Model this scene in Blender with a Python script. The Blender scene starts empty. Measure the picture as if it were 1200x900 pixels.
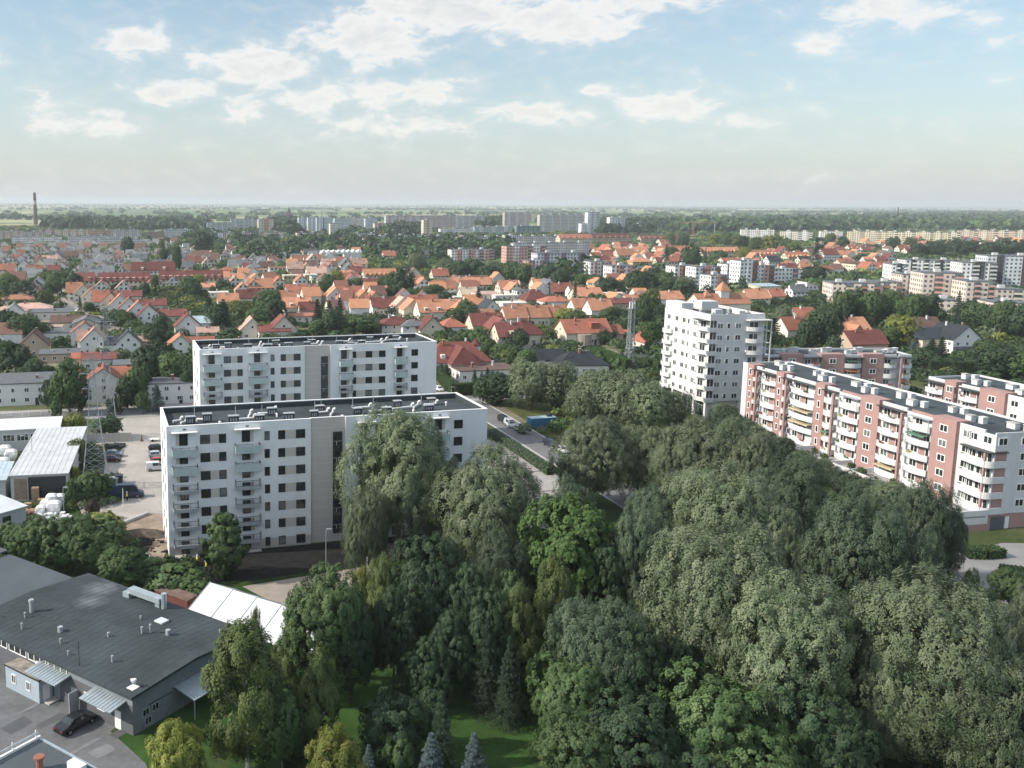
import bpy, math, random
import numpy as np
from mathutils import Vector, Matrix
R = math.radians
SC = bpy.context.scene
COL = SC.collection
# ------------------------------------------------------------------ camera, light, exposure
FX, CX, CY, PITCH, ROLL, H = 1093.275, 406.368, 400.946, R(8.512), R(0.259), 57.0
W0, H0 = 1200.0, 900.0
cam = bpy.data.cameras.new('camera')
cam.sensor_width = 36.0
cam.lens = 36.0*FX/W0
cam.shift_x = (W0/2-CX)/W0
cam.shift_y = -(H0/2-CY)/W0
cam.clip_start = 0.5; cam.clip_end = 80000.0
camo = bpy.data.objects.new('camera', cam); COL.objects.link(camo)
camo.matrix_world = Matrix.Translation((0, 0, H)) @ Matrix.Rotation(R(90)-PITCH, 4, 'X') @ Matrix.Rotation(ROLL, 4, 'Z')
SC.camera = camo
SUN_AZ, SUN_EL = R(-100.0), R(34.0)          # azimuth measured from +Y, positive towards +X
sdir = Vector((math.sin(SUN_AZ)*math.cos(SUN_EL), math.cos(SUN_AZ)*math.cos(SUN_EL), math.sin(SUN_EL)))
sun = bpy.data.lights.new('sun', 'SUN'); sun.energy = 2.15; sun.angle = R(0.53); sun.color = (1.0, 0.92, 0.80)
suno = bpy.data.objects.new('sun', sun); COL.objects.link(suno)
suno.rotation_euler = sdir.to_track_quat('Z', 'Y').to_euler()
SC.view_settings.view_transform = 'Standard'; SC.view_settings.look = 'None'
SC.view_settings.gamma = 1.0; SC.view_settings.use_curve_mapping = False
SC.view_settings.exposure = 1.32
SKY_STRENGTH = 0.15
CLOUD = 0.385
HAZE_DENSITY = 9.0e-5
SC.cycles.use_denoising = True
SC.cycles.max_bounces = 5; SC.cycles.diffuse_bounces = 2; SC.cycles.glossy_bounces = 2
SC.cycles.transmission_bounces = 2; SC.cycles.volume_bounces = 0; SC.cycles.transparent_max_bounces = 4
SC.cycles.caustics_reflective = False; SC.cycles.caustics_refractive = False
SC.cycles.use_adaptive_sampling = True; SC.cycles.adaptive_threshold = 0.02

def at(u, v, z=0.0):
    """the place on the level z that the photograph shows at pixel u, v (1200 x 900)"""
    X, Y = u-CX, v-CY
    cr, sr = math.cos(ROLL), math.sin(ROLL)
    X, Y = X*cr+Y*sr, -X*sr+Y*cr
    cp, sp = math.cos(PITCH), math.sin(PITCH)
    dy = FX*cp-Y*sp; dz = -FX*sp-Y*cp
    t = (z-H)/dz
    return Vector((X*t, dy*t, z))
def proj(p):
    x, y, z = p[0], p[1], p[2]-H
    cp, sp = math.cos(PITCH), math.sin(PITCH)
    zc = y*cp-z*sp; up = y*sp+z*cp
    X, Y = FX*x/zc, -FX*up/zc
    cr, sr = math.cos(ROLL), math.sin(ROLL)
    return CX+X*cr-Y*sr, CY+X*sr+Y*cr, zc
GTH = R(14.97)                                # direction of the white blocks' fronts
def gdir(th): return Vector((math.cos(th), math.sin(th), 0))

# ------------------------------------------------------------------ world: daylight sky with clouds
world = bpy.data.worlds.new('World'); SC.world = world; world.use_nodes = True
nt = world.node_tree
for n in list(nt.nodes): nt.nodes.remove(n)
def wn(t, **kw):
    n = nt.nodes.new(t)
    for k, v in kw.items(): setattr(n, k, v)
    return n
def L(a, b): nt.links.new(a, b)
def wmath(op, a, b=None, clamp=False):
    n = wn('ShaderNodeMath', operation=op, use_clamp=clamp)
    for i, x in enumerate((a, b)):
        if x is None: continue
        if isinstance(x, (int, float)): n.inputs[i].default_value = x
        else: L(x, n.inputs[i])
    return n.outputs[0]
sky = wn('ShaderNodeTexSky', sky_type='NISHITA'); sky.sun_disc = False
sky.sun_elevation = SUN_EL; sky.sun_rotation = SUN_AZ; sky.altitude = 60
sky.air_density = 1.0; sky.dust_density = 1.0; sky.ozone_density = 2.0
tc = wn('ShaderNodeTexCoord'); sep = wn('ShaderNodeSeparateXYZ'); L(tc.outputs['Generated'], sep.inputs[0])
az = wmath('ARCTAN2', sep.outputs[0], sep.outputs[1]); el = wmath('ARCSINE', sep.outputs[2])
azd = wmath('MULTIPLY', az, 57.2958); eld = wmath('MULTIPLY', el, 57.2958)
cv = wn('ShaderNodeCombineXYZ'); L(wmath('MULTIPLY', azd, 0.16), cv.inputs[0]); L(wmath('MULTIPLY', eld, 0.34), cv.inputs[1])
def noise(vec, scale, detail, rough, dist=0.0):
    n = wn('ShaderNodeTexNoise'); n.inputs['Scale'].default_value = scale; n.inputs['Detail'].default_value = detail
    n.inputs['Roughness'].default_value = rough; n.inputs['Distortion'].default_value = dist
    L(vec, n.inputs['Vector']); return n.outputs['Fac']
n1 = noise(cv.outputs[0], 3.0, 8.0, 0.60, 0.35)
n2 = noise(cv.outputs[0], 0.8, 3.0, 0.5)
# cloud banks: azimuth, elevation (degrees), half widths, weight
BANKS = [(-12.6, 9.0, 2.3, .8, .85), (-20.8, 8.0, .9, .8, .7), (-15.5, 4.7, 3.2, .9, .55), (-9.0, 6.7, 1.4, .6, .75), (-5.2, 7.9, 3.0, 1.1, 1.05), (-10.5, 6.3, 1.8, .7, .9), (-2.0, 6.0, 2.2, .8, .85), (-15.5, 4.3, 2.6, .8, .7),
         (1.5, 9.7, 3.2, 1.5, 1.05), (6.0, 11.3, 4.4, 1.5, 1.1), (12.5, 10.4, 4.2, 1.2, .95), (17.0, 11.5, 4.4, .9, .95), (-6.5, 5.4, 1.7, .8, .75), (3.5, 6.5, 3.4, .8, .9), (2.0, 4.6, 5.0, .8, .62),
         (11.0, 5.2, 3.6, .7, .78), (18.5, 5.6, 2.6, .9, .85), (22.0, 4.6, 1.7, .6, .65), (14.2, 6.5, 0.8, .3, .7), (26.2, 8.4, 1.3, .55, .95), (29.5, 9.8, 2.4, .8, .9),
         (27.6, 12.4, 2.6, .6, .85), (33.0, 9.0, 1.2, .5, .7), (35.5, 8.0, 2.0, .5, .6), (25.7, 5.2, .8, .5, .5)]
m = None
for (A, E_, ra, re, w_) in BANKS:
    # quadratic falloff mask
    da = wmath('POWER', wmath('DIVIDE', wmath('SUBTRACT', azd, A), ra), 2.0)
    de = wmath('POWER', wmath('DIVIDE', wmath('SUBTRACT', eld, E_), re), 2.0)
    g = wmath('MULTIPLY', wmath('EXPONENT', wmath('MULTIPLY', wmath('ADD', da, de), -0.62)), w_)
    m = g if m is None else wmath('MAXIMUM', m, g)
dens = wmath('ADD', wmath('MULTIPLY', m, 0.62), wmath('ADD', wmath('MULTIPLY', n1, 1.25), wmath('MULTIPLY', n2, 0.3)))
up = wn('ShaderNodeMapRange', interpolation_type='SMOOTHSTEP'); L(eld, up.inputs[0]); up.inputs[1].default_value = 14; up.inputs[2].default_value = 24; up.inputs[3].default_value = 0; up.inputs[4].default_value = .34
dens = wmath('ADD', dens, up.outputs[0])  # cloud cover added overhead, out of view, to raise and whiten the ambient light
mr = wn('ShaderNodeMapRange', interpolation_type='SMOOTHSTEP'); L(dens, mr.inputs[0])
mr.inputs[1].default_value = .90; mr.inputs[2].default_value = 1.27; mr.inputs[3].default_value = 0; mr.inputs[4].default_value = .92
vl = wn('ShaderNodeMapRange', interpolation_type='SMOOTHSTEP'); L(dens, vl.inputs[0]); vl.inputs[1].default_value = .70; vl.inputs[2].default_value = 1.15; vl.inputs[3].default_value = 0; vl.inputs[4].default_value = .24
mask = wmath('MULTIPLY', wmath('MAXIMUM', mr.outputs[0], vl.outputs[0]), wmath('GREATER_THAN', sep.outputs[2], 0.0))
# thick middles of the clouds are greyer than their rims
crmp = wn('ShaderNodeMapRange'); L(wmath('SUBTRACT', dens, wmath('MULTIPLY', n2, 0.2)), crmp.inputs[0])
crmp.inputs[1].default_value = 1.10; crmp.inputs[2].default_value = 1.48
cmix = wn('ShaderNodeMix', data_type='RGBA'); L(crmp.outputs[0], cmix.inputs['Factor'])
cmix.inputs['A'].default_value = (1.0, .985, .955, 1); cmix.inputs['B'].default_value = (.78, .80, .81, 1)
cb = wn('ShaderNodeBackground'); L(cmix.outputs['Result'], cb.inputs[0]); cb.inputs[1].default_value = CLOUD
tint = wn('ShaderNodeMix', data_type='RGBA', blend_type='MULTIPLY'); tint.inputs['Factor'].default_value = 1.0
L(sky.outputs[0], tint.inputs['A']); hi = wn('ShaderNodeMapRange', interpolation_type='SMOOTHSTEP'); L(eld, hi.inputs[0]); hi.inputs[1].default_value = 11; hi.inputs[2].default_value = 30
tcol = wn('ShaderNodeMix', data_type='RGBA'); L(hi.outputs[0], tcol.inputs['Factor']); tcol.inputs['A'].default_value = (.43, .455, .425, 1); tcol.inputs['B'].default_value = (1.0, .98, .92, 1)
L(tcol.outputs['Result'], tint.inputs['B'])
sb = wn('ShaderNodeBackground'); L(tint.outputs['Result'], sb.inputs[0]); sb.inputs[1].default_value = SKY_STRENGTH
# thick air low over the plain: the sky pales towards the horizon
pale = wn('ShaderNodeBackground'); pale.inputs[0].default_value = (.388, .402, .415, 1); pale.inputs[1].default_value = .69
pf = wmath('MULTIPLY', wmath('EXPONENT', wmath('MULTIPLY', wmath('MAXIMUM', eld, 0.0), -0.13)), 0.95)
mp_ = wn('ShaderNodeMixShader'); L(pf, mp_.inputs[0]); L(sb.outputs[0], mp_.inputs[1]); L(pale.outputs[0], mp_.inputs[2])
mx = wn('ShaderNodeMixShader'); L(mask, mx.inputs[0]); L(mp_.outputs[0], mx.inputs[1]); L(cb.outputs[0], mx.inputs[2])
wo = wn('ShaderNodeOutputWorld'); L(mx.outputs[0], wo.inputs[0])

# ------------------------------------------------------------------ materials
MATS = {}
def mat(name, col=(.5, .5, .5), rough=.8, spec=.3, metal=0.0, var=0.12, scale=.6, var2=0.0, scale2=8.0, objcol=False, objvar=0.0, stretch=None, bump=0.0):
    """a surface whose base colour wanders a little with position (stains, wear); objcol: the object's own paint colour"""
    if name in MATS: return MATS[name]
    m = bpy.data.materials.new(name); m.use_nodes = True; t = m.node_tree; b = t.nodes['Principled BSDF']
    b.inputs['Roughness'].default_value = rough; b.inputs['Specular IOR Level'].default_value = spec; b.inputs['Metallic'].default_value = metal
    if objcol:
        oi = t.nodes.new('ShaderNodeObjectInfo'); src = oi.outputs['Color']
    else:
        rgb = t.nodes.new('ShaderNodeRGB'); rgb.outputs[0].default_value = (*col, 1); src = rgb.outputs[0]
    g = t.nodes.new('ShaderNodeNewGeometry'); vec = g.outputs['Position']
    if stretch:
        mp = t.nodes.new('ShaderNodeMapping'); mp.inputs['Scale'].default_value = stretch; t.links.new(vec, mp.inputs[0]); vec = mp.outputs[0]
    fac = None
    for (a, s) in ((var, scale), (var2, scale2)):
        if a <= 0: continue
        n = t.nodes.new('ShaderNodeTexNoise'); n.inputs['Scale'].default_value = s; n.inputs['Detail'].default_value = 4; n.inputs['Roughness'].default_value = .6
        t.links.new(vec, n.inputs['Vector'])
        r = t.nodes.new('ShaderNodeMapRange'); r.inputs[1].default_value = .3; r.inputs[2].default_value = .7
        r.inputs[3].default_value = 1-a; r.inputs[4].default_value = 1+a; t.links.new(n.outputs['Fac'], r.inputs[0])
        if fac is None: fac = r.outputs[0]
        else:
            q = t.nodes.new('ShaderNodeMath'); q.operation = 'MULTIPLY'; t.links.new(fac, q.inputs[0]); t.links.new(r.outputs[0], q.inputs[1]); fac = q.outputs[0]
    if objvar:
        oi2 = t.nodes.new('ShaderNodeObjectInfo'); r = t.nodes.new('ShaderNodeMapRange'); r.inputs[3].default_value = 1-objvar; r.inputs[4].default_value = 1+objvar
        t.links.new(oi2.outputs['Random'], r.inputs[0])
        if fac is None: fac = r.outputs[0]
        else:
            q = t.nodes.new('ShaderNodeMath'); q.operation = 'MULTIPLY'; t.links.new(fac, q.inputs[0]); t.links.new(r.outputs[0], q.inputs[1]); fac = q.outputs[0]
    if fac is not None:
        v = t.nodes.new('ShaderNodeVectorMath'); v.operation = 'SCALE'; t.links.new(src, v.inputs[0]); t.links.new(fac, v.inputs['Scale']); src = v.outputs[0]
    t.links.new(src, b.inputs['Base Color'])
    if bump:
        n = t.nodes.new('ShaderNodeTexNoise'); n.inputs['Scale'].default_value = 14; n.inputs['Detail'].default_value = 3; t.links.new(vec, n.inputs['Vector'])
        bn = t.nodes.new('ShaderNodeBump'); bn.inputs['Strength'].default_value = bump; bn.inputs['Distance'].default_value = .05
        t.links.new(n.outputs['Fac'], bn.inputs['Height']); t.links.new(bn.outputs[0], b.inputs['Normal'])
    MATS[name] = m; return m
def glassmat(name, col, rough=.06):
    if name in MATS: return MATS[name]
    m = mat(name, col, rough=rough, spec=.8, var=.35, scale=.35); return m
white_wall = mat('white_render', (.74, .755, .76), .9, .2, var=.05, scale=.35, var2=.03, scale2=1.3, stretch=(1, 1, .16))
flat_white = mat('weathered_white_render', (.58, .59, .595), .9, .2, var=.08, scale=.4, var2=.05, scale2=1.2, stretch=(1, 1, .2))
beige_wall = mat('beige_render', (.52, .49, .45), .9, .2, var=.03, scale=.4)
pink_wall = mat('pink_render', (.36, .225, .208), .9, .2, var=.08, scale=.3)
white_old = mat('aged_white_render', (.58, .585, .58), .9, .2, var=.06, scale=.35, stretch=(1, 1, .3))
roof_felt = mat('roof_felt', (.046, .058, .064), .85, .25, var=.30, scale=.16, var2=.10, scale2=1.4)
roof_felt_light = mat('pale_roof_felt', (.075, .09, .10), .85, .25, var=.15, scale=.2, stretch=(1, .3, 1))
dark_metal = mat('dark_metal', (.03, .034, .038), .5, .4, var=.1)
grey_metal = mat('grey_metal', (.33, .35, .36), .5, .4, var=.08)
zinc = mat('zinc_sheet', (.36, .42, .45), .4, .5, metal=.3, var=.1, scale=1.2)
white_metal = mat('white_metal', (.78, .78, .77), .5, .4, var=.04)
glass = glassmat('window_glass', (.022, .03, .034))
glass_curtain = mat('curtained_glass', (.13, .145, .15), .25, .7, var=.6, scale=.5)
frosted = mat('frosted_glass', (.42, .51, .50), .22, .6, var=.06, scale=.8)
concrete = mat('concrete', (.40, .39, .37), .9, .2, var=.12, scale=.8)
asphalt = mat('asphalt', (.135, .14, .145), .92, .2, var=.22, scale=.22, var2=.12, scale2=1.4)
road_asphalt = mat('road_asphalt', (.16, .16, .16), .92, .2, var=.10, scale=.15, var2=.05, scale2=2)
paving = mat('paving', (.33, .315, .30), .92, .2, var=.09, scale=.35, var2=.06, scale2=4)
lot_gravel = mat('gravel_yard', (.36, .335, .305), .95, .15, var=.16, scale=.13, var2=.10, scale2=1.1)
soil = mat('dark_soil', (.020, .0195, .020), .97, .1, var=.35, scale=.5, var2=.3, scale2=4, bump=1.0)
sand = mat('sandy_soil', (.27, .215, .165), .97, .1, var=.25, scale=.35, var2=.15, scale2=3, bump=.6)
wood = mat('pallet_wood', (.36, .25, .17), .9, .1, var=.2, scale=2)
tent_cloth = mat('tent_cloth', (.58, .60, .62), .6, .3, var=.02, scale=.4)
house_wall = mat('house_render', objcol=True, rough=.9, spec=.15, var=.05, scale=.4)
roof_tile = mat('roof_tiles', objcol=True, rough=.8, spec=.25, var=.2, scale=.35, var2=.16, scale2=2.5, objvar=.26)
flat_roof = mat('flat_roof_sheet', objcol=True, rough=.75, spec=.3, var=.12, scale=.4)
paint = mat('car_paint', objcol=True, rough=.25, spec=.6, var=.0)
tyre = mat('tyre_rubber', (.015, .015, .016), .8, .2, var=0)
rim_m = mat('wheel_rim', (.35, .36, .37), .35, .5, metal=.6, var=0)
lamp_red = mat('tail_lamp', (.25, .015, .012), .3, .5, var=0)
lamp_white = mat('head_lamp', (.7, .72, .72), .15, .6, var=0)
bark = mat('bark', (.085, .07, .055), .95, .1, var=.3, scale=3)
birch_bark = mat('birch_bark', (.45, .43, .40), .9, .1, var=.4, scale=2.5)
brick = mat('chimney_brick', (.30, .13, .09), .9, .15, var=.15, scale=3)
kerb_m = mat('kerb_stone', (.42, .41, .40), .9, .15, var=.1, scale=1)

def window_grid_mat():
    """rendered wall of a far block, its windows as a surface pattern along the wall's own metres (UV)"""
    m = bpy.data.materials.new('windowed_wall'); m.use_nodes = True; t = m.node_tree; b = t.nodes['Principled BSDF']
    b.inputs['Roughness'].default_value = .8; b.inputs['Specular IOR Level'].default_value = .2
    uv = t.nodes.new('ShaderNodeUVMap'); s = t.nodes.new('ShaderNodeSeparateXYZ'); t.links.new(uv.outputs[0], s.inputs[0])
    def M(op, a, c, **k):
        n = t.nodes.new('ShaderNodeMath'); n.operation = op
        for i, x in enumerate((a, c)):
            if isinstance(x, (int, float)): n.inputs[i].default_value = x
            elif x is not None: t.links.new(x, n.inputs[i])
        return n.outputs[0]
    def band(x, period, lo, hi):
        f = M('FRACT', M('DIVIDE', x, period), None)
        return M('MULTIPLY', M('GREATER_THAN', f, lo), M('LESS_THAN', f, hi))
    win = M('MULTIPLY', band(s.outputs[0], 2.9, .28, .76), band(s.outputs[1], 2.8, .34, .84))
    oi = t.nodes.new('ShaderNodeObjectInfo')
    g = t.nodes.new('ShaderNodeNewGeometry'); n = t.nodes.new('ShaderNodeTexNoise'); n.inputs['Scale'].default_value = .12
    t.links.new(g.outputs['Position'], n.inputs['Vector'])
    r = t.nodes.new('ShaderNodeMapRange'); r.inputs[1].default_value = .3; r.inputs[2].default_value = .7; r.inputs[3].default_value = .88; r.inputs[4].default_value = 1.08
    t.links.new(n.outputs['Fac'], r.inputs[0])
    v = t.nodes.new('ShaderNodeVectorMath'); v.operation = 'SCALE'; t.links.new(oi.outputs['Color'], v.inputs[0]); t.links.new(r.outputs[0], v.inputs['Scale'])
    mx = t.nodes.new('ShaderNodeMix'); mx.data_type = 'RGBA'; t.links.new(win, mx.inputs['Factor']); t.links.new(v.outputs[0], mx.inputs['A']); mx.inputs['B'].default_value = (.10, .11, .12, 1)
    t.links.new(mx.outputs['Result'], b.inputs['Base Color']); return m
windowed = window_grid_mat()

def leaf_mat(name, base, alt, sil, transl=.25, rough=.6):
    """leaves: two greens and a third tint picked per leaf (attribute), varied from plant to plant"""
    m = bpy.data.materials.new(name); m.use_nodes = True; t = m.node_tree
    b = t.nodes['Principled BSDF']; b.inputs['Roughness'].default_value = rough; b.inputs['Specular IOR Level'].default_value = .25
    a = t.nodes.new('ShaderNodeAttribute'); a.attribute_name = 'tint'
    cr = t.nodes.new('ShaderNodeValToRGB'); e = cr.color_ramp.elements
    e[0].position = .15; e[0].color = (*base, 1); e[1].position = .95; e[1].color = (*sil, 1)
    x = e.new(.55); x.color = (*alt, 1)
    t.links.new(a.outputs['Fac'], cr.inputs[0])
    oi = t.nodes.new('ShaderNodeObjectInfo'); r = t.nodes.new('ShaderNodeMapRange'); r.inputs[3].default_value = .78; r.inputs[4].default_value = 1.22
    t.links.new(oi.outputs['Random'], r.inputs[0])
    v = t.nodes.new('ShaderNodeVectorMath'); v.operation = 'SCALE'; t.links.new(cr.outputs[0], v.inputs[0]); t.links.new(r.outputs[0], v.inputs['Scale'])
    t.links.new(v.outputs[0], b.inputs['Base Color'])
    tr = t.nodes.new('ShaderNodeBsdfTranslucent'); t.links.new(v.outputs[0], tr.inputs[0])
    ms = t.nodes.new('ShaderNodeMixShader'); ms.inputs[0].default_value = transl
    t.links.new(b.outputs[0], ms.inputs[1]); t.links.new(tr.outputs[0], ms.inputs[2])
    t.links.new(ms.outputs[0], t.nodes['Material Output'].inputs[0]); return m
LEAF = {
    'willow': leaf_mat('willow_leaves', (.082, .13, .064), (.162, .205, .115), (.26, .295, .185), .33),
    'willow_dark': leaf_mat('dark_willow_leaves', (.045, .080, .048), (.085, .124, .072), (.145, .18, .11), .33),
    'green': leaf_mat('broad_leaves', (.042, .084, .032), (.076, .128, .046), (.115, .165, .064)),
    'maple': leaf_mat('maple_leaves', (.045, .098, .026), (.075, .142, .036), (.115, .185, .055), .33),
    'dark': leaf_mat('dark_leaves', (.026, .054, .027), (.048, .085, .040), (.078, .118, .058)),
    'birch': leaf_mat('birch_leaves', (.06, .09, .03), (.095, .135, .042), (.15, .175, .06), .3),
    'yellow': leaf_mat('yellowing_leaves', (.115, .15, .03), (.19, .22, .045), (.27, .275, .07), .3),
    'conifer': leaf_mat('conifer_needles', (.018, .038, .022), (.03, .056, .032), (.055, .08, .044), .08),
    'blue': leaf_mat('blue_spruce_needles', (.05, .085, .085), (.09, .13, .13), (.15, .19, .185), .08),
    'brown': leaf_mat('dull_brown_leaves', (.035, .03, .022), (.06, .045, .03), (.09, .07, .045)),
}

# ------------------------------------------------------------------ mesh and object helpers
def tag(o, label=None, cat=None, group=None, kind=None):
    if label: o['label'] = label
    if cat: o['category'] = cat
    if group: o['group'] = group
    if kind: o['kind'] = kind
    return o
def thing(name, label, cat, loc=(0, 0, 0), rz=0.0, group=None):
    o = bpy.data.objects.new(name, None); COL.objects.link(o); o.location = loc; o.rotation_euler = (0, 0, rz)
    o.empty_display_size = .1
    return tag(o, label, cat, group)
class MB:
    """collects boxes, prisms and tubes into one mesh; each face carries its own metres as UV"""
    def __init__(s): s.v = []; s.f = []; s.m = []
    def face(s, pts, m=0):
        i = len(s.v); s.v += [tuple(p) for p in pts]; s.f.append(tuple(range(i, i+len(pts)))); s.m.append(m)
    def hexa(s, p, m=0, top=None, bottom=None):
        # p: eight corners, bottom four counter-clockwise then top four
        q = lambda *k: [p[j] for j in k]
        s.face(q(3, 2, 1, 0), m if bottom is None else bottom); s.face(q(4, 5, 6, 7), m if top is None else top)
        for a, b in ((0, 1), (1, 2), (2, 3), (3, 0)): s.face(q(a, b, b+4, a+4), m)
        return s
    def box(s, x0, y0, z0, x1, y1, z1, m=0, top=None):
        if x0 > x1: x0, x1 = x1, x0
        if y0 > y1: y0, y1 = y1, y0
        return s.hexa([(x0, y0, z0), (x1, y0, z0), (x1, y1, z0), (x0, y1, z0), (x0, y0, z1), (x1, y0, z1), (x1, y1, z1), (x0, y1, z1)], m, top)
    def prism(s, poly, z0, z1, m=0, top=None):
        n = len(poly)
        s.face([(x, y, z1) for x, y in poly], m if top is None else top); s.face([(x, y, z0) for x, y in reversed(poly)], m)
        for i in range(n):
            (x0, y0), (x1, y1) = poly[i], poly[(i+1) % n]
            s.face([(x0, y0, z0), (x1, y1, z0), (x1, y1, z1), (x0, y0, z1)], m)
        return s
    def tube(s, a, b, r0, r1=None, n=6, m=0):
        a, b = Vector(a), Vector(b); r1 = r0 if r1 is None else r1
        d = (b-a)
        if d.length < 1e-6: return s
        d.normalize(); x = d.orthogonal().normalized(); y = d.cross(x)
        ra = [a+(x*math.cos(6.28319*i/n)+y*math.sin(6.28319*i/n))*r0 for i in range(n)]
        rb = [b+(x*math.cos(6.28319*i/n)+y*math.sin(6.28319*i/n))*r1 for i in range(n)]
        for i in range(n):
            j = (i+1) % n; s.face([ra[i], ra[j], rb[j], rb[i]], m)
        s.face(list(reversed(ra)), m); s.face(rb, m); return s
    def mesh(s, name, mats):
        me = bpy.data.meshes.new(name); me.from_pydata(s.v, [], s.f)
        for x in (mats if isinstance(mats, (list, tuple)) else [mats]): me.materials.append(x)
        me.polygons.foreach_set('material_index', s.m)
        uv = me.uv_layers.new(name='UVMap'); k = 0; co = np.zeros(2*sum(len(f) for f in s.f))
        for f in s.f:
            p0, p1, p2 = Vector(s.v[f[0]]), Vector(s.v[f[1]]), Vector(s.v[f[2]])
            n = (p1-p0).cross(p2-p0)
            hor = Vector((-n.y, n.x, 0)) if abs(n.z) < .7*n.length and n.length > 0 else None
            if hor is not None: hor.normalize()
            for i in f:
                p = s.v[i]
                if hor is None: co[k], co[k+1] = p[0]*0-.001, p[1]*0-.001
                else: co[k], co[k+1] = p[0]*hor.x+p[1]*hor.y, p[2]
                k += 2
        uv.data.foreach_set('uv', co); me.update(); return me
    def build(s, name, mats, parent=None, loc=(0, 0, 0), rz=0.0):
        return add(name, s.mesh(name, mats), parent, loc, rz)
def add(name, me, parent=None, loc=(0, 0, 0), rz=0.0, color=None, scale=None):
    o = bpy.data.objects.new(name, me); COL.objects.link(o)
    o.location = loc; o.rotation_euler = (0, 0, rz)
    if parent: o.parent = parent
    if color: o.color = (*color, 1)
    if scale: o.scale = scale
    return o
def copy_tree(o, parent=None):
    c = o.copy(); COL.objects.link(c)
    if parent: c.parent = parent
    for ch in list(o.children): copy_tree(ch, c)
    return c
def struct(name, poly, z, m, label=None):
    """a level sheet lying z above the ground"""
    b = MB(); b.face([(p[0], p[1], z) for p in poly]); o = b.build(name, m); return tag(o, label, None, None, 'structure')

# ------------------------------------------------------------------ the setting
def ground_mat():
    m = bpy.data.materials.new('ground_cover'); m.use_nodes = True; t = m.node_tree; b = t.nodes['Principled BSDF']
    b.inputs['Roughness'].default_value = .97; b.inputs['Specular IOR Level'].default_value = .1
    g = t.nodes.new('ShaderNodeNewGeometry'); pos = g.outputs['Position']
    def N(scale, det=4, stretch=None, kind='ShaderNodeTexNoise'):
        v = pos
        if stretch:
            mp = t.nodes.new('ShaderNodeMapping'); mp.inputs['Scale'].default_value = stretch; t.links.new(pos, mp.inputs[0]); v = mp.outputs[0]
        n = t.nodes.new(kind); n.inputs['Scale'].default_value = scale
        if kind == 'ShaderNodeTexNoise': n.inputs['Detail'].default_value = det
        t.links.new(v, n.inputs['Vector']); return n
    def ramp(src, stops):
        r = t.nodes.new('ShaderNodeValToRGB'); e = r.color_ramp.elements
        e[0].position, e[0].color = stops[0][0], (*stops[0][1], 1); e[1].position, e[1].color = stops[-1][0], (*stops[-1][1], 1)
        for p, c in stops[1:-1]: x = e.new(p); x.color = (*c, 1)
        t.links.new(src, r.inputs[0]); return r.outputs[0]
    def mix(f, a, c):
        x = t.nodes.new('ShaderNodeMix'); x.data_type = 'RGBA'; t.links.new(f, x.inputs['Factor']); t.links.new(a, x.inputs['A']); t.links.new(c, x.inputs['B']); return x.outputs['Result']
    near = ramp(N(.06, 6).outputs['Fac'], [(.3, (.020, .040, .012)), (.5, (.035, .062, .018)), (.62, (.06, .075, .028)), (.75, (.11, .10, .06))])
    town = ramp(N(.035, 6).outputs['Fac'], [(.3, (.05, .08, .028)), (.46, (.085, .105, .042)), (.56, (.16, .15, .10)), (.7, (.28, .255, .21))])
    cells = N(.0011, 4, (1.0, .62, 1), 'ShaderNodeTexVoronoi')
    sepc = t.nodes.new('ShaderNodeSeparateColor'); t.links.new(cells.outputs['Color'], sepc.inputs[0])
    fields = ramp(sepc.outputs[0], [(.0, (.09, .14, .065)), (.3, (.13, .20, .08)), (.5, (.26, .27, .13)), (.68, (.40, .36, .21)), (.8, (.16, .22, .09)), (1.0, (.46, .42, .26))])
    woods = ramp(N(.0016, 5, (1.0, 2.6, 1)).outputs['Fac'], [(.56, (0, 0, 0)), (.62, (1, 1, 1))])
    dk = t.nodes.new('ShaderNodeRGB'); dk.outputs[0].default_value = (.028, .05, .032, 1)
    far = mix(woods, fields, dk.outputs[0])
    ln = t.nodes.new('ShaderNodeVectorMath'); ln.operation = 'LENGTH'; t.links.new(pos, ln.inputs[0])
    def step(a, c):
        r = t.nodes.new('ShaderNodeMapRange'); r.inputs[1].default_value = a; r.inputs[2].default_value = c; t.links.new(ln.outputs['Value'], r.inputs[0]); return r.outputs[0]
    c = mix(step(215, 245), near, town); c = mix(step(2150, 2500), c, far)
    n2 = N(1.3, 3); r = t.nodes.new('ShaderNodeMapRange'); r.inputs[1].default_value = .3; r.inputs[2].default_value = .7; r.inputs[3].default_value = .75; r.inputs[4].default_value = 1.25
    t.links.new(n2.outputs['Fac'], r.inputs[0]); v = t.nodes.new('ShaderNodeVectorMath'); v.operation = 'SCALE'; t.links.new(c, v.inputs[0]); t.links.new(r.outputs[0], v.inputs['Scale'])
    t.links.new(v.outputs[0], b.inputs['Base Color']); return m
struct('ground', [(-30000, -500), (30000, -500), (30000, 60000), (-30000, 60000)], 0.0, ground_mat())
grass_m = mat('mown_grass', (.034, .072, .018), .95, .1, var=.35, scale=.25, var2=.25, scale2=2.5)
grass2_m = mat('rough_grass', (.085, .095, .035), .95, .1, var=.35, scale=.2, var2=.3, scale2=1.8)
def P(*uv): return [at(u, v) for u, v in uv]
struct('lawn', [(-12, 60), (48, 60), (48, 100), (26, 108), (4, 108), (-12, 100)], .02, grass_m)
struct('yard_asphalt', [(-48, 60), (-20, 60), (-16.5, 80), (-20.5, 88.3), (-25.5, 94), (-22, 101), (-55, 124), (-70, 110)], .03, asphalt)
struct('grass_strip', [(-24.5, 93), (-21.0, 88.3), (-17.0, 86), (-9, 96), (-8, 106), (-12, 108)], .025, grass_m)
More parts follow.
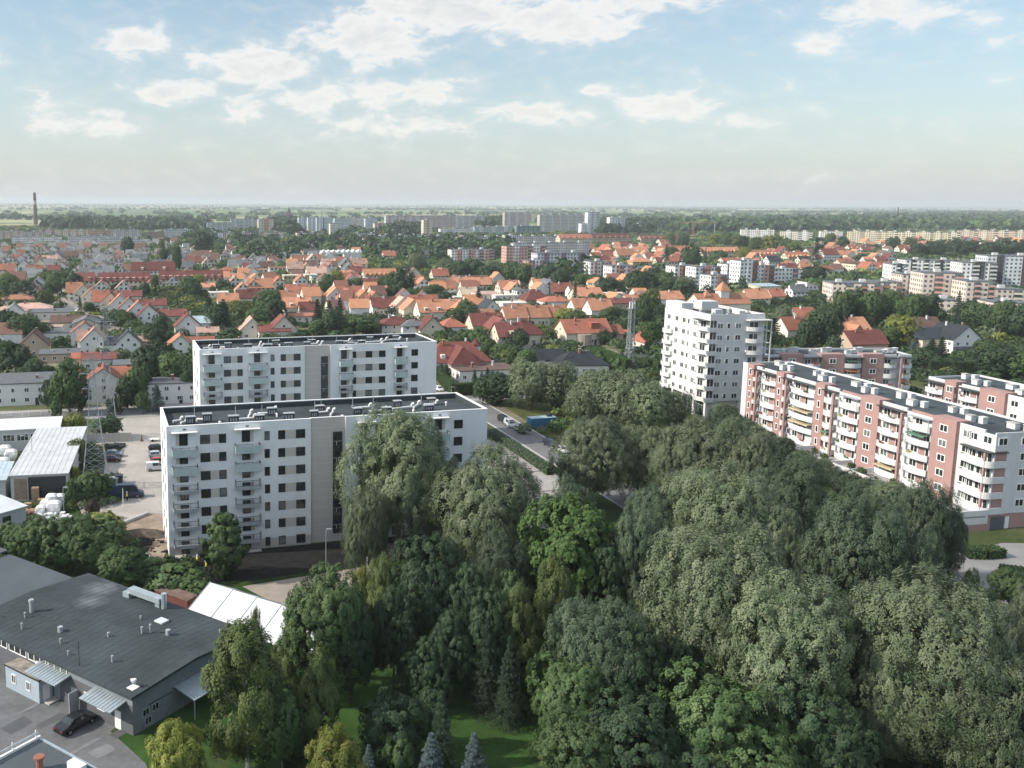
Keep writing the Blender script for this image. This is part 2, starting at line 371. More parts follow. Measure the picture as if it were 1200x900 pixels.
lot = struct('parking_lot', [(-60, 214), (-59, 245.5), (-28, 252.5), (-30, 160), (-32.5, 144), (-40, 151), (-49, 166), (-54, 178), (-52, 214)], .03, lot_gravel)
struct('sandy_ground', [(-33.0, 139), (-29.5, 141.5), (-29.6, 164), (-36, 166), (-42, 158), (-41, 148)], .05, sand)
struct('dug_soil', [(-30.5, 138.5), (-22, 134.2), (-14, 135.2), (6, 143.0), (14, 147), (24, 151), (24, 158.3), (-28.5, 144.2)], .06, soil)
struct('gravel_path', [(-15.5, 132.8), (5.5, 141.8), (6.5, 137.5), (3, 131), (-9, 125.5)], .05, mat('fine_gravel', (.30, .265, .225), .95, .1, var=.1, scale=.5, var2=.12, scale2=5))
struct('paved_yard', [(25.3, 160), (36, 158.5), (44.5, 162), (45.4, 190), (36.4, 218), (30, 230), (21.2, 228), (19.5, 196)], .04, paving)
b = MB()
for (x0, y0, x1, y1) in ((22, 176, 45, 181.5), (22.6, 190, 44.5, 195), (25, 205, 40, 208.6)):
    d = Vector((x1-x0, y1-y0, 0)).normalized(); n = Vector((-d.y, d.x, 0))*.25
    b.face([(x0-n.x, y0-n.y, .055), (x1-n.x, y1-n.y, .055), (x1+n.x, y1+n.y, .055), (x0+n.x, y0+n.y, .055)])
tag(b.build('yard_shadow', mat('yard_shadow_tone', (.10, .10, .10), .8, .2)), kind='structure')  # dark bands painted across the paving in place of cast shadows
pr_ = random.Random(8); pm_ = [mat('asphalt_patch', (.095, .10, .105), .9, .2, var=.15), mat('pale_patch', (.19, .195, .20), .92, .2, var=.15)]
for i, (u, v, w, d) in enumerate([(60, 845, 3.2, 1.2), (120, 880, 2.2, 1.6), (20, 850, 2.8, 2.0), (95, 878, 4.5, .5), (140, 860, 1.5, 1.2), (35, 830, 3.5, .4), (70, 822, 2.0, .8)]):
    p = at(u, v); a = gdir(R(54)); c = Vector((-a.y, a.x, 0)); q = [p+a*(w*.5*sx+pr_.uniform(-.15, .15))+c*(d*.5*sy+pr_.uniform(-.15, .15)) for sx, sy in ((-1, -1), (0, -1.1), (1, -1), (1.1, 0), (1, 1), (-1, 1))]
    struct('asphalt_patch', [(x.x, x.y) for x in q], .036+.004*i, pm_[i % 2])
# main road along the white blocks' direction, with pavements and kerbs
def strip(name, p0, p1, o0, o1, z, m, h=0.0):
    d = (p1-p0).normalized(); n = Vector((-d.y, d.x, 0))
    q = [p0+n*o0, p1+n*o0, p1+n*o1, p0+n*o1]
    b = MB()
    if h > 0: b.prism([(a.x, a.y) for a in q], 0, h)
    else: b.face([(a.x, a.y, z) for a in q])
    return tag(b.build(name, m), kind='structure')
r0, r1 = Vector((-150, 228.5, 0)), Vector((112, 291, 0))
strip('main_road', r0, r1, -4.2, 4.2, .04, road_asphalt)
strip('pavement', r0, r1, 4.2, 7.4, 0, paving, .13)
strip('pavement', r0, r1, -7.2, -4.2, 0, paving, .13)
dd = (r1-r0).normalized(); nn = Vector((-dd.y, dd.x, 0))
bl = MB(); Ltot = (r1-r0).length; s = 0
while s < Ltot:
    a = r0+dd*s; c = r0+dd*(s+3); bl.face([(*(a-nn*.07).xy, .052), (*(c-nn*.07).xy, .052), (*(c+nn*.07).xy, .052), (*(a+nn*.07).xy, .052)]); s += 9
tag(bl.build('road_marking', mat('road_paint', (.72, .72, .70), .7, .2)), kind='structure')
# side street between the paved yard and the waste ground
s0, s1 = Vector((31.5, 266, 0)), Vector((54, 165, 0))
strip('side_street', s0, s1, -.2, 7.6, .05, road_asphalt)
strip('kerb_strip', s0, s1, 7.6, 7.95, 0, kerb_m, .12)
strip('kerb_strip', s0, s1, -.6, -.2, 0, kerb_m, .12)
struct('waste_ground', [(43.8, 262), (52.5, 215), (62, 185), (88, 215), (84, 275), (60, 272)], .03, grass2_m)
# lane past the white tower, courtyard by the pink flats, and streets in the housing
strip('lane', Vector((84, 352, 0)), Vector((101, 266, 0)), -2.2, 2.2, .06, paving)
struct('tower_lawn', [(88, 262), (99, 262), (94, 318), (82, 322)], .03, grass_m)
struct('courtyard', [(86, 118), (126, 118), (130, 152), (112, 152.5), (101, 147.5), (93, 143.5)], .04, mat('pale_asphalt', (.23, .23, .225), .92, .2, var=.12, scale=.2))
def street(pts, w=5.0):
    for (a, c) in zip(pts, pts[1:]):
        strip('street', at(*a), at(*c), -w/2, w/2, .045, mat('housing_street', (.25, .235, .21), .92, .2, var=.12, scale=.08))
street([(190, 413), (158, 398), (125, 378), (96, 366), (72, 352), (68, 338), (80, 322)], 9)
street([(96, 366), (40, 376), (0, 383)], 5)
street([(0, 352), (60, 349)], 5)
street([(330, 372), (420, 366), (520, 378)], 5)
street([(205, 352), (300, 352)], 4)
street([(620, 388), (660, 384), (740, 396)], 5)
street([(955, 325), (1000, 331), (1060, 337)], 6)
street([(390, 308), (470, 312)], 7)
street([(1150, 402), (1200, 409)], 7)

# ------------------------------------------------------------------ the two new white blocks
FLOOR = 3.035
def win_mesh(w, h, name='window', frame=dark_metal, gl=glass, fr=.09, mull=1, rail=False):
    """window in its own plane: x along the wall, z up from the sill, y outward is negative"""
    b = MB()
    b.face([(fr*.5, -.03, fr*.5), (w-fr*.5, -.03, fr*.5), (w-fr*.5, -.03, h-fr*.5), (fr*.5, -.03, h-fr*.5)], 1)
    b.box(0, -.07, 0, fr, .02, h, 0); b.box(w-fr, -.07, 0, w, .02, h, 0); b.box(fr, -.07, 0, w-fr, .02, fr, 0); b.box(fr, -.07, h-fr, w-fr, .02, h, 0)
    for k in range(1, mull+1): b.box(w*k/(mull+1)-fr*.4, -.06, fr, w*k/(mull+1)+fr*.4, .02, h-fr, 0)
    if rail: b.box(fr, -.06, h*.36, w-fr, .02, h*.36+fr*.8, 0)
    return b.mesh(name, [frame, gl])
rng = random.Random(7)
def white_block():
    root = thing('apartment_block', None, 'apartment block', (-28.635, 144.621, 0), GTH)
    LN, W, HT, DK = 55.07, 14.6, 21.6, 20.55
    b = MB()
    x1, x2 = 23.55, 29.52
    b.box(0, 0, 0, x1, W, DK); b.box(x2, 0, 0, LN, W, DK); b.box(x1, .35, 0, x2, W, DK)
    pt = .38
    b.box(0, 0, DK, x1, pt, HT); b.box(x2, 0, DK, LN, pt, HT); b.box(x1, .35, DK, x2, .35+pt, HT)
    b.box(0, W-pt, DK, LN, W, HT); b.box(0, pt, DK, pt, W-pt, HT); b.box(LN-pt, pt, DK, LN, W-pt, HT)
    b.build('wall', white_wall, root)
    MB().box(pt+.01, pt+.4, DK, LN-pt-.01, W-pt-.01, DK+.05).build('roof', roof_felt, root)
    inner = MB().box(pt, W-pt-.02, DK+.05, LN-pt, W-pt-.003, HT-.12).box(pt+.003, pt+.4, DK+.05, pt+.02, W-pt-.02, HT-.12).box(LN-pt-.02, pt+.4, DK+.05, LN-pt-.003, W-pt-.02, HT-.12)
    inner.build('parapet_shade', roof_felt, root)  # dark sheets on the inner parapet faces stand in for their shade
    cp = MB(); e = .04
    for q in ((-e, -e, x1+e, pt+e), (x2-e, -e, LN+e, pt+e), (x1+e, .35-e, x2-e, .35+pt+e), (-e, W-pt-e, LN+e, W+e), (-e, pt+e, pt+e, W-pt-e), (LN-pt-e, pt+e, LN+e, W-pt-e)):
        cp.box(q[0], q[1], HT, q[2], q[3], HT+.05)
    cp.build('coping', white_metal, root)
    # beige stairwell recess with joint lines, beige ground floor, grey base course
    b = MB().box(x1+.003, .33, 0, x2-.003, .347, HT-.02)
    for k in range(13): b.box(x1+.003, .325, 1.6+k*1.52, x2-.003, .33, 1.63+k*1.52, 1)
    b.build('stairwell_wall', [beige_wall, white_wall], root)
    MB().box(-.004, -.012, .25, x1-.004, .002, 1.68).box(x2+.004, -.012, .25, LN+.004, .002, 1.68).build('ground_floor_wall', beige_wall, root)
    MB().box(-.06, -.06, 0, x1, .01, .25).box(x2, -.06, 0, LN+.06, .01, .25).box(-.06, .01, 0, -.002, W, .25).build('base_course', concrete, root)
    sg = MB().box(27.45, .27, 1.45, 28.95, .325, 18.9, 1)
    for k in range(7): sg.box(27.4, .24, 1.4+k*2.91, 29.0, .33, 1.62+k*2.91, 0)
    for x in (27.4, 28.14, 28.93): sg.box(x, .24, 1.45, x+.07, .33, 18.9, 0)
    for k in range(6): sg.box(27.5, .245, 2.9+k*2.91, 28.93, .26, 2.94+k*2.91, 2).box(28.0, .245, 2.2+k*2.91, 28.06, .26, 2.9+k*2.91, 2)
    sg.build('stairwell_glazing', [dark_metal, glass, white_metal], root)
    wins = [(5.31, 1.56), (8.32, 1.16), (15.77, .85), (18.04, 1.16), (21.03, 1.55), (34.73, .86), (37.83, 1.55), (41.02, 1.56), (48.89, 1.58)]
    gaps = [(6.87, 8.32), (19.2, 21.03), (35.59, 37.83), (39.38, 41.02)]
    wm = {w: win_mesh(w, 1.5, mull=1 if w > 1.3 else 0) for _, w in wins}
    wc = {w: win_mesh(w, 1.5, gl=glass_curtain, mull=1 if w > 1.3 else 0) for _, w in wins}
    pm = {g: MB().box(0, -.016, 0, g[1]-g[0], .003, 1.5).mesh('panel', beige_wall) for g in gaps}
    for k in range(7):
        z = .38+k*3.012
        for x, w in wins: add('window', (wc if rng.random() < .22 else wm)[w], root, (x, 0, z))
        for g in gaps:
            if k > 0: add('panel', pm[g], root, (g[0], 0, z))
    dm = {w: win_mesh(w, 2.25, 'balcony_door', mull=1, rail=False) for w in (1.35, 1.32)}
    sm = MB().box(0, -.016, 0, .54, .003, 2.25).mesh('panel', beige_wall)
    def slab(w):
        b = MB(); b.box(0, -1.25, 0, w, -.003, .2, 0)
        return b.mesh('balcony', [grey_metal])
    def railing(w, frosty):
        b = MB(); D = 1.25
        posts = [(0, -D), (w, -D), (0, -.06), (w, -.06), (w/3, -D), (2*w/3, -D)]
        for x, y in posts: b.box(x-.03, y-.03, .1, x+.03, y+.03, 1.42, 0)
        b.box(-.03, -D-.03, 1.36, w+.03, -D+.03, 1.42, 0); b.box(-.03, -D, 1.36, .03, -.04, 1.42, 0); b.box(w-.03, -D, 1.36, w+.03, -.04, 1.42, 0)
        lo = .02
        b.box(-.045, -D-.05, lo-.15, w+.045, -D-.035, 1.12 if frosty else .45, 1)
        b.box(-.05, -D-.03, lo-.15, -.035, -.04, 1.12 if frosty else .45, 1); b.box(w+.035, -D-.03, lo-.15, w+.05, -.04, 1.12 if frosty else .45, 1)
        if not frosty:
            n = int(w/.16)
            for i in range(n): b.box(i*w/n, -D-.012, .45, i*w/n+.025, -D+.012, 1.36, 0)
        return b.mesh('railing', [dark_metal, frosted if frosty else grey_metal])
    bals = [(.85, 3.9, 1.98, 1.35, 1.44), (10.9, 4.0, 12.04, 1.35, 13.42), (31.6, 2.94, 31.99, 1.32, 33.34), (44.7, 2.95, 45.34, 1.32, 46.7)]
    for (x, w, dx, dw, px) in bals:
        sl = slab(w); rf = railing(w, True); rm = railing(w, False)
        for k in range(6):
            z = 1.64+k*3.043
            o = add('balcony', sl, root, (x, 0, z)); r = add('railing', rf if k >= 4 else rm, o)
        for k in range(7):
            add('balcony_door', dm[dw], root, (dx, 0, .22+k*3.025 if k else .15)); add('panel', sm, root, (px, -.004, .22+k*3.025))
        MB().box(-.1, -1.0, 0, w+.1, -.003, .14).build('canopy', white_metal, root, (x, 0, 20.6-.05))
        MB().box(0, -.08, 0, .5, -.003, .18).build('roof_spout', dark_metal, root, (x+w*.45, 0, 21.15-.25))
    # narrow windows in the left end wall
    we = win_mesh(.9, 1.5, mull=0)
    for k in range(7):
        for y in (5.2, 10.4):
            add('window', we, root, (0, y, .38+k*3.012), R(-90))
    # roof plant: dark vent housings, white ducts, thin masts
    for i, (x, y) in enumerate([(4.3, 5.5), (7.2, 6.4), (11.4, 4.6), (15.8, 5.0), (18.6, 8.6), (20.6, 3.6), (25.3, 5.2), (27.4, 9.8), (33.2, 6.0), (35.3, 3.3), (38.4, 5.4), (41.7, 9.6), (46.2, 5.6), (48.3, 9.9)]):
        w = 1.2+.5*rng.random(); h = .9+.5*rng.random()
        v = MB().box(-w/2, -.5, 0, w/2, .5, h).box(-w/2-.08, -.58, h, w/2+.08, .58, h+.1, 1)
        for q in range(3): v.box(-w/2+.15+q*(w-.3)/3, -.515, .25, -w/2+.15+(q+.6)*(w-.3)/3, -.5, h-.25, 1)
        v.build('vent_housing', [dark_metal, grey_metal], root, (x, y, DK+.05))
    for i, (x, y, dx, dy) in enumerate([(1.6, 6.6, 1.3, .3), (2.8, 5.4, .8, .2), (5.6, 7.2, 1.2, -.6), (12.4, 5.4, 2.6, .4), (14.2, 6.8, .8, 2.6), (16.2, 9.0, 2.4, -.3), (19.2, 7.0, .3, 4.0), (25.8, 7.0, 2.4, .5), (28.2, 5.2, .9, 1.8), (33.6, 9.2, 2.8, .2), (36.0, 5.6, 2.2, .6), (39.8, 6.8, 4.0, 1.0), (44.0, 7.2, 1.6, 2.2), (46.5, 8.8, 2.4, .3)]):
        d = MB().tube((0, 0, .35), (dx, dy, .35), .17, n=8).tube((0, 0, .35), (0, 0, 0), .17, n=8).tube((dx, dy, .35), (dx, dy, .8), .19, n=8).tube((dx, dy, .8), (dx+.4, dy-.1, .95), .21, n=8)
        d.build('ventilation_duct', white_metal, root, (x, y, DK+.05))
    for (x, y) in [(5.4, 9.4), (12.2, 8.0), (16.8, 8.2), (26.2, 8.6), (27.9, 11.0), (33.8, 11.2), (37.4, 10.4), (46.6, 10.6)]:
        MB().tube((0, 0, 0), (0, 0, 2.0), .055, n=5).box(-.2, -.2, 0, .2, .2, .3).build('roof_mast', grey_metal, root, (x, y, DK+.05))
    for (x, y) in [(8.9, 3.0), (29.6, 2.6), (42.7, 3.6), (50.6, 8.4)]:
        MB().tube((0, 0, 0), (0, 0, .55), .12, n=7).tube((0, 0, .55), (0, 0, .75), .26, .2, n=8).build('roof_cowl', white_metal, root, (x, y, DK+.05))
    # low terrace slabs by the ground floor doors
    MB().box(.9, -1.6, 0, 4.7, -.07, .22).box(10.9, -1.6, 0, 14.9, -.07, .22).build('doorstep', concrete, root)
    return root
B1 = white_block()
tag(B1, 'nearer white seven storey flats standing behind the dark soil bed', 'apartment block', None, None)
B2 = copy_tree(B1); B2.location = (-32.201, 201.116, 3.43)
tag(B2, 'farther white flats rising behind the roof of the nearer white block', 'apartment block')
MB().box(-.1, -.1, -3.43, 55.2, 14.7, 0).build('foundation', concrete, B2)

# ------------------------------------------------------------------ the white tower
def tower():
    th = R(9)
    root = thing('apartment_tower', 'white nine storey tower with curved corner balconies beside the lattice mast', 'apartment tower', (95.65, 243.57, 0), th)
    W, D, HT = 15.6, 24.5, 28.0
    b = MB()
    b.box(0, 0, 5.0, W, D, HT-.6)
    b.box(.8, .8, 0, W, D, 5.0)
    pt = .35
    b.box(0, 0, HT-.6, W, pt, HT+.3); b.box(0, pt, HT-.6, pt, 15.2, HT+.3); b.box(W-pt, pt, HT-.6, W, D, HT+.3); b.box(pt, D-pt, HT-.6, W-pt, D, HT+.3)
    b.box(0, 15.2, HT-.6, 3.4, D-pt, HT+1.7)
    for y in (0.0, 5.8, 11.6, 17.4, 23.6): b.box(0, y, 0, .8, y+.9, 5.0)
    b.box(W-6, 0, 0, W, .8, 5.0)
    b.build('wall', white_old, root)
    MB().box(pt, pt, HT-.6, W-pt, 15.2, HT-.5).box(3.4, 15.2, HT-.6, W-pt, D-pt, HT-.5).build('roof', roof_felt, root)
    for (y0, y1) in ((.95, 5.75), (6.75, 11.55), (12.55, 17.35), (18.35, 23.55)):
        g = MB().box(.45, y0, .3, .5, y1, 4.7, 1)
        for k in range(4): g.box(.38, y0+(y1-y0)*k/3-.05, .3, .46, y0+(y1-y0)*k/3+.05, 4.7, 0)
        g.box(.38, y0, 3.4, .46, y1, 3.5, 0)
        g.build('shop_window', [grey_metal, glass], root)
    # windows
    w2 = win_mesh(1.7, 1.45, frame=white_metal, mull=1, fr=.12); w1 = win_mesh(1.0, 1.45, frame=white_metal, mull=0, fr=.12)
    w2c = win_mesh(1.7, 1.45, frame=white_metal, gl=glass_curtain, mull=1, fr=.12); w1c = win_mesh(1.0, 1.45, frame=white_metal, gl=glass_curtain, mull=0, fr=.12)
    pick = lambda a, c: c if rng.random() < .35 else a
    for k in range(7):
        z = 5.6+k*3.15
        for x, m in ((2.0, (w2, w2c)), (4.8, (w1, w1c)), (7.2, (w2, w2c))): add('window', pick(*m), root, (x, 0, z))
        for y, m in ((22.6, (w2, w2c)), (18.2, (w2, w2c)), (14.2, (w2, w2c)), (11.4, (w1, w1c)), (8.2, (w2, w2c))): add('window', pick(*m), root, (0, y, z), R(-90))
    # bowed balconies at the far left end and wrapping the near corner; framed ones at the right end
    def bow(L_, dep, n=10):
        b = MB(); pts = [(L_*i/n, -dep*math.sin(math.pi*(.12+.76*i/n))) for i in range(n+1)]
        poly = [(0, -.003)]+pts+[(L_, -.003)]
        b.prism(poly, 0, .18)
        for (x0, y0), (x1, y1) in zip(poly, poly[1:]):
            d = Vector((x1-x0, y1-y0, 0))
            if d.length < 1e-4: continue
            d.normalize(); nx, ny = -d.y*.1, d.x*.1
            b.hexa([(x0, y0, .18), (x1, y1, .18), (x1+nx, y1+ny, .18), (x0+nx, y0+ny, .18), (x0, y0, 1.15), (x1, y1, 1.15), (x1+nx, y1+ny, 1.15), (x0+nx, y0+ny, 1.15)])
        return b.mesh('balcony', white_old)
    bl_ = bow(5.0, 1.5); bc = bow(5.6, 1.5); bs = bow(3.4, 1.3); br = bow(4.6, 1.7)
    dk = MB().box(0, -.02, 0, 2.6, 0, 2.2, 0).box(.1, -.05, .1, 1.2, -.02, 2.1, 1).box(1.4, -.05, .1, 2.5, -.02, 2.1, 1).mesh('balcony_door', [white_metal, glass])
    lg = MB().box(.05, -.05, .2, 1.75, -.004, 2.85, 0).box(.85, -.08, .2, .93, -.05, 2.85, 1).mesh('loggia_glazing', [glass, white_metal]); lp = MB().box(-.9, -.75, 0, 1.75, -.055, .18).box(-.9, -.85, 0, 1.75, -.75, 1.1).mesh('balcony', white_old)
    for k in range(7):
        z = 4.9+k*3.15
        if k < 6:
            add('balcony', bl_, root, (0, 24.2, z), R(-90))
        add('balcony', bc, root, (0, 5.9, z), R(-90)); add('balcony_door', dk, root, (-.003, 4.6, z+.2), R(-90))
        add('balcony', br, root, (W-5.2, 0, z)); add('balcony_door', dk, root, (W-4.4, -.003, z+.2))
        add('loggia_glazing', lg, root, (0, 0, z)); add('balcony', lp, root, (0, 0, z))
    fr = MB()
    for (x, y) in ((W+.9, -1.7), (W+.9, .4)): fr.box(x-.12, y-.12, 5, x+.12, y+.12, 26.6)
    fr.box(W-5.4, -1.9, 26.6, W+1.1, -.003, 26.85, 0); fr.box(W, -.003, 26.6, W+1.1, 2, 26.85)
    for k in range(7): fr.box(W+.003, -1.7, 4.9+k*3.15, W+.9, 1.6, 5.08+k*3.15)
    fr.build('balcony_frame', white_old, root)
    MB().box(-1.7, .2, 0, -.003, 6.0, .2).build('canopy', dark_metal, root, (0, 0, 26.4))
    # lift house and plant on the roof
    MB().box(4.2, 5, HT-.5, 6.4, 7.0, HT+1.0).box(10, 3, HT-.5, 11.6, 5.2, HT+.8).box(11.5, 7, HT-.5, 13, 9, HT+.6).box(6.5, 16, HT-.5, 11.5, 20.5, HT+2.0).build('roof_housing', white_old, root)
    for (x, y) in ((2.5, 3), (7.6, 4.0), (8.3, 9.0), (12.6, 12.0), (4.0, 11.4), (13.2, 4.2)):
        MB().box(-.6, -.5, 0, .6, .5, .7).tube((0, 0, .7), (0, 0, 1.25), .2, n=7).build('vent_housing', [grey_metal], root, (x, y, HT-.5))
    return root
tower()
o = thing('tower_annex', 'small white flat roofed annex with a dark window left of the tower', 'annex', at(769, 432), R(12))
MB().box(-3.2, 0, 0, 3.2, 7, 3.6).build('wall', white_old, o); MB().box(-3.4, -.2, 3.6, 3.4, 7.2, 3.85).build('roof', roof_felt, o)
add('window', win_mesh(1.4, 1.6, mull=1), o, (-.4, 0, 1.1)); add('window', win_mesh(1.4, 1.6, mull=1), o, (-3.2, 4, 1.1), R(-90))

# ------------------------------------------------------------------ pink and white flats
def curved_balcony(L_, dep=1.5, n=8):
    b = MB(); pts = [(L_*i/n, -dep*(.55+.45*math.sin(math.pi*i/n))) for i in range(n+1)]
    b.prism([(0, -.003)]+pts+[(L_, -.003)], 0, .2)
    ring = [(0, -.003)]+pts+[(L_, -.003)]
    for (x0, y0), (x1, y1) in zip(ring, ring[1:]):
        d = Vector((x1-x0, y1-y0, 0)).normalized(); nx, ny = -d.y*.1, d.x*.1
        b.hexa([(x0, y0, .2), (x1, y1, .2), (x1+nx, y1+ny, .2), (x0+nx, y0+ny, .2), (x0, y0, 1.2), (x1, y1, 1.2), (x1+nx, y1+ny, 1.2), (x0+nx, y0+ny, 1.2)])
    return b.mesh('balcony', flat_white)
CB = {}
def cbal(L_):
    k = round(L_*2)/2
    if k not in CB: CB[k] = curved_balcony(k)
    return CB[k]
wpair = win_mesh(1.9, 1.45, frame=white_metal, mull=1, fr=.16); wnarrow = win_mesh(.95, 1.6, frame=white_metal, mull=0, fr=.16)
wdoor = win_mesh(1.0, 2.2, 'balcony_door', frame=white_metal, mull=0, fr=.14); wcur = win_mesh(1.9, 1.45, frame=white_metal, gl=glass_curtain, mull=1, fr=.16)
pinkpanel = MB().box(0, -.014, 0, 1.6, .003, 1.5).mesh('wall_panel', pink_wall)
FLW = [mat('balcony_greens', (.05, .11, .03), .9, .1, var=.3, scale=4), mat('red_geraniums', (.25, .06, .04), .9, .1, var=.4, scale=4), mat('yellow_flowers', (.32, .27, .07), .9, .1, var=.4, scale=4)]
AWN = [mat('sand_awning', (.50, .42, .28), .8, .1), mat('orange_awning', (.50, .22, .10), .8, .1), mat('green_awning', (.12, .22, .16), .8, .1)]
def pink_block(label, origin, ang, length, depth, segs, floors=5, z0=3.0, fh=2.82, garage=True, chim=12, ends=(True, True)):
    """local x runs from the far end (negative) to the near end (0); y goes into the building; segs: (from, to, kind) with distances from the near end"""
    root = thing('apartment_block', label, 'apartment block', origin, ang)
    top = z0+floors*fh
    b = MB(); b.box(-length, 0, z0-.2, 0, depth, top)
    b.box(-length, 0, 0, 0, depth, z0-.2, 1)
    b.build('wall', [flat_white, pink_wall], root)
    MB().box(-length+.3, .3, top, -.3, depth-.3, top+.06).build('roof', roof_felt, root)
    pp = MB(); t = .3
    pp.box(-length, depth-t, top, 0, depth, top+.45); pp.box(-length, 0, top, -length+t, depth-t, top+.45); pp.box(-t, 0, top, 0, depth-t, top+.45)
    pp.build('parapet', flat_white, root)
    for i, (s, e, kind) in enumerate(segs):
        x0, x1 = -e, -s; w = x1-x0
        if kind[0] == 'p':
            MB().box(x0, -.75, z0-.2, x1, -.003, top+.75).box(x0, -.003, top+.06, x1, 2.2, top+.75).build('pink_bay', pink_wall, root)
            m = wnarrow if kind == 'pn' else wpair
            ww = .95 if kind == 'pn' else 1.9
            for k in range(floors):
                add('window', wcur if (m is wpair and rng.random() < .2) else m, root, (x0+(w-ww)*.5, -.753, z0+k*fh+.95))
        elif kind[0] == 'w':
            MB().box(x0, -.02, top+.06, x1, .35, top+.5).build('parapet', flat_white, root)
            for k in range(floors):
                xx = x0+.8
                while xx+1.9 < x1-.4:
                    add('window', wcur if rng.random() < .25 else wpair, root, (xx, -.003, z0+k*fh+.95)); xx += 3.6
        elif kind[0] == 'b':
            lv = floors if kind != 'bt' else floors-1
            for k in range(lv):
                z = z0+k*fh
                bo = add('balcony', cbal(w-.3), root, (x0+.15, -.003, z-.15))
                if rng.random() < .4:
                    fx = rng.uniform(.4, max(.5, w-2.4)); fbx = MB()
                    for q_ in range(7): fbx.tube((fx+q_*.2, -1.42+rng.uniform(-.1, .1), 1.0), (fx+q_*.2+rng.uniform(-.1, .1), -1.45, 1.3+rng.uniform(0, .35)), .13, .03, n=5)
                    fbx.build('balcony_plants', FLW[int(rng.random()*3)], bo)
                if rng.random() < .16: MB().box(.3, -1.35, 2.0, max(1.6, w-1.2), -.05, 2.06).box(.3, -1.4, 1.75, max(1.6, w-1.2), -1.34, 2.06).build('balcony_awning', AWN[int(rng.random()*3)], bo)
                if rng.random() < .15: MB().tube((w*.7, -1.5, 1.5), (w*.7, -1.58, 1.52), .38, .3, n=10).build('dish_aerial', grey_metal, bo)
                if rng.random() < .3: MB().box(.4, -.9, .2, 1.0, -.4, .95).box(1.3, -1.0, .2, 2.0, -.5, .75).build('balcony_furniture', [concrete, AWN[0], wood][int(rng.random()*3)], bo)
                add('window', wcur if rng.random() < .3 else wpair, root, (x0+.5, -.003, z+.75))
                if w > 4: add('wall_panel', pinkpanel, root, (x0+2.5, -.003, z+.7))
                if w > 5.2: add('balcony_door', wdoor, root, (x0+4.2, -.003, z+.1))
            if kind == 'bt':   # open roof terrace with a set back top floor
                z = z0+lv*fh
                add('balcony', cbal(w-.3), root, (x0+.15, -.003, z-.15)); add('window', wpair, root, (x0+1.2, -.003, z+.75))
                MB().box(x0+.4, -1.2, z+2.3, x1-.4, -.003, z+2.38).box(x0+.4, -1.2, z, x0+.48, -1.12, z+2.3).box(x1-.48, -1.2, z, x1-.4, -1.12, z+2.3).build('terrace_pergola', grey_metal, root)
                MB().box(x0, -.02, top+.06, x1, .35, top+.5).build('parapet', pink_wall, root)
            else:
                MB().box(x0-.1, -1.5, top-.35, x1+.1, -.003, top-.2).build('canopy', dark_metal, root)
                MB().box(x0, -.02, top+.06, x1, .35, top+.5).build('parapet', flat_white, root)
        elif kind[0] == 'c':   # pillar between two balcony stacks, with railings
            c = MB().box(x0, -1.9, z0-.2, x0+.5, -1.4, top-.3, 0)
            for k in range(floors):
                for j in range(4): c.box(x0-.5, -1.66, z0+k*fh+.2+j*.25, x0+1.0, -1.62, z0+k*fh+.26+j*.25, 1)
            c.build('pillar', [pink_wall, grey_metal], root)
    for i in range(chim):
        x = -length*(i+.5)/chim+rng.uniform(-.8, .8); y = depth*.32 if i % 2 else depth*.55
        w = 1.0+.9*rng.random(); h = .95+.35*rng.random()
        c = MB().box(-w/2, -.55, 0, w/2, .55, h, 0).box(-w/2-.1, -.65, h, w/2+.1, .65, h+.12, 1)
        c.build('chimney', [flat_white, concrete], root, (x, y, top+.05))
        MB().box(-.5, -.5, 0, .5, .5, h).box(-.6, -.6, h, .6, .6, h+.1).build('chimney', flat_white, root, (x+w*.9+.6, y+.9, top+.05))
    if ends[0]:
        for k in range(floors):
            z = z0+k*fh
            for y in (5.2, 9.6): add('window', wpair, root, (.003, y, z+.9), R(90))
    return root
ANG4 = math.atan2(-.983, .185)
SEG4 = [(0, 2.4, 'x'), (2.4, 7.8, 'w'), (7.8, 13.3, 'p'), (13.3, 19.3, 'bt'), (19.5, 20.0, 'c'), (20.4, 26.9, 'b'), (26.9, 32.2, 'p'), (32.2, 38.6, 'bt'), (38.8, 39.3, 'c'), (39.5, 43.2, 'b'),
        (43.2, 46.2, 'pn'), (46.2, 54.4, 'b'), (54.6, 55.1, 'c'), (55.3, 57.3, 'b'), (57.3, 60, 'pn'), (60, 65.6, 'b'), (65.8, 66.3, 'c'), (66.5, 68.7, 'b'), (68.7, 71.2, 'pn'), (71.2, 74.3, 'w')]
B4 = pink_block('long pink and white flats with curved balconies facing the willows', (113.9, 159.2, 0), ANG4, 74.3, 13.5, SEG4, chim=11)
# wrapped corner balconies at the near end, with a dark canopy and pink back walls
cb = MB()
n = 10; ring = [(-6.5, -.003), (-6.5, -.9)]+[(-6.5+5.2*i/n, -1.0-.7*math.sin(math.pi*.5*i/n)) for i in range(n+1)]+[(1.3*math.sin(math.pi*.5*i/n)-.9, -1.7+1.6*(1-math.cos(math.pi*.5*i/n))) for i in range(2, n+1)]+[(.4, 2.6), (.003, 2.6)]
cb.prism(ring+[(.003, -.003)], 0, .2)
for (x0, y0), (x1, y1) in zip(ring, ring[1:]):
    d = Vector((x1-x0, y1-y0, 0))
    if d.length < .01: continue
    d.normalize(); nx, ny = -d.y*.1, d.x*.1
    cb.hexa([(x0, y0, .2), (x1, y1, .2), (x1+nx, y1+ny, .2), (x0+nx, y0+ny, .2), (x0, y0, 1.2), (x1, y1, 1.2), (x1+nx, y1+ny, 1.2), (x0+nx, y0+ny, 1.2)])
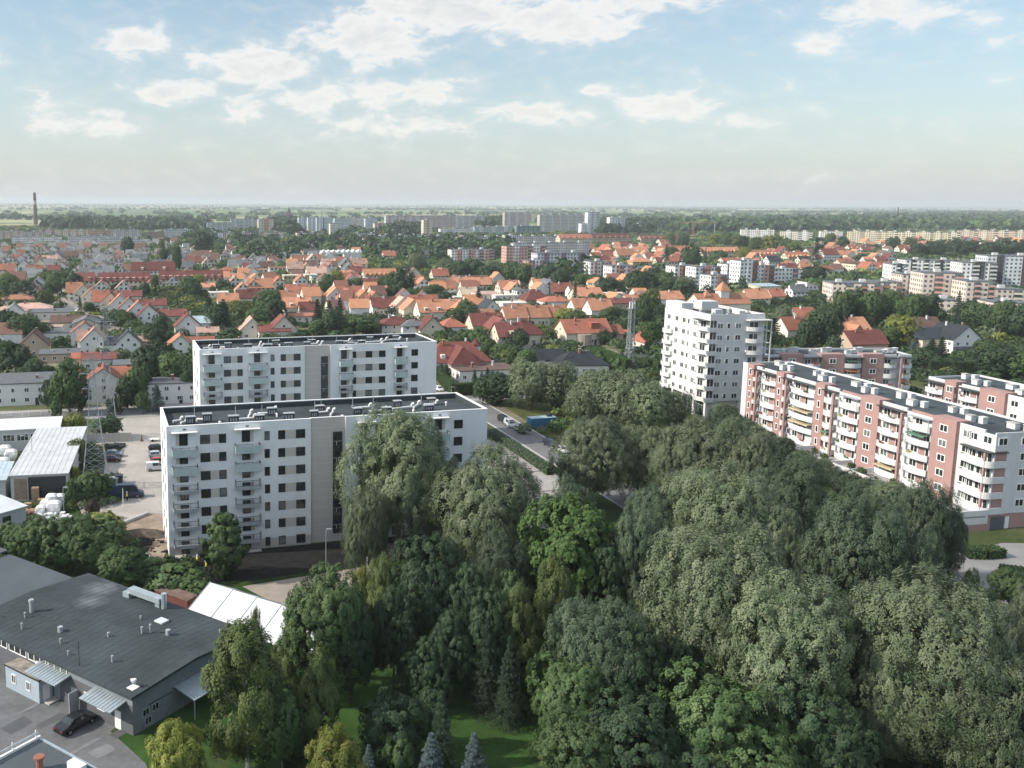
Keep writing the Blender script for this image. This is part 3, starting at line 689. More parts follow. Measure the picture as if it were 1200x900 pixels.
cbm = cb.mesh('corner_balcony', flat_white)
bk = MB().box(-.003, .2, 0, .02, 2.5, 2.6).mesh('wall_panel', pink_wall)
for k in range(1, 5):
    z = 3.0+(k-1)*2.82
    add('corner_balcony', cbm, B4, (0, 0, z-.15+.0))
    add('wall_panel', bk, B4, (0, 0, z+.2))
    for x in (-5.6, -3.5): add('window', wpair, B4, (x, -.003, z+.75))
    add('balcony_door', wdoor, B4, (-1.4, -.003, z+.1))
for x in (-5.6, -2.6): add('window', wpair, B4, (x, -.003, 3+4*2.82+.95))
add('window', wpair, B4, (.003, .5, 3+4*2.82+.95), R(90))
MB().prism(ring+[(.003, -.003)], 0, .16).build('canopy', dark_metal, B4, (0, 0, 3+4*2.82-.35))
MB().box(-.75, -1.6, 3, -.35, -1.2, 14).build('pillar', pink_wall, B4)
# raised garden terraces in front, their white walls, dividing walls and the garage door
te = MB()
te.box(-62, -6.0, 2.5, .5, -1.0, 2.75, 1)
te.box(-62, -6.3, 0, .5, -6.0, 3.6, 0); te.box(.2, -6.0, 0, .5, -.5, 3.8, 0); te.box(-62, -6.0, 0, -61.7, -1, 3.6)
for x in (-12.6, -27, -33, -45): te.box(x, -6.0, 2.75, x+.25, -.9, 3.7, 0)
te.box(.52, -6.25, 0, .56, 0, 1.3, 2); te.box(-61, -5.9, 0, 0, -.8, 2.45, 0)
te.build('garden_terrace', [white_old, paving, pink_wall], B4)
MB().box(.003, .6, 0, .06, 3.4, 2.3, 0).box(.005, 3.6, 0, .05, 4.4, 2.2, 1).build('garage_door', [mat('slate_door', (.10, .11, .14), .5, .3), white_metal], B4)
for (x, y, s) in ((-3, -3, .9), (-16, -6, 1.3), (-24, -4, .8), (-30, -6.5, 1.0), (-38, -3.5, 1.1), (-48, -5, .9)):
    pass
def seg_cycle(n, per, order):
    s = 0; out = []
    while s < n-2:
        for w, k in order:
            if s+w > n: break
            if k == 'c': out.append((s+.1, s+.6, 'c'))
            else: out.append((s, s+w, k))
            s += w
    return out
ORD = [(6.3, 'p'), (5.2, 'b')]
B5 = pink_block('pink and white flats behind the front row, long side to the camera', (152.5, 248.6, 0), R(2.0), 46, 12,
                [(0, 3.4, 'b'), (3.4, 3.9, 'c'), (4.2, 8.0, 'b'), (8, 13.8, 'p'), (13.8, 18.8, 'b'), (18.8, 25.2, 'p'), (25.2, 30.0, 'b'), (30, 36.2, 'p'), (36.2, 41, 'b'), (41, 46, 'p')], floors=5, z0=2.5, chim=10)
B6 = pink_block('third row of pink and white flats, cut off by the picture edge', (137.3+40*.185, 216.5-40*.983, 0), ANG4, 40, 14,
                [(0, 6, 'p'), (6, 12, 'b'), (12, 12.5, 'c'), (13, 18.5, 'w'), (18.5, 25, 'p'), (25, 30.5, 'b'), (30.6, 31.1, 'c'), (31.3, 34.5, 'p'), (34.5, 40, 'b')], floors=5, z0=2.5, chim=7)

# ------------------------------------------------------------------ the grey workshop with its yard
WH = thing('workshop', 'low grey workshop with a wide dark felt roof in the yard', 'workshop', (-22.8, 93.2, 0), R(54.0))
# local x along the end wall (away), local y along the front wall (to the left)
wall_grey = mat('grey_blue_render', (.20, .225, .25), .9, .2, var=.1, scale=.6)
wall_dark = mat('dark_grey_render', (.115, .12, .13), .9, .2, var=.08, scale=.6)
b = MB().box(0, 0, 0, 18.2, 30.3, 4.2, 0).box(-.02, .02, 0, 0, 30, 3.4, 1)
b.build('wall', [wall_grey, wall_dark], WH)
def stained_felt():
    m = roof_felt.copy(); m.name = 'dusty_roof_felt'; t = m.node_tree; b = t.nodes['Principled BSDF']; src = b.inputs['Base Color'].links[0].from_socket
    g = t.nodes.new('ShaderNodeNewGeometry'); fac = None
    for (u, v, sx) in ((116, 690, .30), (106, 706, .36), (126, 686, .5)):
        c = at(u, v, 5.0); mp = t.nodes.new('ShaderNodeMapping'); mp.vector_type = 'POINT'; mp.inputs['Location'].default_value = (-c.x*sx, -c.y*sx*.8, 0); mp.inputs['Scale'].default_value = (sx, sx*.8, 0)
        t.links.new(g.outputs['Position'], mp.inputs[0]); ln = t.nodes.new('ShaderNodeVectorMath'); ln.operation = 'LENGTH'; t.links.new(mp.outputs[0], ln.inputs[0])
        nz = t.nodes.new('ShaderNodeTexNoise'); nz.inputs['Scale'].default_value = .9; nz.inputs['Detail'].default_value = 5; t.links.new(g.outputs['Position'], nz.inputs['Vector'])
        ad = t.nodes.new('ShaderNodeMath'); ad.operation = 'ADD'; t.links.new(ln.outputs['Value'], ad.inputs[0]); t.links.new(nz.outputs['Fac'], ad.inputs[1])
        mr_ = t.nodes.new('ShaderNodeMapRange'); mr_.inputs[1].default_value = .45; mr_.inputs[2].default_value = 1.35; mr_.inputs[3].default_value = .75; mr_.inputs[4].default_value = 0; t.links.new(ad.outputs[0], mr_.inputs[0])
        if fac is None: fac = mr_.outputs[0]
        else:
            q = t.nodes.new('ShaderNodeMath'); q.operation = 'MAXIMUM'; t.links.new(fac, q.inputs[0]); t.links.new(mr_.outputs[0], q.inputs[1]); fac = q.outputs[0]
    x = t.nodes.new('ShaderNodeMix'); x.data_type = 'RGBA'; t.links.new(fac, x.inputs['Factor']); t.links.new(src, x.inputs['A']); x.inputs['B'].default_value = (.19, .21, .225, 1)
    t.links.new(x.outputs['Result'], b.inputs['Base Color']); return m
def ridge_sheet(x0, x1, y0, y1, ze, zr, t=.22):
    xm = (x0+x1)/2; b = MB()
    b.hexa([(x0, y0, ze-t), (xm, y0, zr-t), (xm, y1, zr-t), (x0, y1, ze-t), (x0, y0, ze), (xm, y0, zr), (xm, y1, zr), (x0, y1, ze)])
    b.hexa([(xm, y0, zr-t), (x1, y0, ze-t), (x1, y1, ze-t), (xm, y1, zr-t), (xm, y0, zr), (x1, y0, ze), (x1, y1, ze), (xm, y1, zr)]); return b
ridge_sheet(-.5, 18.7, -.45, 30.6, 4.75, 5.35, .3).build('roof', stained_felt(), WH)
MB().hexa([(0, 0, 4.2), (9.1, 0, 4.2), (9.1, .3, 4.2), (0, .3, 4.2), (0, 0, 4.45), (9.1, 0, 5.0), (9.1, .3, 5.0), (0, .3, 4.45)]).hexa([(9.1, 0, 4.2), (18.2, 0, 4.2), (18.2, .3, 4.2), (9.1, .3, 4.2), (9.1, 0, 5.0), (18.2, 0, 4.45), (18.2, .3, 4.45), (9.1, .3, 5.0)]).box(0, .3, 4.2, .3, 30.3, 4.45).build('gable_wall', wall_grey, WH)
for k, y in enumerate((11.0, 14.8, 18.6, 22.4, 26.2)):
    g = MB().box(-.06, y, 3.35, -.02, y+3.4, 4.15, 1)
    for q in range(4): g.box(-.1, y+q*1.12, 3.3, -.04, y+q*1.12+.12, 4.2, 0)
    g.box(-.1, y, 3.25, -.04, y+3.5, 3.37, 0)
    g.build('strip_window', [white_metal, glass], WH)
def wh_win(y, z, w, h, m=white_metal): add('window', win_mesh(w, h, frame=m, mull=1), WH, (-.02, y+w, z), R(-90))
wh_win(4.6, 1.2, 1.3, 1.5); wh_win(7.4, 1.6, .7, .9)
MB().box(-.08, 1.9, 0, -.02, 2.9, 2.15).build('door', white_metal, WH)
MB().box(-.1, 9.2, 0, -.02, 10.3, 2.4).build('door', grey_metal, WH)
MB().box(-.09, 12.4, 0, -.02, 15.0, 2.6).build('garage_door', mat('garage_shutter', (.20, .22, .25), .6, .3, stretch=(1, 1, 6)), WH)
MB().box(-1.4, 9.0, 0, -.2, 9.12, 2.5).build('open_door', grey_metal, WH)
def awn(y0, y1, z, d=2.2):
    b = MB().hexa([(-d, y0, z-.35), (-.02, y0, z), (-.02, y1, z), (-d, y1, z-.35), (-d, y0, z-.25), (-.02, y0, z+.1), (-.02, y1, z+.1), (-d, y1, z-.25)])
    n = int((y1-y0)/.5)
    for i in range(n): b.hexa([(-d, y0+i*.5, z-.25), (-.02, y0+i*.5, z+.1), (-.02, y0+i*.5+.06, z+.1), (-d, y0+i*.5+.06, z-.25), (-d, y0+i*.5, z-.2), (-.02, y0+i*.5, z+.15), (-.02, y0+i*.5+.06, z+.15), (-d, y0+i*.5+.06, z-.2)])
    b.build('metal_awning', zinc, WH)
awn(1.0, 6.2, 3.6); awn(10.4, 16.0, 3.6)
# lean-to with a corrugated roof on the end wall and windows beside it
le = MB().hexa([(6.0, -3.2, 2.35), (11.6, -3.2, 2.35), (11.6, -.02, 2.95), (6.0, -.02, 2.95), (6.0, -3.2, 2.45), (11.6, -3.2, 2.45), (11.6, -.02, 3.05), (6.0, -.02, 3.05)])
for i in range(14): le.hexa([(6.0+i*.4, -3.2, 2.45), (6.12+i*.4, -3.2, 2.45), (6.12+i*.4, -.02, 3.05), (6.0+i*.4, -.02, 3.05), (6.0+i*.4, -3.2, 2.51), (6.12+i*.4, -3.2, 2.51), (6.12+i*.4, -.02, 3.11), (6.0+i*.4, -.02, 3.11)])
for x in (6.2, 11.4): le.box(x-.06, -3.1, 0, x+.06, -3.0, 2.4)
le.build('lean_to_roof', zinc, WH)
for (x, z) in ((1.3, 1.5), (1.6, .4), (2.7, 1.5)):
    add('window', win_mesh(1.0, .9, frame=grey_metal, mull=1), WH, (x, -.003, z))
MB().box(2.2, -.05, 2.55, 5.6, -.003, 2.62).build('cable_duct', dark_metal, WH)
sm_ = MB()
for i in range(1, 30): sm_.hexa([(-.5, i, 4.76), (9.1, i, 5.36), (9.1, i+.06, 5.36), (-.5, i+.06, 4.76), (-.5, i, 4.765), (9.1, i, 5.365), (9.1, i+.06, 5.365), (-.5, i+.06, 4.765)]).hexa([(9.1, i+.5, 5.36), (18.7, i+.5, 4.76), (18.7, i+.56, 4.76), (9.1, i+.56, 5.36), (9.1, i+.5, 5.365), (18.7, i+.5, 4.765), (18.7, i+.56, 4.765), (9.1, i+.56, 5.365)])
sm_.build('felt_seams', mat('felt_seam', (.042, .052, .057), .8, .3, var=.2), WH)
# things standing on the roof
def cowl(x, y, h, r, cap=True, m=grey_metal, z=4.9):
    h, r = h*.8, r*.8
    b = MB().tube((0, 0, 0), (0, 0, h), r, n=10)
    if cap: b.tube((0, 0, h), (0, 0, h+.22), r*1.35, r*1.2, n=10)
    b.build('roof_vent', m, WH, (x, y, z))
for q in ((5.6, 25.4, 1.9, .36), (4.2, 24.8, .7, .14), (9.6, 9.2, .9, .16), (10.4, 8.6, 1.2, .16), (11.4, 6.6, .9, .38, False), (4.4, 18.0, .9, .42, False), (2.0, 28.2, 1.0, .15), (2.2, 22.6, .8, .15), (2.6, 15.6, .6, .15), (6.8, 12.0, .5, .16), (3.2, 7.0, .8, .15), (15.8, 2.2, .5, .14), (1.4, 12.6, .5, .12), (12.4, 12.6, .4, .12)):
    cowl(*q, z=4.72+.0625*min(q[0], 18.2-q[0])+.0)
MB().box(16.2, 13.4, 5.5, 17.3, 19.4, 6.2).box(16.4, 13.6, 4.7, 17.1, 14.4, 5.5).tube((16.8, 13.1, 4.6), (16.8, 13.1, 6.9), .38, n=10).box(16.0, 19.0, 4.8, 17.5, 20.2, 5.6).build('extract_duct', zinc, WH)
MB().box(13.0, 9.4, 5.05, 14.2, 10.8, 5.3).build('skylight', mat('milky_skylight', (.55, .58, .60), .3, .5), WH)
MB().tube((0, 0, 0), (0, 0, .8), .05).tube((0, 0, .7), (.25, -.25, 1.0), .42, .1, n=10).box(-.5, -.5, 0, .5, .5, .08).build('dish_aerial', white_metal, WH, (1.0, 1.0, 4.8))
MB().tube((0, 0, 0), (0, 0, 3.0), .04).tube((-.4, 0, 2.6), (.4, 0, 2.6), .02).tube((-.3, 0, 2.2), (.3, 0, 2.2), .02).build('aerial', dark_metal, WH, (.6, 9.6, 4.7))
# paler, slightly lower hall beyond it
H2 = thing('workshop', 'pale roofed hall joined behind the grey workshop', 'workshop', WH.location, WH.rotation_euler.z)
MB().box(-3.0, 30.65, 0, 15.6, 52, 4.0).build('wall', wall_grey, H2)
MB().hexa([(-3.4, 30.65, 4.35), (16, 30.65, 4.75), (16, 45.6, 4.75), (-3.4, 45.6, 4.35), (-3.4, 30.65, 4.55), (16, 30.65, 4.95), (16, 45.6, 4.95), (-3.4, 45.6, 4.55)]).build('roof', roof_felt_light, H2)
MB().hexa([(-3.4, 45.8, 4.9), (16, 45.8, 5.3), (16, 60, 5.3), (-3.4, 60, 4.9), (-3.4, 45.8, 5.1), (16, 45.8, 5.5), (16, 60, 5.5), (-3.4, 60, 5.1)]).build('roof', mat('mid_roof_felt', (.095, .105, .11), .85, .25, var=.15, scale=.3), H2)
sk = MB()
for i in range(5): sk.hexa([(15.9-.1*i, 24.0+3.6*i, 3.9), (17.6, 24.0+3.6*i, 3.5), (17.6, 27.3+3.6*i, 3.5), (15.9, 27.3+3.6*i, 3.9), (15.9, 24.0+3.6*i, 4.0), (17.6, 24.0+3.6*i, 3.6), (17.6, 27.3+3.6*i, 3.6), (15.9, 27.3+3.6*i, 4.0)])
# portable cabin
pc = thing('portable_cabin', 'pale blue portable cabin with a stained flat roof by the workshop', 'portable cabin', at(46.5, 825), R(54.0))
cabw = mat('cabin_sheet', (.33, .39, .44), .6, .3, var=.08, scale=1.0)
MB().box(0, 0, 0, 3.3, 6.4, 2.75).build('wall', cabw, pc)
MB().box(-.12, -.12, 2.75, 3.42, 6.52, 2.9).build('roof_edge', dark_metal, pc)
MB().box(-.05, -.05, 2.9, 3.35, 6.45, 2.93).build('roof', mat('stained_roof', (.26, .235, .20), .9, .2, var=.45, scale=.7), pc)
for y in (1.6, 4.4): add('window', win_mesh(.8, 1.1, frame=white_metal), pc, (-.003, y+.8, 1.0), R(-90))
MB().box(.5, -.05, .1, 1.4, -.003, 2.1).build('door', white_metal, pc); MB().box(1.8, -.04, .1, 2.7, -.003, 2.1).build('doorway_shade', dark_metal, pc)  # the second panel is a dark sheet painting the shade inside a doorway
MB().box(0, 0, 0, .8, .5, .6).tube((.4, -.01, .3), (.4, -.04, .3), .22, n=12).build('air_conditioner', white_metal, pc, (1.8, 2.6, 2.93))
MB().box(.4, -1.2, 0, 2.9, -.02, .2).build('doorstep', concrete, pc)
# flat building cut by the lower edge
lb = thing('garage_building', 'flat roofed building with a white edge at the lower left corner', 'garage', at(46, 866, 5.0), R(54.0)); lb.location.z = 0
MB().box(-14, -16, 0, 0, 0, 4.8).build('wall', wall_grey, lb); MB().box(-14.2, -16, 4.8, .2, .2, 5.0).build('roof', roof_felt_light, lb)
pb = MB().box(-14.2, .0, 5.0, .2, .25, 5.25)
for i in range(5): pb.box(-2.6*i-.3, .1, 5.25, -2.6*i-.2, .2, 6.0)
pb.box(-14.2, .12, 5.5, 0, .16, 5.75); pb.build('roof_edge', white_metal, lb)
MB().box(-.05, -16, 5.0, .2, 0, 5.1).build('gutter', zinc, lb)
MB().tube((-3, -4.2, 5), (-3, -4.2, 6.1), .32, n=10).tube((-3, -4.2, 6.1), (-3, -4.2, 6.3), .5, n=10).build('chimney', brick, lb)
MB().box(-1.6, -8.2, 5, -.8, -6.4, 5.9).build('skylight', white_metal, lb)

# white marquee behind the workshop
TN = thing('marquee', 'white pitched marquee beside the gravel path', 'marquee', at(246, 682.5, 5.4), math.atan2(-8.1, 11.6)); TN.location.z = 0
tb = MB(); LT, HW, ZE, ZR = 21.0, 5.2, 2.6, 5.4
for i in range(5):
    x0, x1 = i*LT/5, (i+1)*LT/5
    for sgn in (-1, 1):
        q = [(x0, 0, ZR), (x1, 0, ZR), (x1, sgn*HW, ZE), (x0, sgn*HW, ZE)]
        if sgn < 0: q.reverse()
        tb.face(q, 0)
        w = [(x0, sgn*HW, ZE), (x1, sgn*HW, ZE), (x1, sgn*HW, 0), (x0, sgn*HW, 0)]
        tb.face(w if sgn > 0 else w[::-1], 0)
for x in (0, LT): tb.face([(x, -HW, 0), (x, HW, 0), (x, HW, ZE), (x, 0, ZR), (x, -HW, ZE)], 0)
tb.build('cover', tent_cloth, TN)
fr = MB()
for i in range(6):
    x = i*LT/5
    for sgn in (-1, 1):
        fr.tube((x, 0, ZR+.03), (x, sgn*(HW+.02), ZE+.03), .06, n=5); fr.tube((x, sgn*(HW+.03), ZE), (x, sgn*(HW+.03), 0), .06, n=5)
fr.build('frame', mat('alloy', (.5, .52, .54), .4, .5, metal=.5), TN)
cr = thing('shed', 'long red brown shed between the grass and the marquee', 'shed', at(206, 712), R(-35))
MB().box(-3.2, -.9, 0, 3.2, .9, 2.1).build('wall', mat('red_sheet', (.15, .055, .045), .7, .3), cr)
MB().hexa([(-3.3, -1, 2.1), (3.3, -1, 2.1), (3.3, 1, 2.1), (-3.3, 1, 2.1), (-3.3, -1, 2.2), (3.3, -1, 2.2), (3.3, 1, 2.4), (-3.3, 1, 2.4)]).build('roof', mat('rusty_roof', (.15, .10, .085), .8, .2, var=.3, scale=1.5), cr)

# ------------------------------------------------------------------ builders' yard on the left
def shed(label, p, rz, w, d, h, slope=.0, rc=(.50, .52, .53), wc=(.45, .46, .47), name='storage_shed', cat='storage shed', strips=True):
    o = thing(name, label, cat, p, rz)
    add('wall', MB().box(0, 0, 0, w, d, h).mesh('wall', house_wall), o, color=wc)
    b = MB().hexa([(-.3, -.3, h), (w+.3, -.3, h), (w+.3, d+.3, h+slope), (-.3, d+.3, h+slope), (-.3, -.3, h+.18), (w+.3, -.3, h+.18), (w+.3, d+.3, h+slope+.18), (-.3, d+.3, h+slope+.18)])
    if strips:
        n = int(w/1.0)
        for i in range(n): 
            x = w*i/n; b.hexa([(x, -.3, h+.18), (x+.06, -.3, h+.18), (x+.06, d+.3, h+slope+.18), (x, d+.3, h+slope+.18), (x, -.3, h+.22), (x+.06, -.3, h+.22), (x+.06, d+.3, h+slope+.22), (x, d+.3, h+slope+.22)])
    add('roof', b.mesh('roof', flat_roof), o, color=rc)
    return o
q0, q1, q2 = at(12, 558, 5.0), at(72, 560, 5.0), at(75, 505, 5.0)
rz = math.atan2(q1.y-q0.y, q1.x-q0.x)
o = shed('open fronted store with a wide white metal roof, pallets at its front', (q0.x, q0.y, 0), R(10), 10.5, 36, 5.0, .5)
MB().box(.6, -.05, .3, 3.0, .003, 4.4, 0).build('wall_panel', sand, o); MB().box(3.2, -.04, .1, 10.2, .003, 4.6).build('open_front_shade', dark_metal, o)  # solid dark sheet stands in for the shaded inside of the store
q0 = at(-20, 506, 5.0); o = shed('long white flat roofed hall beside the main road', (q0.x, q0.y, 0), R(14), 16.6, 11, 5.0, .1, rc=(.60, .61, .61), strips=False)
for k in range(4): add('window', win_mesh(2.6, 1.6, frame=white_metal, mull=2), o, (4.2+3.0*k, -.003, 2.4))
q0 = at(30, 592, 3.6); o = shed('small grey shed with a pale ridged roof, nearest to the pallets', (q0.x-5.0, q0.y-6.6, 0), R(52), 8.2, 8, 3.4, .3, rc=(.52, .55, .57), wc=(.36, .40, .43))
add('window', win_mesh(1.6, 1.0, mull=1), o, (3.6, -.003, 1.6))
q0 = at(0, 560, 4.2); o = shed('pale blue sheet roofed lean-to at the left picture edge', (q0.x-8.5, q0.y-3, 0), R(12), 10, 11, 4.0, .5, rc=(.42, .50, .55))
def pallets(u, v, n, w=1.2, d=1.0, label='', rz=.2):
    o = thing('pallet_stack', label, 'pallet stack', at(u, v), rz, 'pallet stacks in front of the white roofed store')
    for k in range(n):
        b = MB(); z = .16*k
        for i in range(3): b.box(-w/2, -d/2+i*(d/2-.06), z, w/2, -d/2+i*(d/2-.06)+.12, z+.1)
        for i in range(6): b.box(-w/2+i*(w/6), -d/2, z+.1, -w/2+i*(w/6)+w/7, d/2, z+.13)
        b.build('pallet', wood, o)
    return o
PS = [(33, 585, 16, 'reddish pallet stack left of the tall one'), (42, 588, 18, 'pale pallet stack with a low pile at its foot'), (51, 578, 24, 'tallest pallet stack, square and brown'), (59, 580, 20, 'narrow pallet stack right of the tallest'), (66, 583, 19, 'leaning pallet stack at the right end'), (41, 577, 20, 'pallet stack standing behind the pale one'), (49, 592, 8, 'low pallet stack in front of the tallest'), (33, 594, 5, 'lowest pallet stack beside the rubble')]
for u, v, n, lb_ in PS: pallets(u, v, n, 1.3, 1.2, lb_, .15+.1*rng.random())
white_sheet = mat('white_sheeting', (.70, .71, .72), .6, .3, var=.08, scale=1.5)
def bag(u, v, s, label, m=white_sheet, rz=0.0):
    """a full bulk bag: bulging sides, gathered top"""
    b = MB(); r = random.Random(int(u*7+v)); rings = []
    for (z, k) in ((0, .85), (.25, 1.04), (.6, 1.08), (.9, .95), (1.02, .6), (1.05, .2)):
        rings.append([(s*k*.5*(math.copysign(abs(math.cos(a))**.3, math.cos(a)))*(1+r.uniform(-.06, .06)), s*k*.5*math.copysign(abs(math.sin(a))**.3, math.sin(a))*(1+r.uniform(-.06, .06)), s*z*.9) for a in [6.28318*i/12 for i in range(12)]])
    for a, c in zip(rings, rings[1:]):
        for i in range(12): b.face([a[i], a[(i+1) % 12], c[(i+1) % 12], c[i]])
    b.face(rings[-1])
    o = b.build('bulk_bag', m, None, at(u, v), rz); return tag(o, label, 'bulk bag', 'white bulk bags by the pallets')
for u, v, s, l_ in ((18, 575, 1.8, 'white bulk bag by the corner of the lean-to'), (26, 578, 1.6, 'white bulk bag left of the pallet stacks'), (61, 591, 2.2, 'large grey white bag right of the rubble'), (70, 590, 2.0, 'large bag nearest to the lamp post'), (54, 596, 1.9, 'half open white bag on the rubble'), (64, 600, 2.3, 'wide slumped white bag in front'), (48, 602, 1.7, 'small white bag in front of the low pallets'),
                  (4, 521, 2.6, 'wrapped white stack beside the long hall, leftmost'), (10, 517, 2.6, 'wrapped white stack beside the long hall, second'), (16, 523, 2.6, 'wrapped white stack nearest to the store roof'), (6, 534, 2.6, 'wrapped white stack in the middle of the row'), (13, 538, 2.4, 'wrapped white stack under the lamp arm'), (4, 548, 2.4, 'wrapped white stack above the lean-to roof')):
    bag(u, v, s, l_, rz=.3*rng.random())
def rubble(name, label, u, v, n, spread, m, smin, smax, seed, cat='rubble heap'):
    r = random.Random(seed); b = MB()
    for i in range(n):
        x, y = r.gauss(0, spread), r.gauss(0, spread); s = r.uniform(smin, smax); z = max(0, spread*.35-.25*math.hypot(x, y))
        c = [Vector((sx*s*r.uniform(.5, 1), sy*s*r.uniform(.5, 1), z+sz*s*r.uniform(.4, .9)+s*.4)) for sz in (-.5, .5) for sx, sy in ((-1, -1), (1, -1), (1, 1), (-1, 1))]
        b.hexa([(x+k.x, y+k.y, k.z) for k in c])
    o = b.build(name, m, None, at(u, v)); return tag(o, label, cat, None, 'stuff')
rubble('brick_rubble', 'broken bricks in front of the low pallets', 41, 600, 60, 1.0, mat('broken_brick', (.33, .2, .14), .95, .1, var=.3, scale=2), .15, .45, 3)
rubble('white_rubble', 'white scrap and sheeting near the lamp post', 58, 606, 70, 1.5, white_sheet, .2, .6, 5)
rubble('spoil_heap', 'scattered clods on the dug ground', 160, 640, 90, 2.5, soil, .15, .5, 9)
sp = MB(); rr = random.Random(4); n = 18
ringo = [(5.2*math.cos(a)*(1+.12*rr.uniform(-1, 1)), 3.0*math.sin(a)*(1+.12*rr.uniform(-1, 1)), .02) for a in [6.28318*i/n for i in range(n)]]
ringi = [(2.6*math.cos(a)+.3*rr.uniform(-1, 1), 1.5*math.sin(a)+.2*rr.uniform(-1, 1), .9+.2*rr.uniform(-1, 1)) for a in [6.28318*i/n for i in range(n)]]
for i in range(n): sp.face([ringo[i], ringo[(i+1) % n], ringi[(i+1) % n], ringi[i]]); sp.face([ringi[i], ringi[(i+1) % n], (0, 0, 1.15)])
tag(sp.build('soil_mound', mat('brown_soil', (.10, .083, .068), .97, .1, var=.3, scale=1.2, bump=.8), None, at(164, 628), .2), 'low brown mound of dug earth beside the white block', 'soil mound')

# ------------------------------------------------------------------ pylons, mast, poles, fences
galv = mat('galvanised_steel', (.36, .39, .40), .5, .5, metal=.4, var=.1, scale=1)
def lattice(b, base, top, w0, w1, n, t=.09, rz=0.0, d0=None, d1=None):
    d0 = w0 if d0 is None else d0; d1 = w1 if d1 is None else d1
    base, top = Vector(base), Vector(top)
    def ring(k):
        f = k/n; c = base.lerp(top, f); w = w0+(w1-w0)*f; d = d0+(d1-d0)*f
        r = Matrix.Rotation(rz, 3, 'Z')
        return [c+r @ Vector((sx*w/2, sy*d/2, 0)) for sx, sy in ((-1, -1), (1, -1), (1, 1), (-1, 1))]
    prev = ring(0)
    for k in range(1, n+1):
        cur = ring(k)
        for i in range(4):
            j = (i+1) % 4
            b.tube(prev[i], cur[i], t, n=4); b.tube(prev[i], cur[j], t*.6, n=4); b.tube(prev[j], cur[i], t*.6, n=4); b.tube(cur[i], cur[j], t*.55, n=4)
        prev = cur
def pylon(label, p, h, wb, rz, split):
    o = thing('lattice_pylon', label, 'pylon', p, rz, 'power pylons by the builders yard')
    b = MB(); lattice(b, (0, 0, 0), (0, 0, h*split), wb, wb*.36, 6, .07); lattice(b, (0, 0, h*split), (0, 0, h), wb*.36, .45, 9, .05); b.build('tower', galv, o)
    for k, (z, a) in enumerate(((.74, 2.0), (.85, 2.5), (.95, 1.9))):
        c = MB()
        for s in (-1, 1):
            for y in (-.45, .45): c.tube((0, y, h*z), (s*a, 0, h*z), .06, n=4)
            c.tube((0, 0, h*z+.9), (s*a, 0, h*z), .05, n=4)
            for q in (.35, .65): c.tube((s*a*q, .3*(1-q), h*z), (s*a*q, -.3*(1-q), h*z), .04, n=4); c.tube((s*a*q, 0, h*z), (s*a*q, 0, h*z+.9*(1-q)), .04, n=4)
        arm = c.build('cross_arm', galv, o)
        for s in (-1, 1):
            i_ = MB()
            for q in range(5): i_.tube((s*a, 0, h*z-.15-q*.16), (s*a, 0, h*z-.22-q*.16), .12, n=8)
            i_.tube((s*a, 0, h*z), (s*a, 0, h*z-1.0), .03, n=4); i_.build('insulator', mat('brown_porcelain', (.16, .09, .06), .3, .5), arm)
    return o
py1 = at(103, 553); PY1 = pylon('front lattice pylon with its wide feet among the shrubs', (-50.3, 181.3, 0), 27.5, 5.4, R(12), .55)
py2 = at(128, 512); PY2 = pylon('rear lattice pylon behind the low concrete wall', (py2.x, py2.y, 0), 33.5, 4.2, R(12), .5)
# telecom mast near the tower
mp = at(737, 437)
o = thing('lattice_mast', 'tall slim lattice mast with aerials beside the bright hedge', 'mast', (mp.x, mp.y, 0), R(20))
b = MB(); lattice(b, (0, 0, 0), (0, 0, 24.5), 2.2, 1.2, 14, .12); b.tube((0, 0, 24.5), (0, 0, 28.0), .1, n=6); b.build('tower', galv, o)
b = MB()
for z in (4.0, 8.4, 22.0): b.box(-1.2, -1.2, z, 1.2, 1.2, z+.12)
b.box(-4, -.06, 18.6, 4, .06, 18.75); b.build('platform', galv, o)
for i, (z, a, r) in enumerate(((5.2, .4, .6), (6.4, 2.6, .75), (7.2, 4.6, .6), (9.2, 1.4, .5), (5.8, 5.6, .55))):
    c = Vector((math.cos(a)*1.5, math.sin(a)*1.5, z)); d = Vector((math.cos(a), math.sin(a), 0))
    MB().tube(c-d*.25, c+d*.25, r, r*.9, n=12).tube(c-d*1.1, c-d*.25, .06, n=4).build('dish_aerial', mat('dark_dish', (.16, .18, .19), .5, .4), o)
for i in range(6):
    a = i*1.047; c = Vector((math.cos(a)*.95, math.sin(a)*.95, 23.2))
    MB().box(-.15, -.1, -1.0, .15, .1, 1.0).build('panel_aerial', white_metal, o, c, a+1.57)
MB().box(-.35, -.35, 14, .35, .35, 24).build('cable_tray', dark_metal, o)
def pole(name, label, u, v, h, arm=0.0, r=.09, ang=0.0, head=True, m=galv, cat='lamp post'):
    o = thing(name, label, cat, at(u, v), ang)
    b = MB().tube((0, 0, 0), (0, 0, h), r, r*.6, n=7)
    if arm: b.tube((0, 0, h), (arm*.5, 0, h+.45), r*.6, n=6).tube((arm*.5, 0, h+.45), (arm, 0, h+.5), r*.6, n=6)
    b.build('post', m, o)
    if head: MB().box(arm-.15, -.14, h+(.42 if arm else 0), arm+.65, .14, h+(.58 if arm else .16)).build('lamp_head', grey_metal, o)
    return o
pole('street_lamp', 'curved arm street lamp standing in front of the white store roof', 39, 560, 8.5, -2.2)
pole('street_lamp', 'slim grey lamp post on the dark soil before the white block', 382, 668, 6.2, .2)
pole('street_lamp', 'slim lamp post by the side street near the parked white car', 642.5, 549, 4.2, .3)
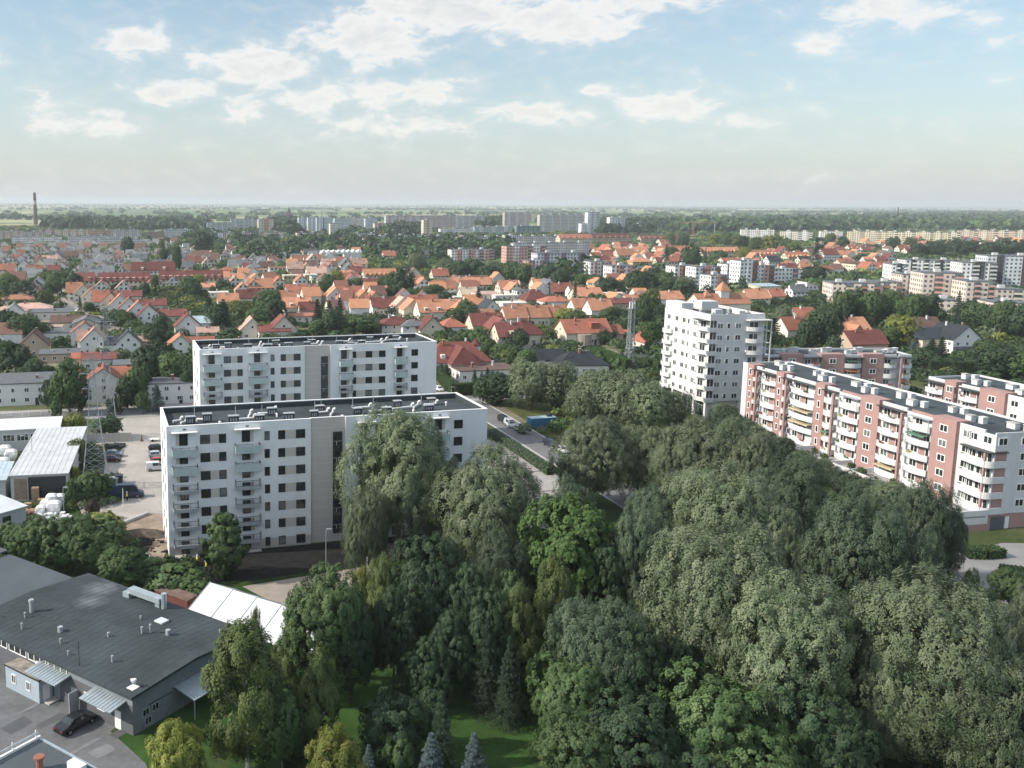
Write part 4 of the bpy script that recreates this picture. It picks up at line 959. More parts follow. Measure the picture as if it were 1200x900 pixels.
pole('flag_pole', 'white pole between the gravel path and the wood', 430, 690, 5.0, 0, .12, 0, False, white_metal, 'pole')
pole('street_lamp', 'lamp post beside the stacked bags in the builders yard', 75, 601, 4.4, .2)
pole('fence_post', 'pale post standing in front of the dark blue van', 144.5, 594, 3.6, 0, .08, 0, False, white_metal, 'pole')
pole('street_lamp', 'lamp post behind the dark bushes near the yellow tree', 1163, 408, 9.0, 1.5)
pole('utility_pole', 'wooden utility pole left of the farther white block', 199, 404, 10.0, 0, .16, 0, False, bark, 'utility pole')
pole('street_lamp', 'small ball lamp on the corner of the clipped hedge', 529, 467, 3.4, 0, .07, 0, True)
pole('street_lamp', 'lamp post on the housing street left of the two pylons arms', 127, 386, 7.5, 1.0)
def wires(name, label, p, q, sag, n=14):
    b = MB(); prev = None
    for i in range(n+1):
        t = i/n; c = Vector(p).lerp(Vector(q), t); c.z -= sag*4*t*(1-t)
        if prev is not None: b.tube(prev, c, .02, n=3)
        prev = c
    o = b.build(name, dark_metal); tag(o, label, 'power line', 'power lines from the pylons')
for (z, a) in ((.74, 2.0), (.85, 2.5), (.95, 1.9)):
    for s in (-1, 1):
        p = PY2.matrix_basis @ Vector((s*a, 0, 33.5*z-1.0)); q = PY1.matrix_basis @ Vector((s*a, 0, 28.5*z-1.0))
        wires('power_line', 'thin wire hanging between the two lattice pylons', p, q, .7)
o = thing('boundary_wall', 'low grey concrete panel wall behind the fenced rough ground', 'wall', at(89, 520), math.atan2(2.2, 11.4))
b = MB()
for i in range(7): b.box(i*1.85, -.06, 0, i*1.85+1.78, .06, 2.2, 0); b.box(i*1.85-.1, -.1, 0, i*1.85+.04, .1, 2.3, 0)
b.build('wall', concrete, o)
struct('rough_ground', [(at(94, 521)).xy, (at(124, 521)).xy, (at(122, 556)).xy, (at(93, 556)).xy], .05, mat('weedy_ground', (.10, .105, .075), .95, .1, var=.45, scale=.8, var2=.4, scale2=3))
def fence(name, label, pts, h, m, solid=False, gap=2.5, cat='fence', t=.04):
    o = thing(name, label, cat, (pts[0][0], pts[0][1], 0)); o0 = Vector((pts[0][0], pts[0][1], 0)); pm, po = MB(), MB()
    for p, q in zip(pts, pts[1:]):
        p, q = Vector((*p[:2], 0))-o0, Vector((*q[:2], 0))-o0; d = (q-p); ln = d.length; d.normalize(); k = Vector((-d.y, d.x, 0))*t*.5
        if solid: pm.hexa([p-k, q-k, q+k, p+k]+[x+Vector((0, 0, h)) for x in (p-k, q-k, q+k, p+k)])
        else:
            for z in (.15, h*.5, h-.08): pm.tube(p+Vector((0, 0, z)), q+Vector((0, 0, z)), .025, n=4)
            s = 0
            while s < ln: pm.tube(p+d*s, p+d*s+Vector((0, 0, h)), .012, n=3); s += .22
        s = 0
        while s <= ln: po.tube(p+d*s, p+d*s+Vector((0, 0, h+.1)), .05, n=5); s += gap
    pm.build('panel', m, o); po.build('posts', m, o); return o
fence('wire_fence', 'grey mesh fence between the paved yard and the side street', [at(573, 505), at(600, 523), at(648, 553)], 1.7, galv)
fence('wire_fence', 'dark fence along the lane by the white tower', [at(742, 424), at(770, 436), at(797, 449)], 1.5, dark_metal)
fence('garden_fence', 'white post fence before the grey roofed white house', [at(0, 487.5), at(34, 487.5), at(66, 485)], 1.2, white_metal, gap=3)
o = thing('retaining_wall', 'pale low wall between the grass and the dug soil', 'wall', at(160, 646))
b = MB(); pts = [at(160, 646), at(176, 655), at(196, 664), at(210, 672), at(226, 679), at(243, 683)]
for p, q in zip(pts, pts[1:]):
    p, q = p-pts[0], q-pts[0]; d = (q-p).normalized(); k = Vector((-d.y, d.x, 0))*.3; b.hexa([p-k, q-k, q+k, p+k]+[x+Vector((0, 0, .55)) for x in (p-k, q-k, q+k, p+k)])
b.build('wall', concrete, o)
cs = thing('concrete_beam', 'pale concrete beam lying beside the brown mound', 'concrete beam', at(150, 612), R(58)); MB().box(-5, -.4, 0, 5, .4, .5).box(-4.8, -.25, .5, 4.8, .25, .52).build('beam', concrete, cs)
o = thing('shipping_container', 'blue shipping container on the waste ground by the side street', 'container', (50.3, 234.6, 0), R(17))
bc = mat('container_blue', (.035, .14, .26), .55, .4, var=.12, scale=.8); b = MB().box(-3.6, -1.22, .15, 3.6, 1.22, 2.6)
for i in range(24): b.box(-3.5+i*.3, -1.27, .3, -3.38+i*.3, -1.215, 2.45)
b.build('body', bc, o); MB().box(-3.62, -1.25, 2.6, 3.62, 1.25, 2.68).build('roof', mat('container_roof', (.32, .45, .52), .6, .3, var=.2), o)
MB().box(-3.66, -1.15, .25, -3.61, -.03, 2.5).box(-3.66, .03, .25, -3.61, 1.15, 2.5).build('door', bc, o)
MB().box(-.7, -.5, 0, .6, .5, .5).box(-.2, -.4, .5, .7, .3, .8).build('roof_clutter', dark_metal, o, (2.2, .1, 2.68))
def skip(name, label, u, v, w, d, h, m, rz=.2, lid=None):
    o = thing(name, label, 'waste bin', at(u, v), rz)
    MB().hexa([(-w*.42, -d*.42, .15), (w*.42, -d*.42, .15), (w*.42, d*.42, .15), (-w*.42, d*.42, .15), (-w/2, -d/2, h), (w/2, -d/2, h), (w/2, d/2, h), (-w/2, d/2, h)]).build('body', m, o)
    MB().box(-w/2-.03, -d/2-.03, h, w/2+.03, d/2+.03, h+.1).build('lid', lid or m, o)
skip('waste_bin', 'brown wheeled bin by the concrete wall', 119, 530, 1.0, .9, 1.5, mat('brown_plastic', (.13, .07, .035), .5, .4), lid=mat('orange_lid', (.45, .22, .08), .5, .4))
skip('waste_skip', 'grey skip with a pale rim beside the shrubs', 132, 567, 2.3, 1.6, 1.3, grey_metal)
skip('waste_skip', 'black skip right of the grey one', 140, 566, 1.5, 1.4, 1.6, dark_metal)
rubble('scrap_heap', 'black scrap heap under the concrete wall', 131, 525, 60, 1.2, dark_metal, .3, .8, 21)
# traffic cone and small pieces on the lot
cn = thing('traffic_cone', 'dark pointed cone standing on the gravel lot', 'cone', at(166, 517)); MB().box(-.45, -.45, 0, .45, .45, .08).tube((0, 0, .08), (0, 0, 1.5), .34, .06, n=10).build('body', mat('dark_cone', (.12, .07, .06), .7, .3), cn)
tr = thing('flat_trailer', 'pale flat trailer on the gravel lot beside the cone', 'trailer', at(180, 517), .15); MB().box(-1.3, -.7, .45, 1.3, .7, .6).box(-1.3, -.7, .6, -1.24, .7, .9).tube((1.3, 0, .5), (2.2, 0, .45), .05).build('bed', white_metal, tr)
for s in (-1, 1): MB().tube((-.2, s*.72, .3), (-.2, s*.84, .3), .3, n=12).build('wheel', tyre, tr)

# ------------------------------------------------------------------ vehicles
KINDS = {
    'hatch': (4.1, .88, [(-2.05, .80, .82), (-1.9, .92, 1.0), (-1.5, .93, 1.44), (-.2, .92, 1.5), (.45, .91, 1.44), (1.15, .88, .92), (1.85, .74, .78), (2.05, .55, .58)]),
    'sedan': (4.75, .91, [(-2.37, .78, .82), (-1.8, .93, .97), (-1.45, .94, 1.05), (-.75, .94, 1.41), (.1, .92, 1.45), (.65, .91, 1.36), (1.35, .88, .92), (2.15, .72, .76), (2.37, .55, .58)]),
    'suv': (4.7, .95, [(-2.35, .95, 1.0), (-2.2, 1.05, 1.25), (-1.85, 1.08, 1.66), (0, 1.06, 1.74), (.5, 1.05, 1.66), (1.2, 1.02, 1.08), (2.1, .92, .96), (2.35, .7, .72)]),
    'van': (4.7, .95, [(-2.35, 1.0, 1.2), (-2.3, 1.1, 1.86), (-1.0, 1.1, 1.92), (.4, 1.08, 1.88), (.9, 1.06, 1.6), (1.45, 1.02, 1.08), (2.2, .85, .9), (2.35, .6, .62)]),
    'bigvan': (6.9, 1.02, [(-3.45, 1.2, 1.5), (-3.4, 1.25, 2.62), (-1.0, 1.25, 2.7), (1.4, 1.22, 2.66), (1.95, 1.2, 2.35), (2.55, 1.14, 1.24), (3.3, .95, 1.0), (3.45, .6, .62)]),
}
def car_meshes(kind):
    ln, hw, st = KINDS[kind]; body, gl = MB(), MB()
    lo = .32
    sec = []
    for i, (x, zb, zt) in enumerate(st):
        k = .9 if i in (0, len(st)-1) else 1.0; taper = .80 if zt-zb > .3 else .95
        sec.append([(x, -hw*k*.94, lo), (x, -hw*k, .62 if zb > .62 else zb-.02), (x, -hw*k*.97, zb), (x, -hw*k*taper, zt-.04), (x, -hw*k*taper*.86, zt), (x, hw*k*taper*.86, zt), (x, hw*k*taper, zt-.04), (x, hw*k*.97, zb), (x, hw*k, .62 if zb > .62 else zb-.02), (x, hw*k*.94, lo)])
    for a, c in zip(sec, sec[1:]):
        for i in range(9): body.face([a[i], c[i], c[i+1], a[i+1]])
        body.face([a[9], c[9], c[0], a[0]])
    body.face(sec[0]); body.face(sec[-1][::-1])
    def off(p, n, e=.012): return (p[0]+n[0]*e, p[1]+n[1]*e, p[2]+n[2]*e)
    def lerp(p, q, t): return tuple(p[i]+(q[i]-p[i])*t for i in range(3))
    for j, (a, c) in enumerate(zip(sec, sec[1:])):
        za, zc = st[j][2]-st[j][1], st[j+1][2]-st[j+1][1]
        tall = min(za, zc) > .3
        if tall and not (kind in ('bigvan', 'van') and j < 2):
            for (i0, i1, sgn) in ((2, 3, -1), (7, 6, 1)):
                q = [lerp(a[i0], a[i1], .12), lerp(c[i0], c[i1], .12), lerp(c[i0], c[i1], .9), lerp(a[i0], a[i1], .9)]
                q = [lerp(q[0], q[1], .05), lerp(q[1], q[0], .05), lerp(q[2], q[3], .05), lerp(q[3], q[2], .05)]
                gl.face([off(p, (0, sgn, .2)) for p in (q if sgn < 0 else q[::-1])])
        if abs(za-zc) > .25:      # windscreen or rear window
            s = 1 if zc < za else -1
            q = [lerp(a[4], c[4], .08), lerp(a[5], c[5], .08), lerp(a[5], c[5], .92), lerp(a[4], c[4], .92)]
            gl.face([off(p, (s, 0, 1)) for p in q])
    return body.mesh('body', paint), gl.mesh('window', glass)
CARM = {k: car_meshes(k) for k in KINDS}
WHL = MB().tube((0, -.1, 0), (0, .1, 0), .33, n=14).mesh('wheel', tyre); RIM = MB().tube((0, -.112, 0), (0, .112, 0), .19, n=10).mesh('rim', rim_m)
TL = MB().box(-.02, -.18, -.07, .02, .18, .07).mesh('tail_light', lamp_red); HL = MB().box(-.03, -.2, -.06, .03, .2, .06).mesh('headlight', lamp_white)
def car(label, u, v, rz, col, kind='hatch', group=None, pos=None):
    p = pos or at(u, v)
    o = thing('parked_van' if 'van' in kind else 'parked_car', label, 'van' if 'van' in kind else 'car', (p[0], p[1], .05), rz, group)
    bm, gm = CARM[kind]; ln, hw, st = KINDS[kind]
    add('body', bm, o, color=col); add('window', gm, o)
    k = 1.15 if kind == 'bigvan' else 1.0
    for x in (-ln*.30, ln*.31):
        for y in (-hw+.06, hw-.06):
            w = add('wheel', WHL, o, (x, y, .33*k), scale=(k, 1, k)); add('rim', RIM, w)
    for y in (-hw*.7, hw*.7):
        add('tail_light', TL, o, (-ln/2-.01, y, .72 if kind != 'bigvan' else 1.0)); add('headlight', HL, o, (ln/2-.09, y, .56))
    return o
G_ = 'cars parked along the side street'
STH = math.atan2(-.977, .215)
car('black sedan standing on the asphalt yard by the workshop', 89, 852, R(54), (.012, .013, .016), 'sedan')
car('dark blue panel van on the dirt beside the shrubs', 148, 583, R(13), (.012, .028, .07), 'bigvan')
car('dark maroon hatchback on the gravel lot', 131, 541, R(4), (.05, .012, .02), 'hatch'); car('silver grey hatchback just behind the maroon one', 134, 535, R(4), (.22, .23, .24), 'hatch')
car('black suv parked first in line near the white block corner', 590, 494.5, STH, (.013, .014, .018), 'suv', G_); car('silver van parked between the black suv and the silver car', 598, 500, STH, (.42, .44, .45), 'van', G_)
car('silver hatchback parked behind the silver van by the container', 609, 506, STH, (.38, .36, .34), 'hatch', G_); car('dark blue suv parked on the side street below the container', 644.5, 523, STH, (.02, .03, .05), 'suv', G_)
car('white hatchback half hidden by the willow on the side street', 659, 530, STH, (.7, .7, .7), 'hatch', G_)
car('black car at the far end of the row by the white block', 184.5, 528, R(20), (.015, .015, .018), 'hatch'); car('pale silver car second in the row by the white block', 184, 536, R(15), (.4, .41, .43), 'hatch')
car('red car in the row by the white block', 187, 543.5, R(15), (.35, .05, .03), 'hatch'); car('white car nearest to us in the row by the white block', 184, 551, R(15), (.65, .66, .66), 'van')
car('white hatchback beside the clipped hedge corner', 514, 458, R(-70), (.65, .66, .66), 'hatch')
car('silver car on the housing street below the gabled row', 153, 402, R(160), (.5, .52, .53), 'hatch'); car('white car on the housing street right of the silver one', 161, 404, R(160), (.7, .7, .7), 'hatch')
car('white van on the housing street by the dark conifer', 66, 358, R(110), (.7, .7, .7), 'van'); car('white van farther down the sunny housing street', 91, 366, R(120), (.7, .7, .68), 'van'); car('dark car on the sunny housing street', 112, 374, R(150), (.03, .03, .035), 'hatch')
car('dark car in shade among the trees of the courtyard', 1128, 684, R(20), (.02, .025, .03), 'sedan')
car('white car on the far street under the beige flats', 1011, 331, R(10), (.7, .7, .7), 'hatch'); car('silver car on the far street beside the white one', 1019, 332, R(10), (.45, .46, .47), 'hatch')
car('white car among the bushes right of the slate roofed house', 1190, 420, R(20), (.7, .7, .7), 'van'); car('silver car half hidden by the bushes at the right edge', 1178, 424, R(15), (.5, .5, .5), 'hatch')

# ------------------------------------------------------------------ building workers
def worker(label, u, v, rz, vest, pants, bend=0.0):
    root = thing('person', label, 'person', at(u, v), rz)
    J = [(0, 0, .95), (0, 0, 1.2), (.05*bend, 0, 1.42), (.1*bend, 0, 1.53), (.13*bend, 0, 1.68), (0, .1, .9), (.04, .12, .5), (0, .13, .08), (.14, .13, .05), (0, -.1, .9), (-.02, -.12, .5), (-.06, -.13, .08), (.08, -.13, .05),
         (.03*bend, .2, 1.42), (.06, .27, 1.14), (.22, .24, .93), (.3, .22, .88), (.03*bend, -.2, 1.42), (.02, -.27, 1.14), (.12, -.26, .9), (.18, -.25, .82)]
    E_ = [(0, 1), (1, 2), (2, 3), (3, 4), (0, 5), (5, 6), (6, 7), (7, 8), (0, 9), (9, 10), (10, 11), (11, 12), (2, 13), (13, 14), (14, 15), (15, 16), (2, 17), (17, 18), (18, 19), (19, 20)]
    rad = [.15, .14, .15, .06, .105, .1, .075, .055, .045, .1, .075, .055, .045, .075, .055, .042, .035, .075, .055, .042, .035]
    me = bpy.data.meshes.new('body'); me.from_pydata(J, E_, []); t = bpy.data.objects.new('body', me); COL.objects.link(t)
    sk = t.modifiers.new('skin', 'SKIN')
    for i, r in enumerate(rad): me.skin_vertices[0].data[i].radius = (r, r)
    me.skin_vertices[0].data[0].use_root = True
    sub = t.modifiers.new('sub', 'SUBSURF'); sub.levels = 1; sub.render_levels = 1
    dg = bpy.context.evaluated_depsgraph_get(); m2 = bpy.data.meshes.new_from_object(t.evaluated_get(dg))
    bpy.data.objects.remove(t)
    m2.materials.clear()
    for x in (mat('worker_skin', (.45, .28, .2), .6, .3, var=0), pants, vest, tyre): m2.materials.append(x)
    for p in m2.polygons:
        z = p.center.z; p.material_index = 0 if z > 1.5 or (z < .93 and abs(p.center.y) > .2 and z > .78) else (2 if z > .93 else (3 if z < .13 else 1)); p.use_smooth = True
    m2.name = 'body'; b = add('body', m2, root)
    MB().tube((0, 0, 1.72), (0, 0, 1.76), .15, .145, n=12).tube((0, 0, 1.76), (0, 0, 1.86), .135, .07, n=12).build('helmet', white_metal, root, (.13*bend, 0, 0))
hv = mat('hi_vis_yellow', (.75, .72, .05), .7, .2, var=0); nv = mat('navy_trousers', (.02, .025, .05), .9, .1, var=0)
worker('worker in a yellow vest standing left of the small poplar', 231, 663, R(30), hv, nv, .3)
worker('worker in yellow bending on the dark soil by the poplar', 242, 670, R(200), hv, nv, 1.0)
worker('worker in a yellow vest beside the dark blue van', 149, 587, R(180), hv, nv, .2)

# ------------------------------------------------------------------ houses
OR, RO, DR, BR, GR, SL, PK, TE = (.43, .205, .125), (.31, .118, .078), (.165, .058, .048), (.125, .078, .064), (.115, .125, .133), (.034, .042, .05), (.45, .29, .235), (.33, .42, .44)
WH_, CR, YE, TA, CW = (.74, .73, .70), (.64, .57, .45), (.58, .45, .25), (.48, .38, .29), (.70, .65, .56)
RN = {OR: 'orange', RO: 'red', DR: 'dark red', BR: 'brown', GR: 'grey', SL: 'slate black', PK: 'pale pink', TE: 'pale blue'}
WN = {WH_: 'white', CR: 'cream', YE: 'yellow', TA: 'tan', CW: 'ivory'}
for k_ in (CW, CR, WH_, YE, TA): RN[k_] = 'sand coloured' if k_ in (TA, YE) else 'whitish'
for k_ in (PK, GR): WN[k_] = 'pinkish' if k_ == PK else 'grey'
WN[BR] = 'brown walled'
AUTO = []           # things whose labels are worked out from their look and what they stand by
HS = []             # circles taken by houses: x, y, r
hrng = random.Random(11)
HW = {}
def hwin(w, h):
    if (w, h) not in HW: HW[(w, h)] = win_mesh(w, h, frame=white_metal, mull=1 if w > 1.1 else 0, fr=.12)
    return HW[(w, h)]
def house(u, vb, w, d, h, typ='gable', rc=OR, wc=WH_, rot=0, pitch=.95, th=13, ov=.45, look=None, dormer=0, sky=0, chim=1, label=None, detail=None, name='house', cat='house', group=None):
    p = at(u, vb); ang = R(th)
    ax = gdir(ang); bx = Vector((-ax.y, ax.x, 0))
    half = (w if rot else d)/2
    c = p+bx*half
    rz = ang+(R(90) if rot else 0)
    root = thing(name, label, cat, (c.x, c.y, 0), rz, group)
    dist = c.length; HS.append((c.x, c.y, max(w, d)*.62))
    detail = (dist < 560) if detail is None else detail
    b = MB(); x0, x1, y0, y1 = -w/2, w/2, -d/2, d/2
    if typ == 'gable':
        zr = h+(d/2)*pitch
        b.face([(x0, y0, 0), (x1, y0, 0), (x1, y0, h), (x0, y0, h)]); b.face([(x1, y1, 0), (x0, y1, 0), (x0, y1, h), (x1, y1, h)])
        b.face([(x0, y1, 0), (x0, y0, 0), (x0, y0, h), (x0, 0, zr), (x0, y1, h)]); b.face([(x1, y0, 0), (x1, y1, 0), (x1, y1, h), (x1, 0, zr), (x1, y0, h)])
    else:
        b.box(x0, y0, 0, x1, y1, h)
    add('wall', b.mesh('wall', house_wall if detail else windowed), root, color=wc)
    r = MB(); t = .22; zt = h
    if typ == 'gable':
        lo = h-ov*pitch
        for s in (-1, 1):
            q = [(x0-ov, s*(d/2+ov), lo), (x1+ov, s*(d/2+ov), lo), (x1+ov, 0, zr), (x0-ov, 0, zr)]
            if s > 0: q = [q[1], q[0], q[3], q[2]]
            r.hexa([(a[0], a[1], a[2]+.02) for a in q]+[(a[0], a[1], a[2]+t+.02) for a in q])
        zt = zr
        if dormer:
            for k in range(dormer):
                xd = x0+w*(k+.5)/dormer
                for s in (-1, 1):
                    yb, yt = s*(d/2-.2), s*(d*.12); zb = h+.3; zz = h+(d/2-d*.12)*pitch
                    q = [(xd-.75, yb, zb), (xd+.75, yb, zb), (xd+.75, yt, zb), (xd-.75, yt, zb)]
                    if s > 0: q = q[::-1]
                    dm = MB().hexa(q+[(a[0], a[1], zb+1.5) for a in q]); 
                    qq = [(xd-.95, yb-s*-.25, zb+1.5), (xd+.95, yb-s*-.25, zb+1.5), (xd+.95, yt*.4, zb+1.75), (xd-.95, yt*.4, zb+1.75)]
                    if s > 0: qq = qq[::-1]
                    dm.hexa(qq+[(a[0], a[1], a[2]+.14) for a in qq], 1)
                    if detail or s < 0:
                        do = add('dormer', dm.mesh('dormer', [house_wall, roof_tile]), root, color=wc)
                        if detail: add('window', hwin(1.0, 1.0), do, (xd-.5 if s < 0 else xd+.5, yb, zb+.3), 0 if s < 0 else R(180))
    elif typ == 'hip':
        zr = h+(min(w, d)/2)*pitch; ins = d/2 if w > d else w/2-.3; iny = 0 if w >= d else d/2-w/2
        lo = h-.1
        A = [(x0-ov, y0-ov, lo), (x1+ov, y0-ov, lo), (x1+ov, y1+ov, lo), (x0-ov, y1+ov, lo)]
        ra, rb = (x0+ins, 0, zr), (x1-ins, 0, zr)
        if w < d: ra, rb = (0, y0+w/2, zr), (0, y1-w/2, zr)
        if w >= d:
            r.face([A[0], A[1], rb, ra]); r.face([A[1], A[2], rb]); r.face([A[2], A[3], ra, rb]); r.face([A[3], A[0], ra])
        else:
            r.face([A[0], A[1], ra]); r.face([A[1], A[2], rb, ra]); r.face([A[2], A[3], rb]); r.face([A[3], A[0], ra, rb])
        r.face(A[::-1])
        B2_ = [(a[0], a[1], lo-.2) for a in A]
        for i in range(4): r.face([B2_[i], B2_[(i+1) % 4], A[(i+1) % 4], A[i]])
        zt = zr
    elif typ == 'flat':
        r.box(x0-.25, y0-.25, h, x1+.25, y1+.25, h+.22)
        zt = h+.2
    elif typ == 'shed':
        q = [(x0-.3, y0-.3, h), (x1+.3, y0-.3, h), (x1+.3, y1+.3, h), (x0-.3, y1+.3, h)]
        z = [h+.02, h+.02, h+.02+pitch*d, h+.02+pitch*d]
        r.hexa([(a[0], a[1], z[i]) for i, a in enumerate(q)]+[(a[0], a[1], z[i]+.25) for i, a in enumerate(q)])
        wg = MB(); wg.face([(x0, y1, h), (x0, y0, h), (x0, y1, h+pitch*d)]); wg.face([(x1, y0, h), (x1, y1, h), (x1, y1, h+pitch*d)]); wg.face([(x1, y1, h), (x0, y1, h), (x0, y1, h+pitch*d), (x1, y1, h+pitch*d)])
        add('gable_wall', wg.mesh('gable_wall', house_wall), root, color=wc); zt = h+pitch*d*.6
    rf = add('roof', r.mesh('roof', roof_tile if typ in ('gable', 'hip') else flat_roof), root, color=rc)
    for k in range(chim):
        xc = x0+w*(.3+.4*k/max(1, chim-1) if chim > 1 else .35+.3*hrng.random()); yc = d*.08*(1 if k % 2 else -1)
        cz = zt-.9 if typ != 'flat' else zt-.1
        MB().box(-.32, -.32, 0, .32, .32, 1.75, 0).box(-.4, -.4, 1.75, .4, .4, 1.87, 1).build('chimney', [brick if hrng.random() < .6 else white_old, concrete], rf, (xc, yc, cz))
    for k in range(sky):
        xs = x0+w*(k+.7)/(sky+.5); a = math.atan(pitch)
        o = MB().box(-.4, -.55, 0, .4, .55, .08).build('skylight', glass, rf, (xs, -d*.22, h+(d/2-d*.22)*pitch+t+.02)); o.rotation_euler = (a, 0, 0)
    if detail:
        fl = max(1, int(h/2.6))
        def side(n, L_, fn):
            for f in range(fl):
                for i in range(n):
                    ww = 1.3 if hrng.random() < .7 else .9
                    fn((i+.5)*L_/n-L_/2, 1.0+f*2.75, ww)
        nx = max(1, int(w/3.2)); ny = max(1, int(d/3.4))
        side(nx, w, lambda t_, z, ww: add('window', hwin(ww, 1.3), root, (t_-ww/2, y0-.004, z)))
        if not rot: side(ny, d, lambda t_, z, ww: add('window', hwin(ww, 1.3), root, (x0-.004, t_+ww/2, z), R(-90)))
        else:
            side(ny, d, lambda t_, z, ww: add('window', hwin(ww, 1.3), root, (x0-.004, t_+ww/2, z), R(-90)))
            side(nx, w, lambda t_, z, ww: add('window', hwin(ww, 1.3), root, (t_+ww/2, y1+.004, z), R(180)))
        if typ == 'gable' and d > 7:
            for s in ((x0-.004, .55, R(-90)),): add('window', hwin(1.1, 1.2), root, (s[0], s[1], h+.5), s[2])
        add('door', MB().box(0, -.06, 0, 1.0, -.004, 2.1).mesh('door', dark_metal), root, (w*.12, y0, 0))
    tn = {'gable': 'gabled', 'hip': 'hip roofed', 'flat': 'flat roofed', 'shed': 'flat roofed'}[typ]
    if not label: AUTO.append((root, look or f'{WN[wc]} house with {RN[rc]} {"" if typ == "gable" else "hipped " if typ == "hip" else "flat "}roof', u, vb-8))
    return root
g, hp, fl_, sh = 'gable', 'hip', 'flat', 'shed'
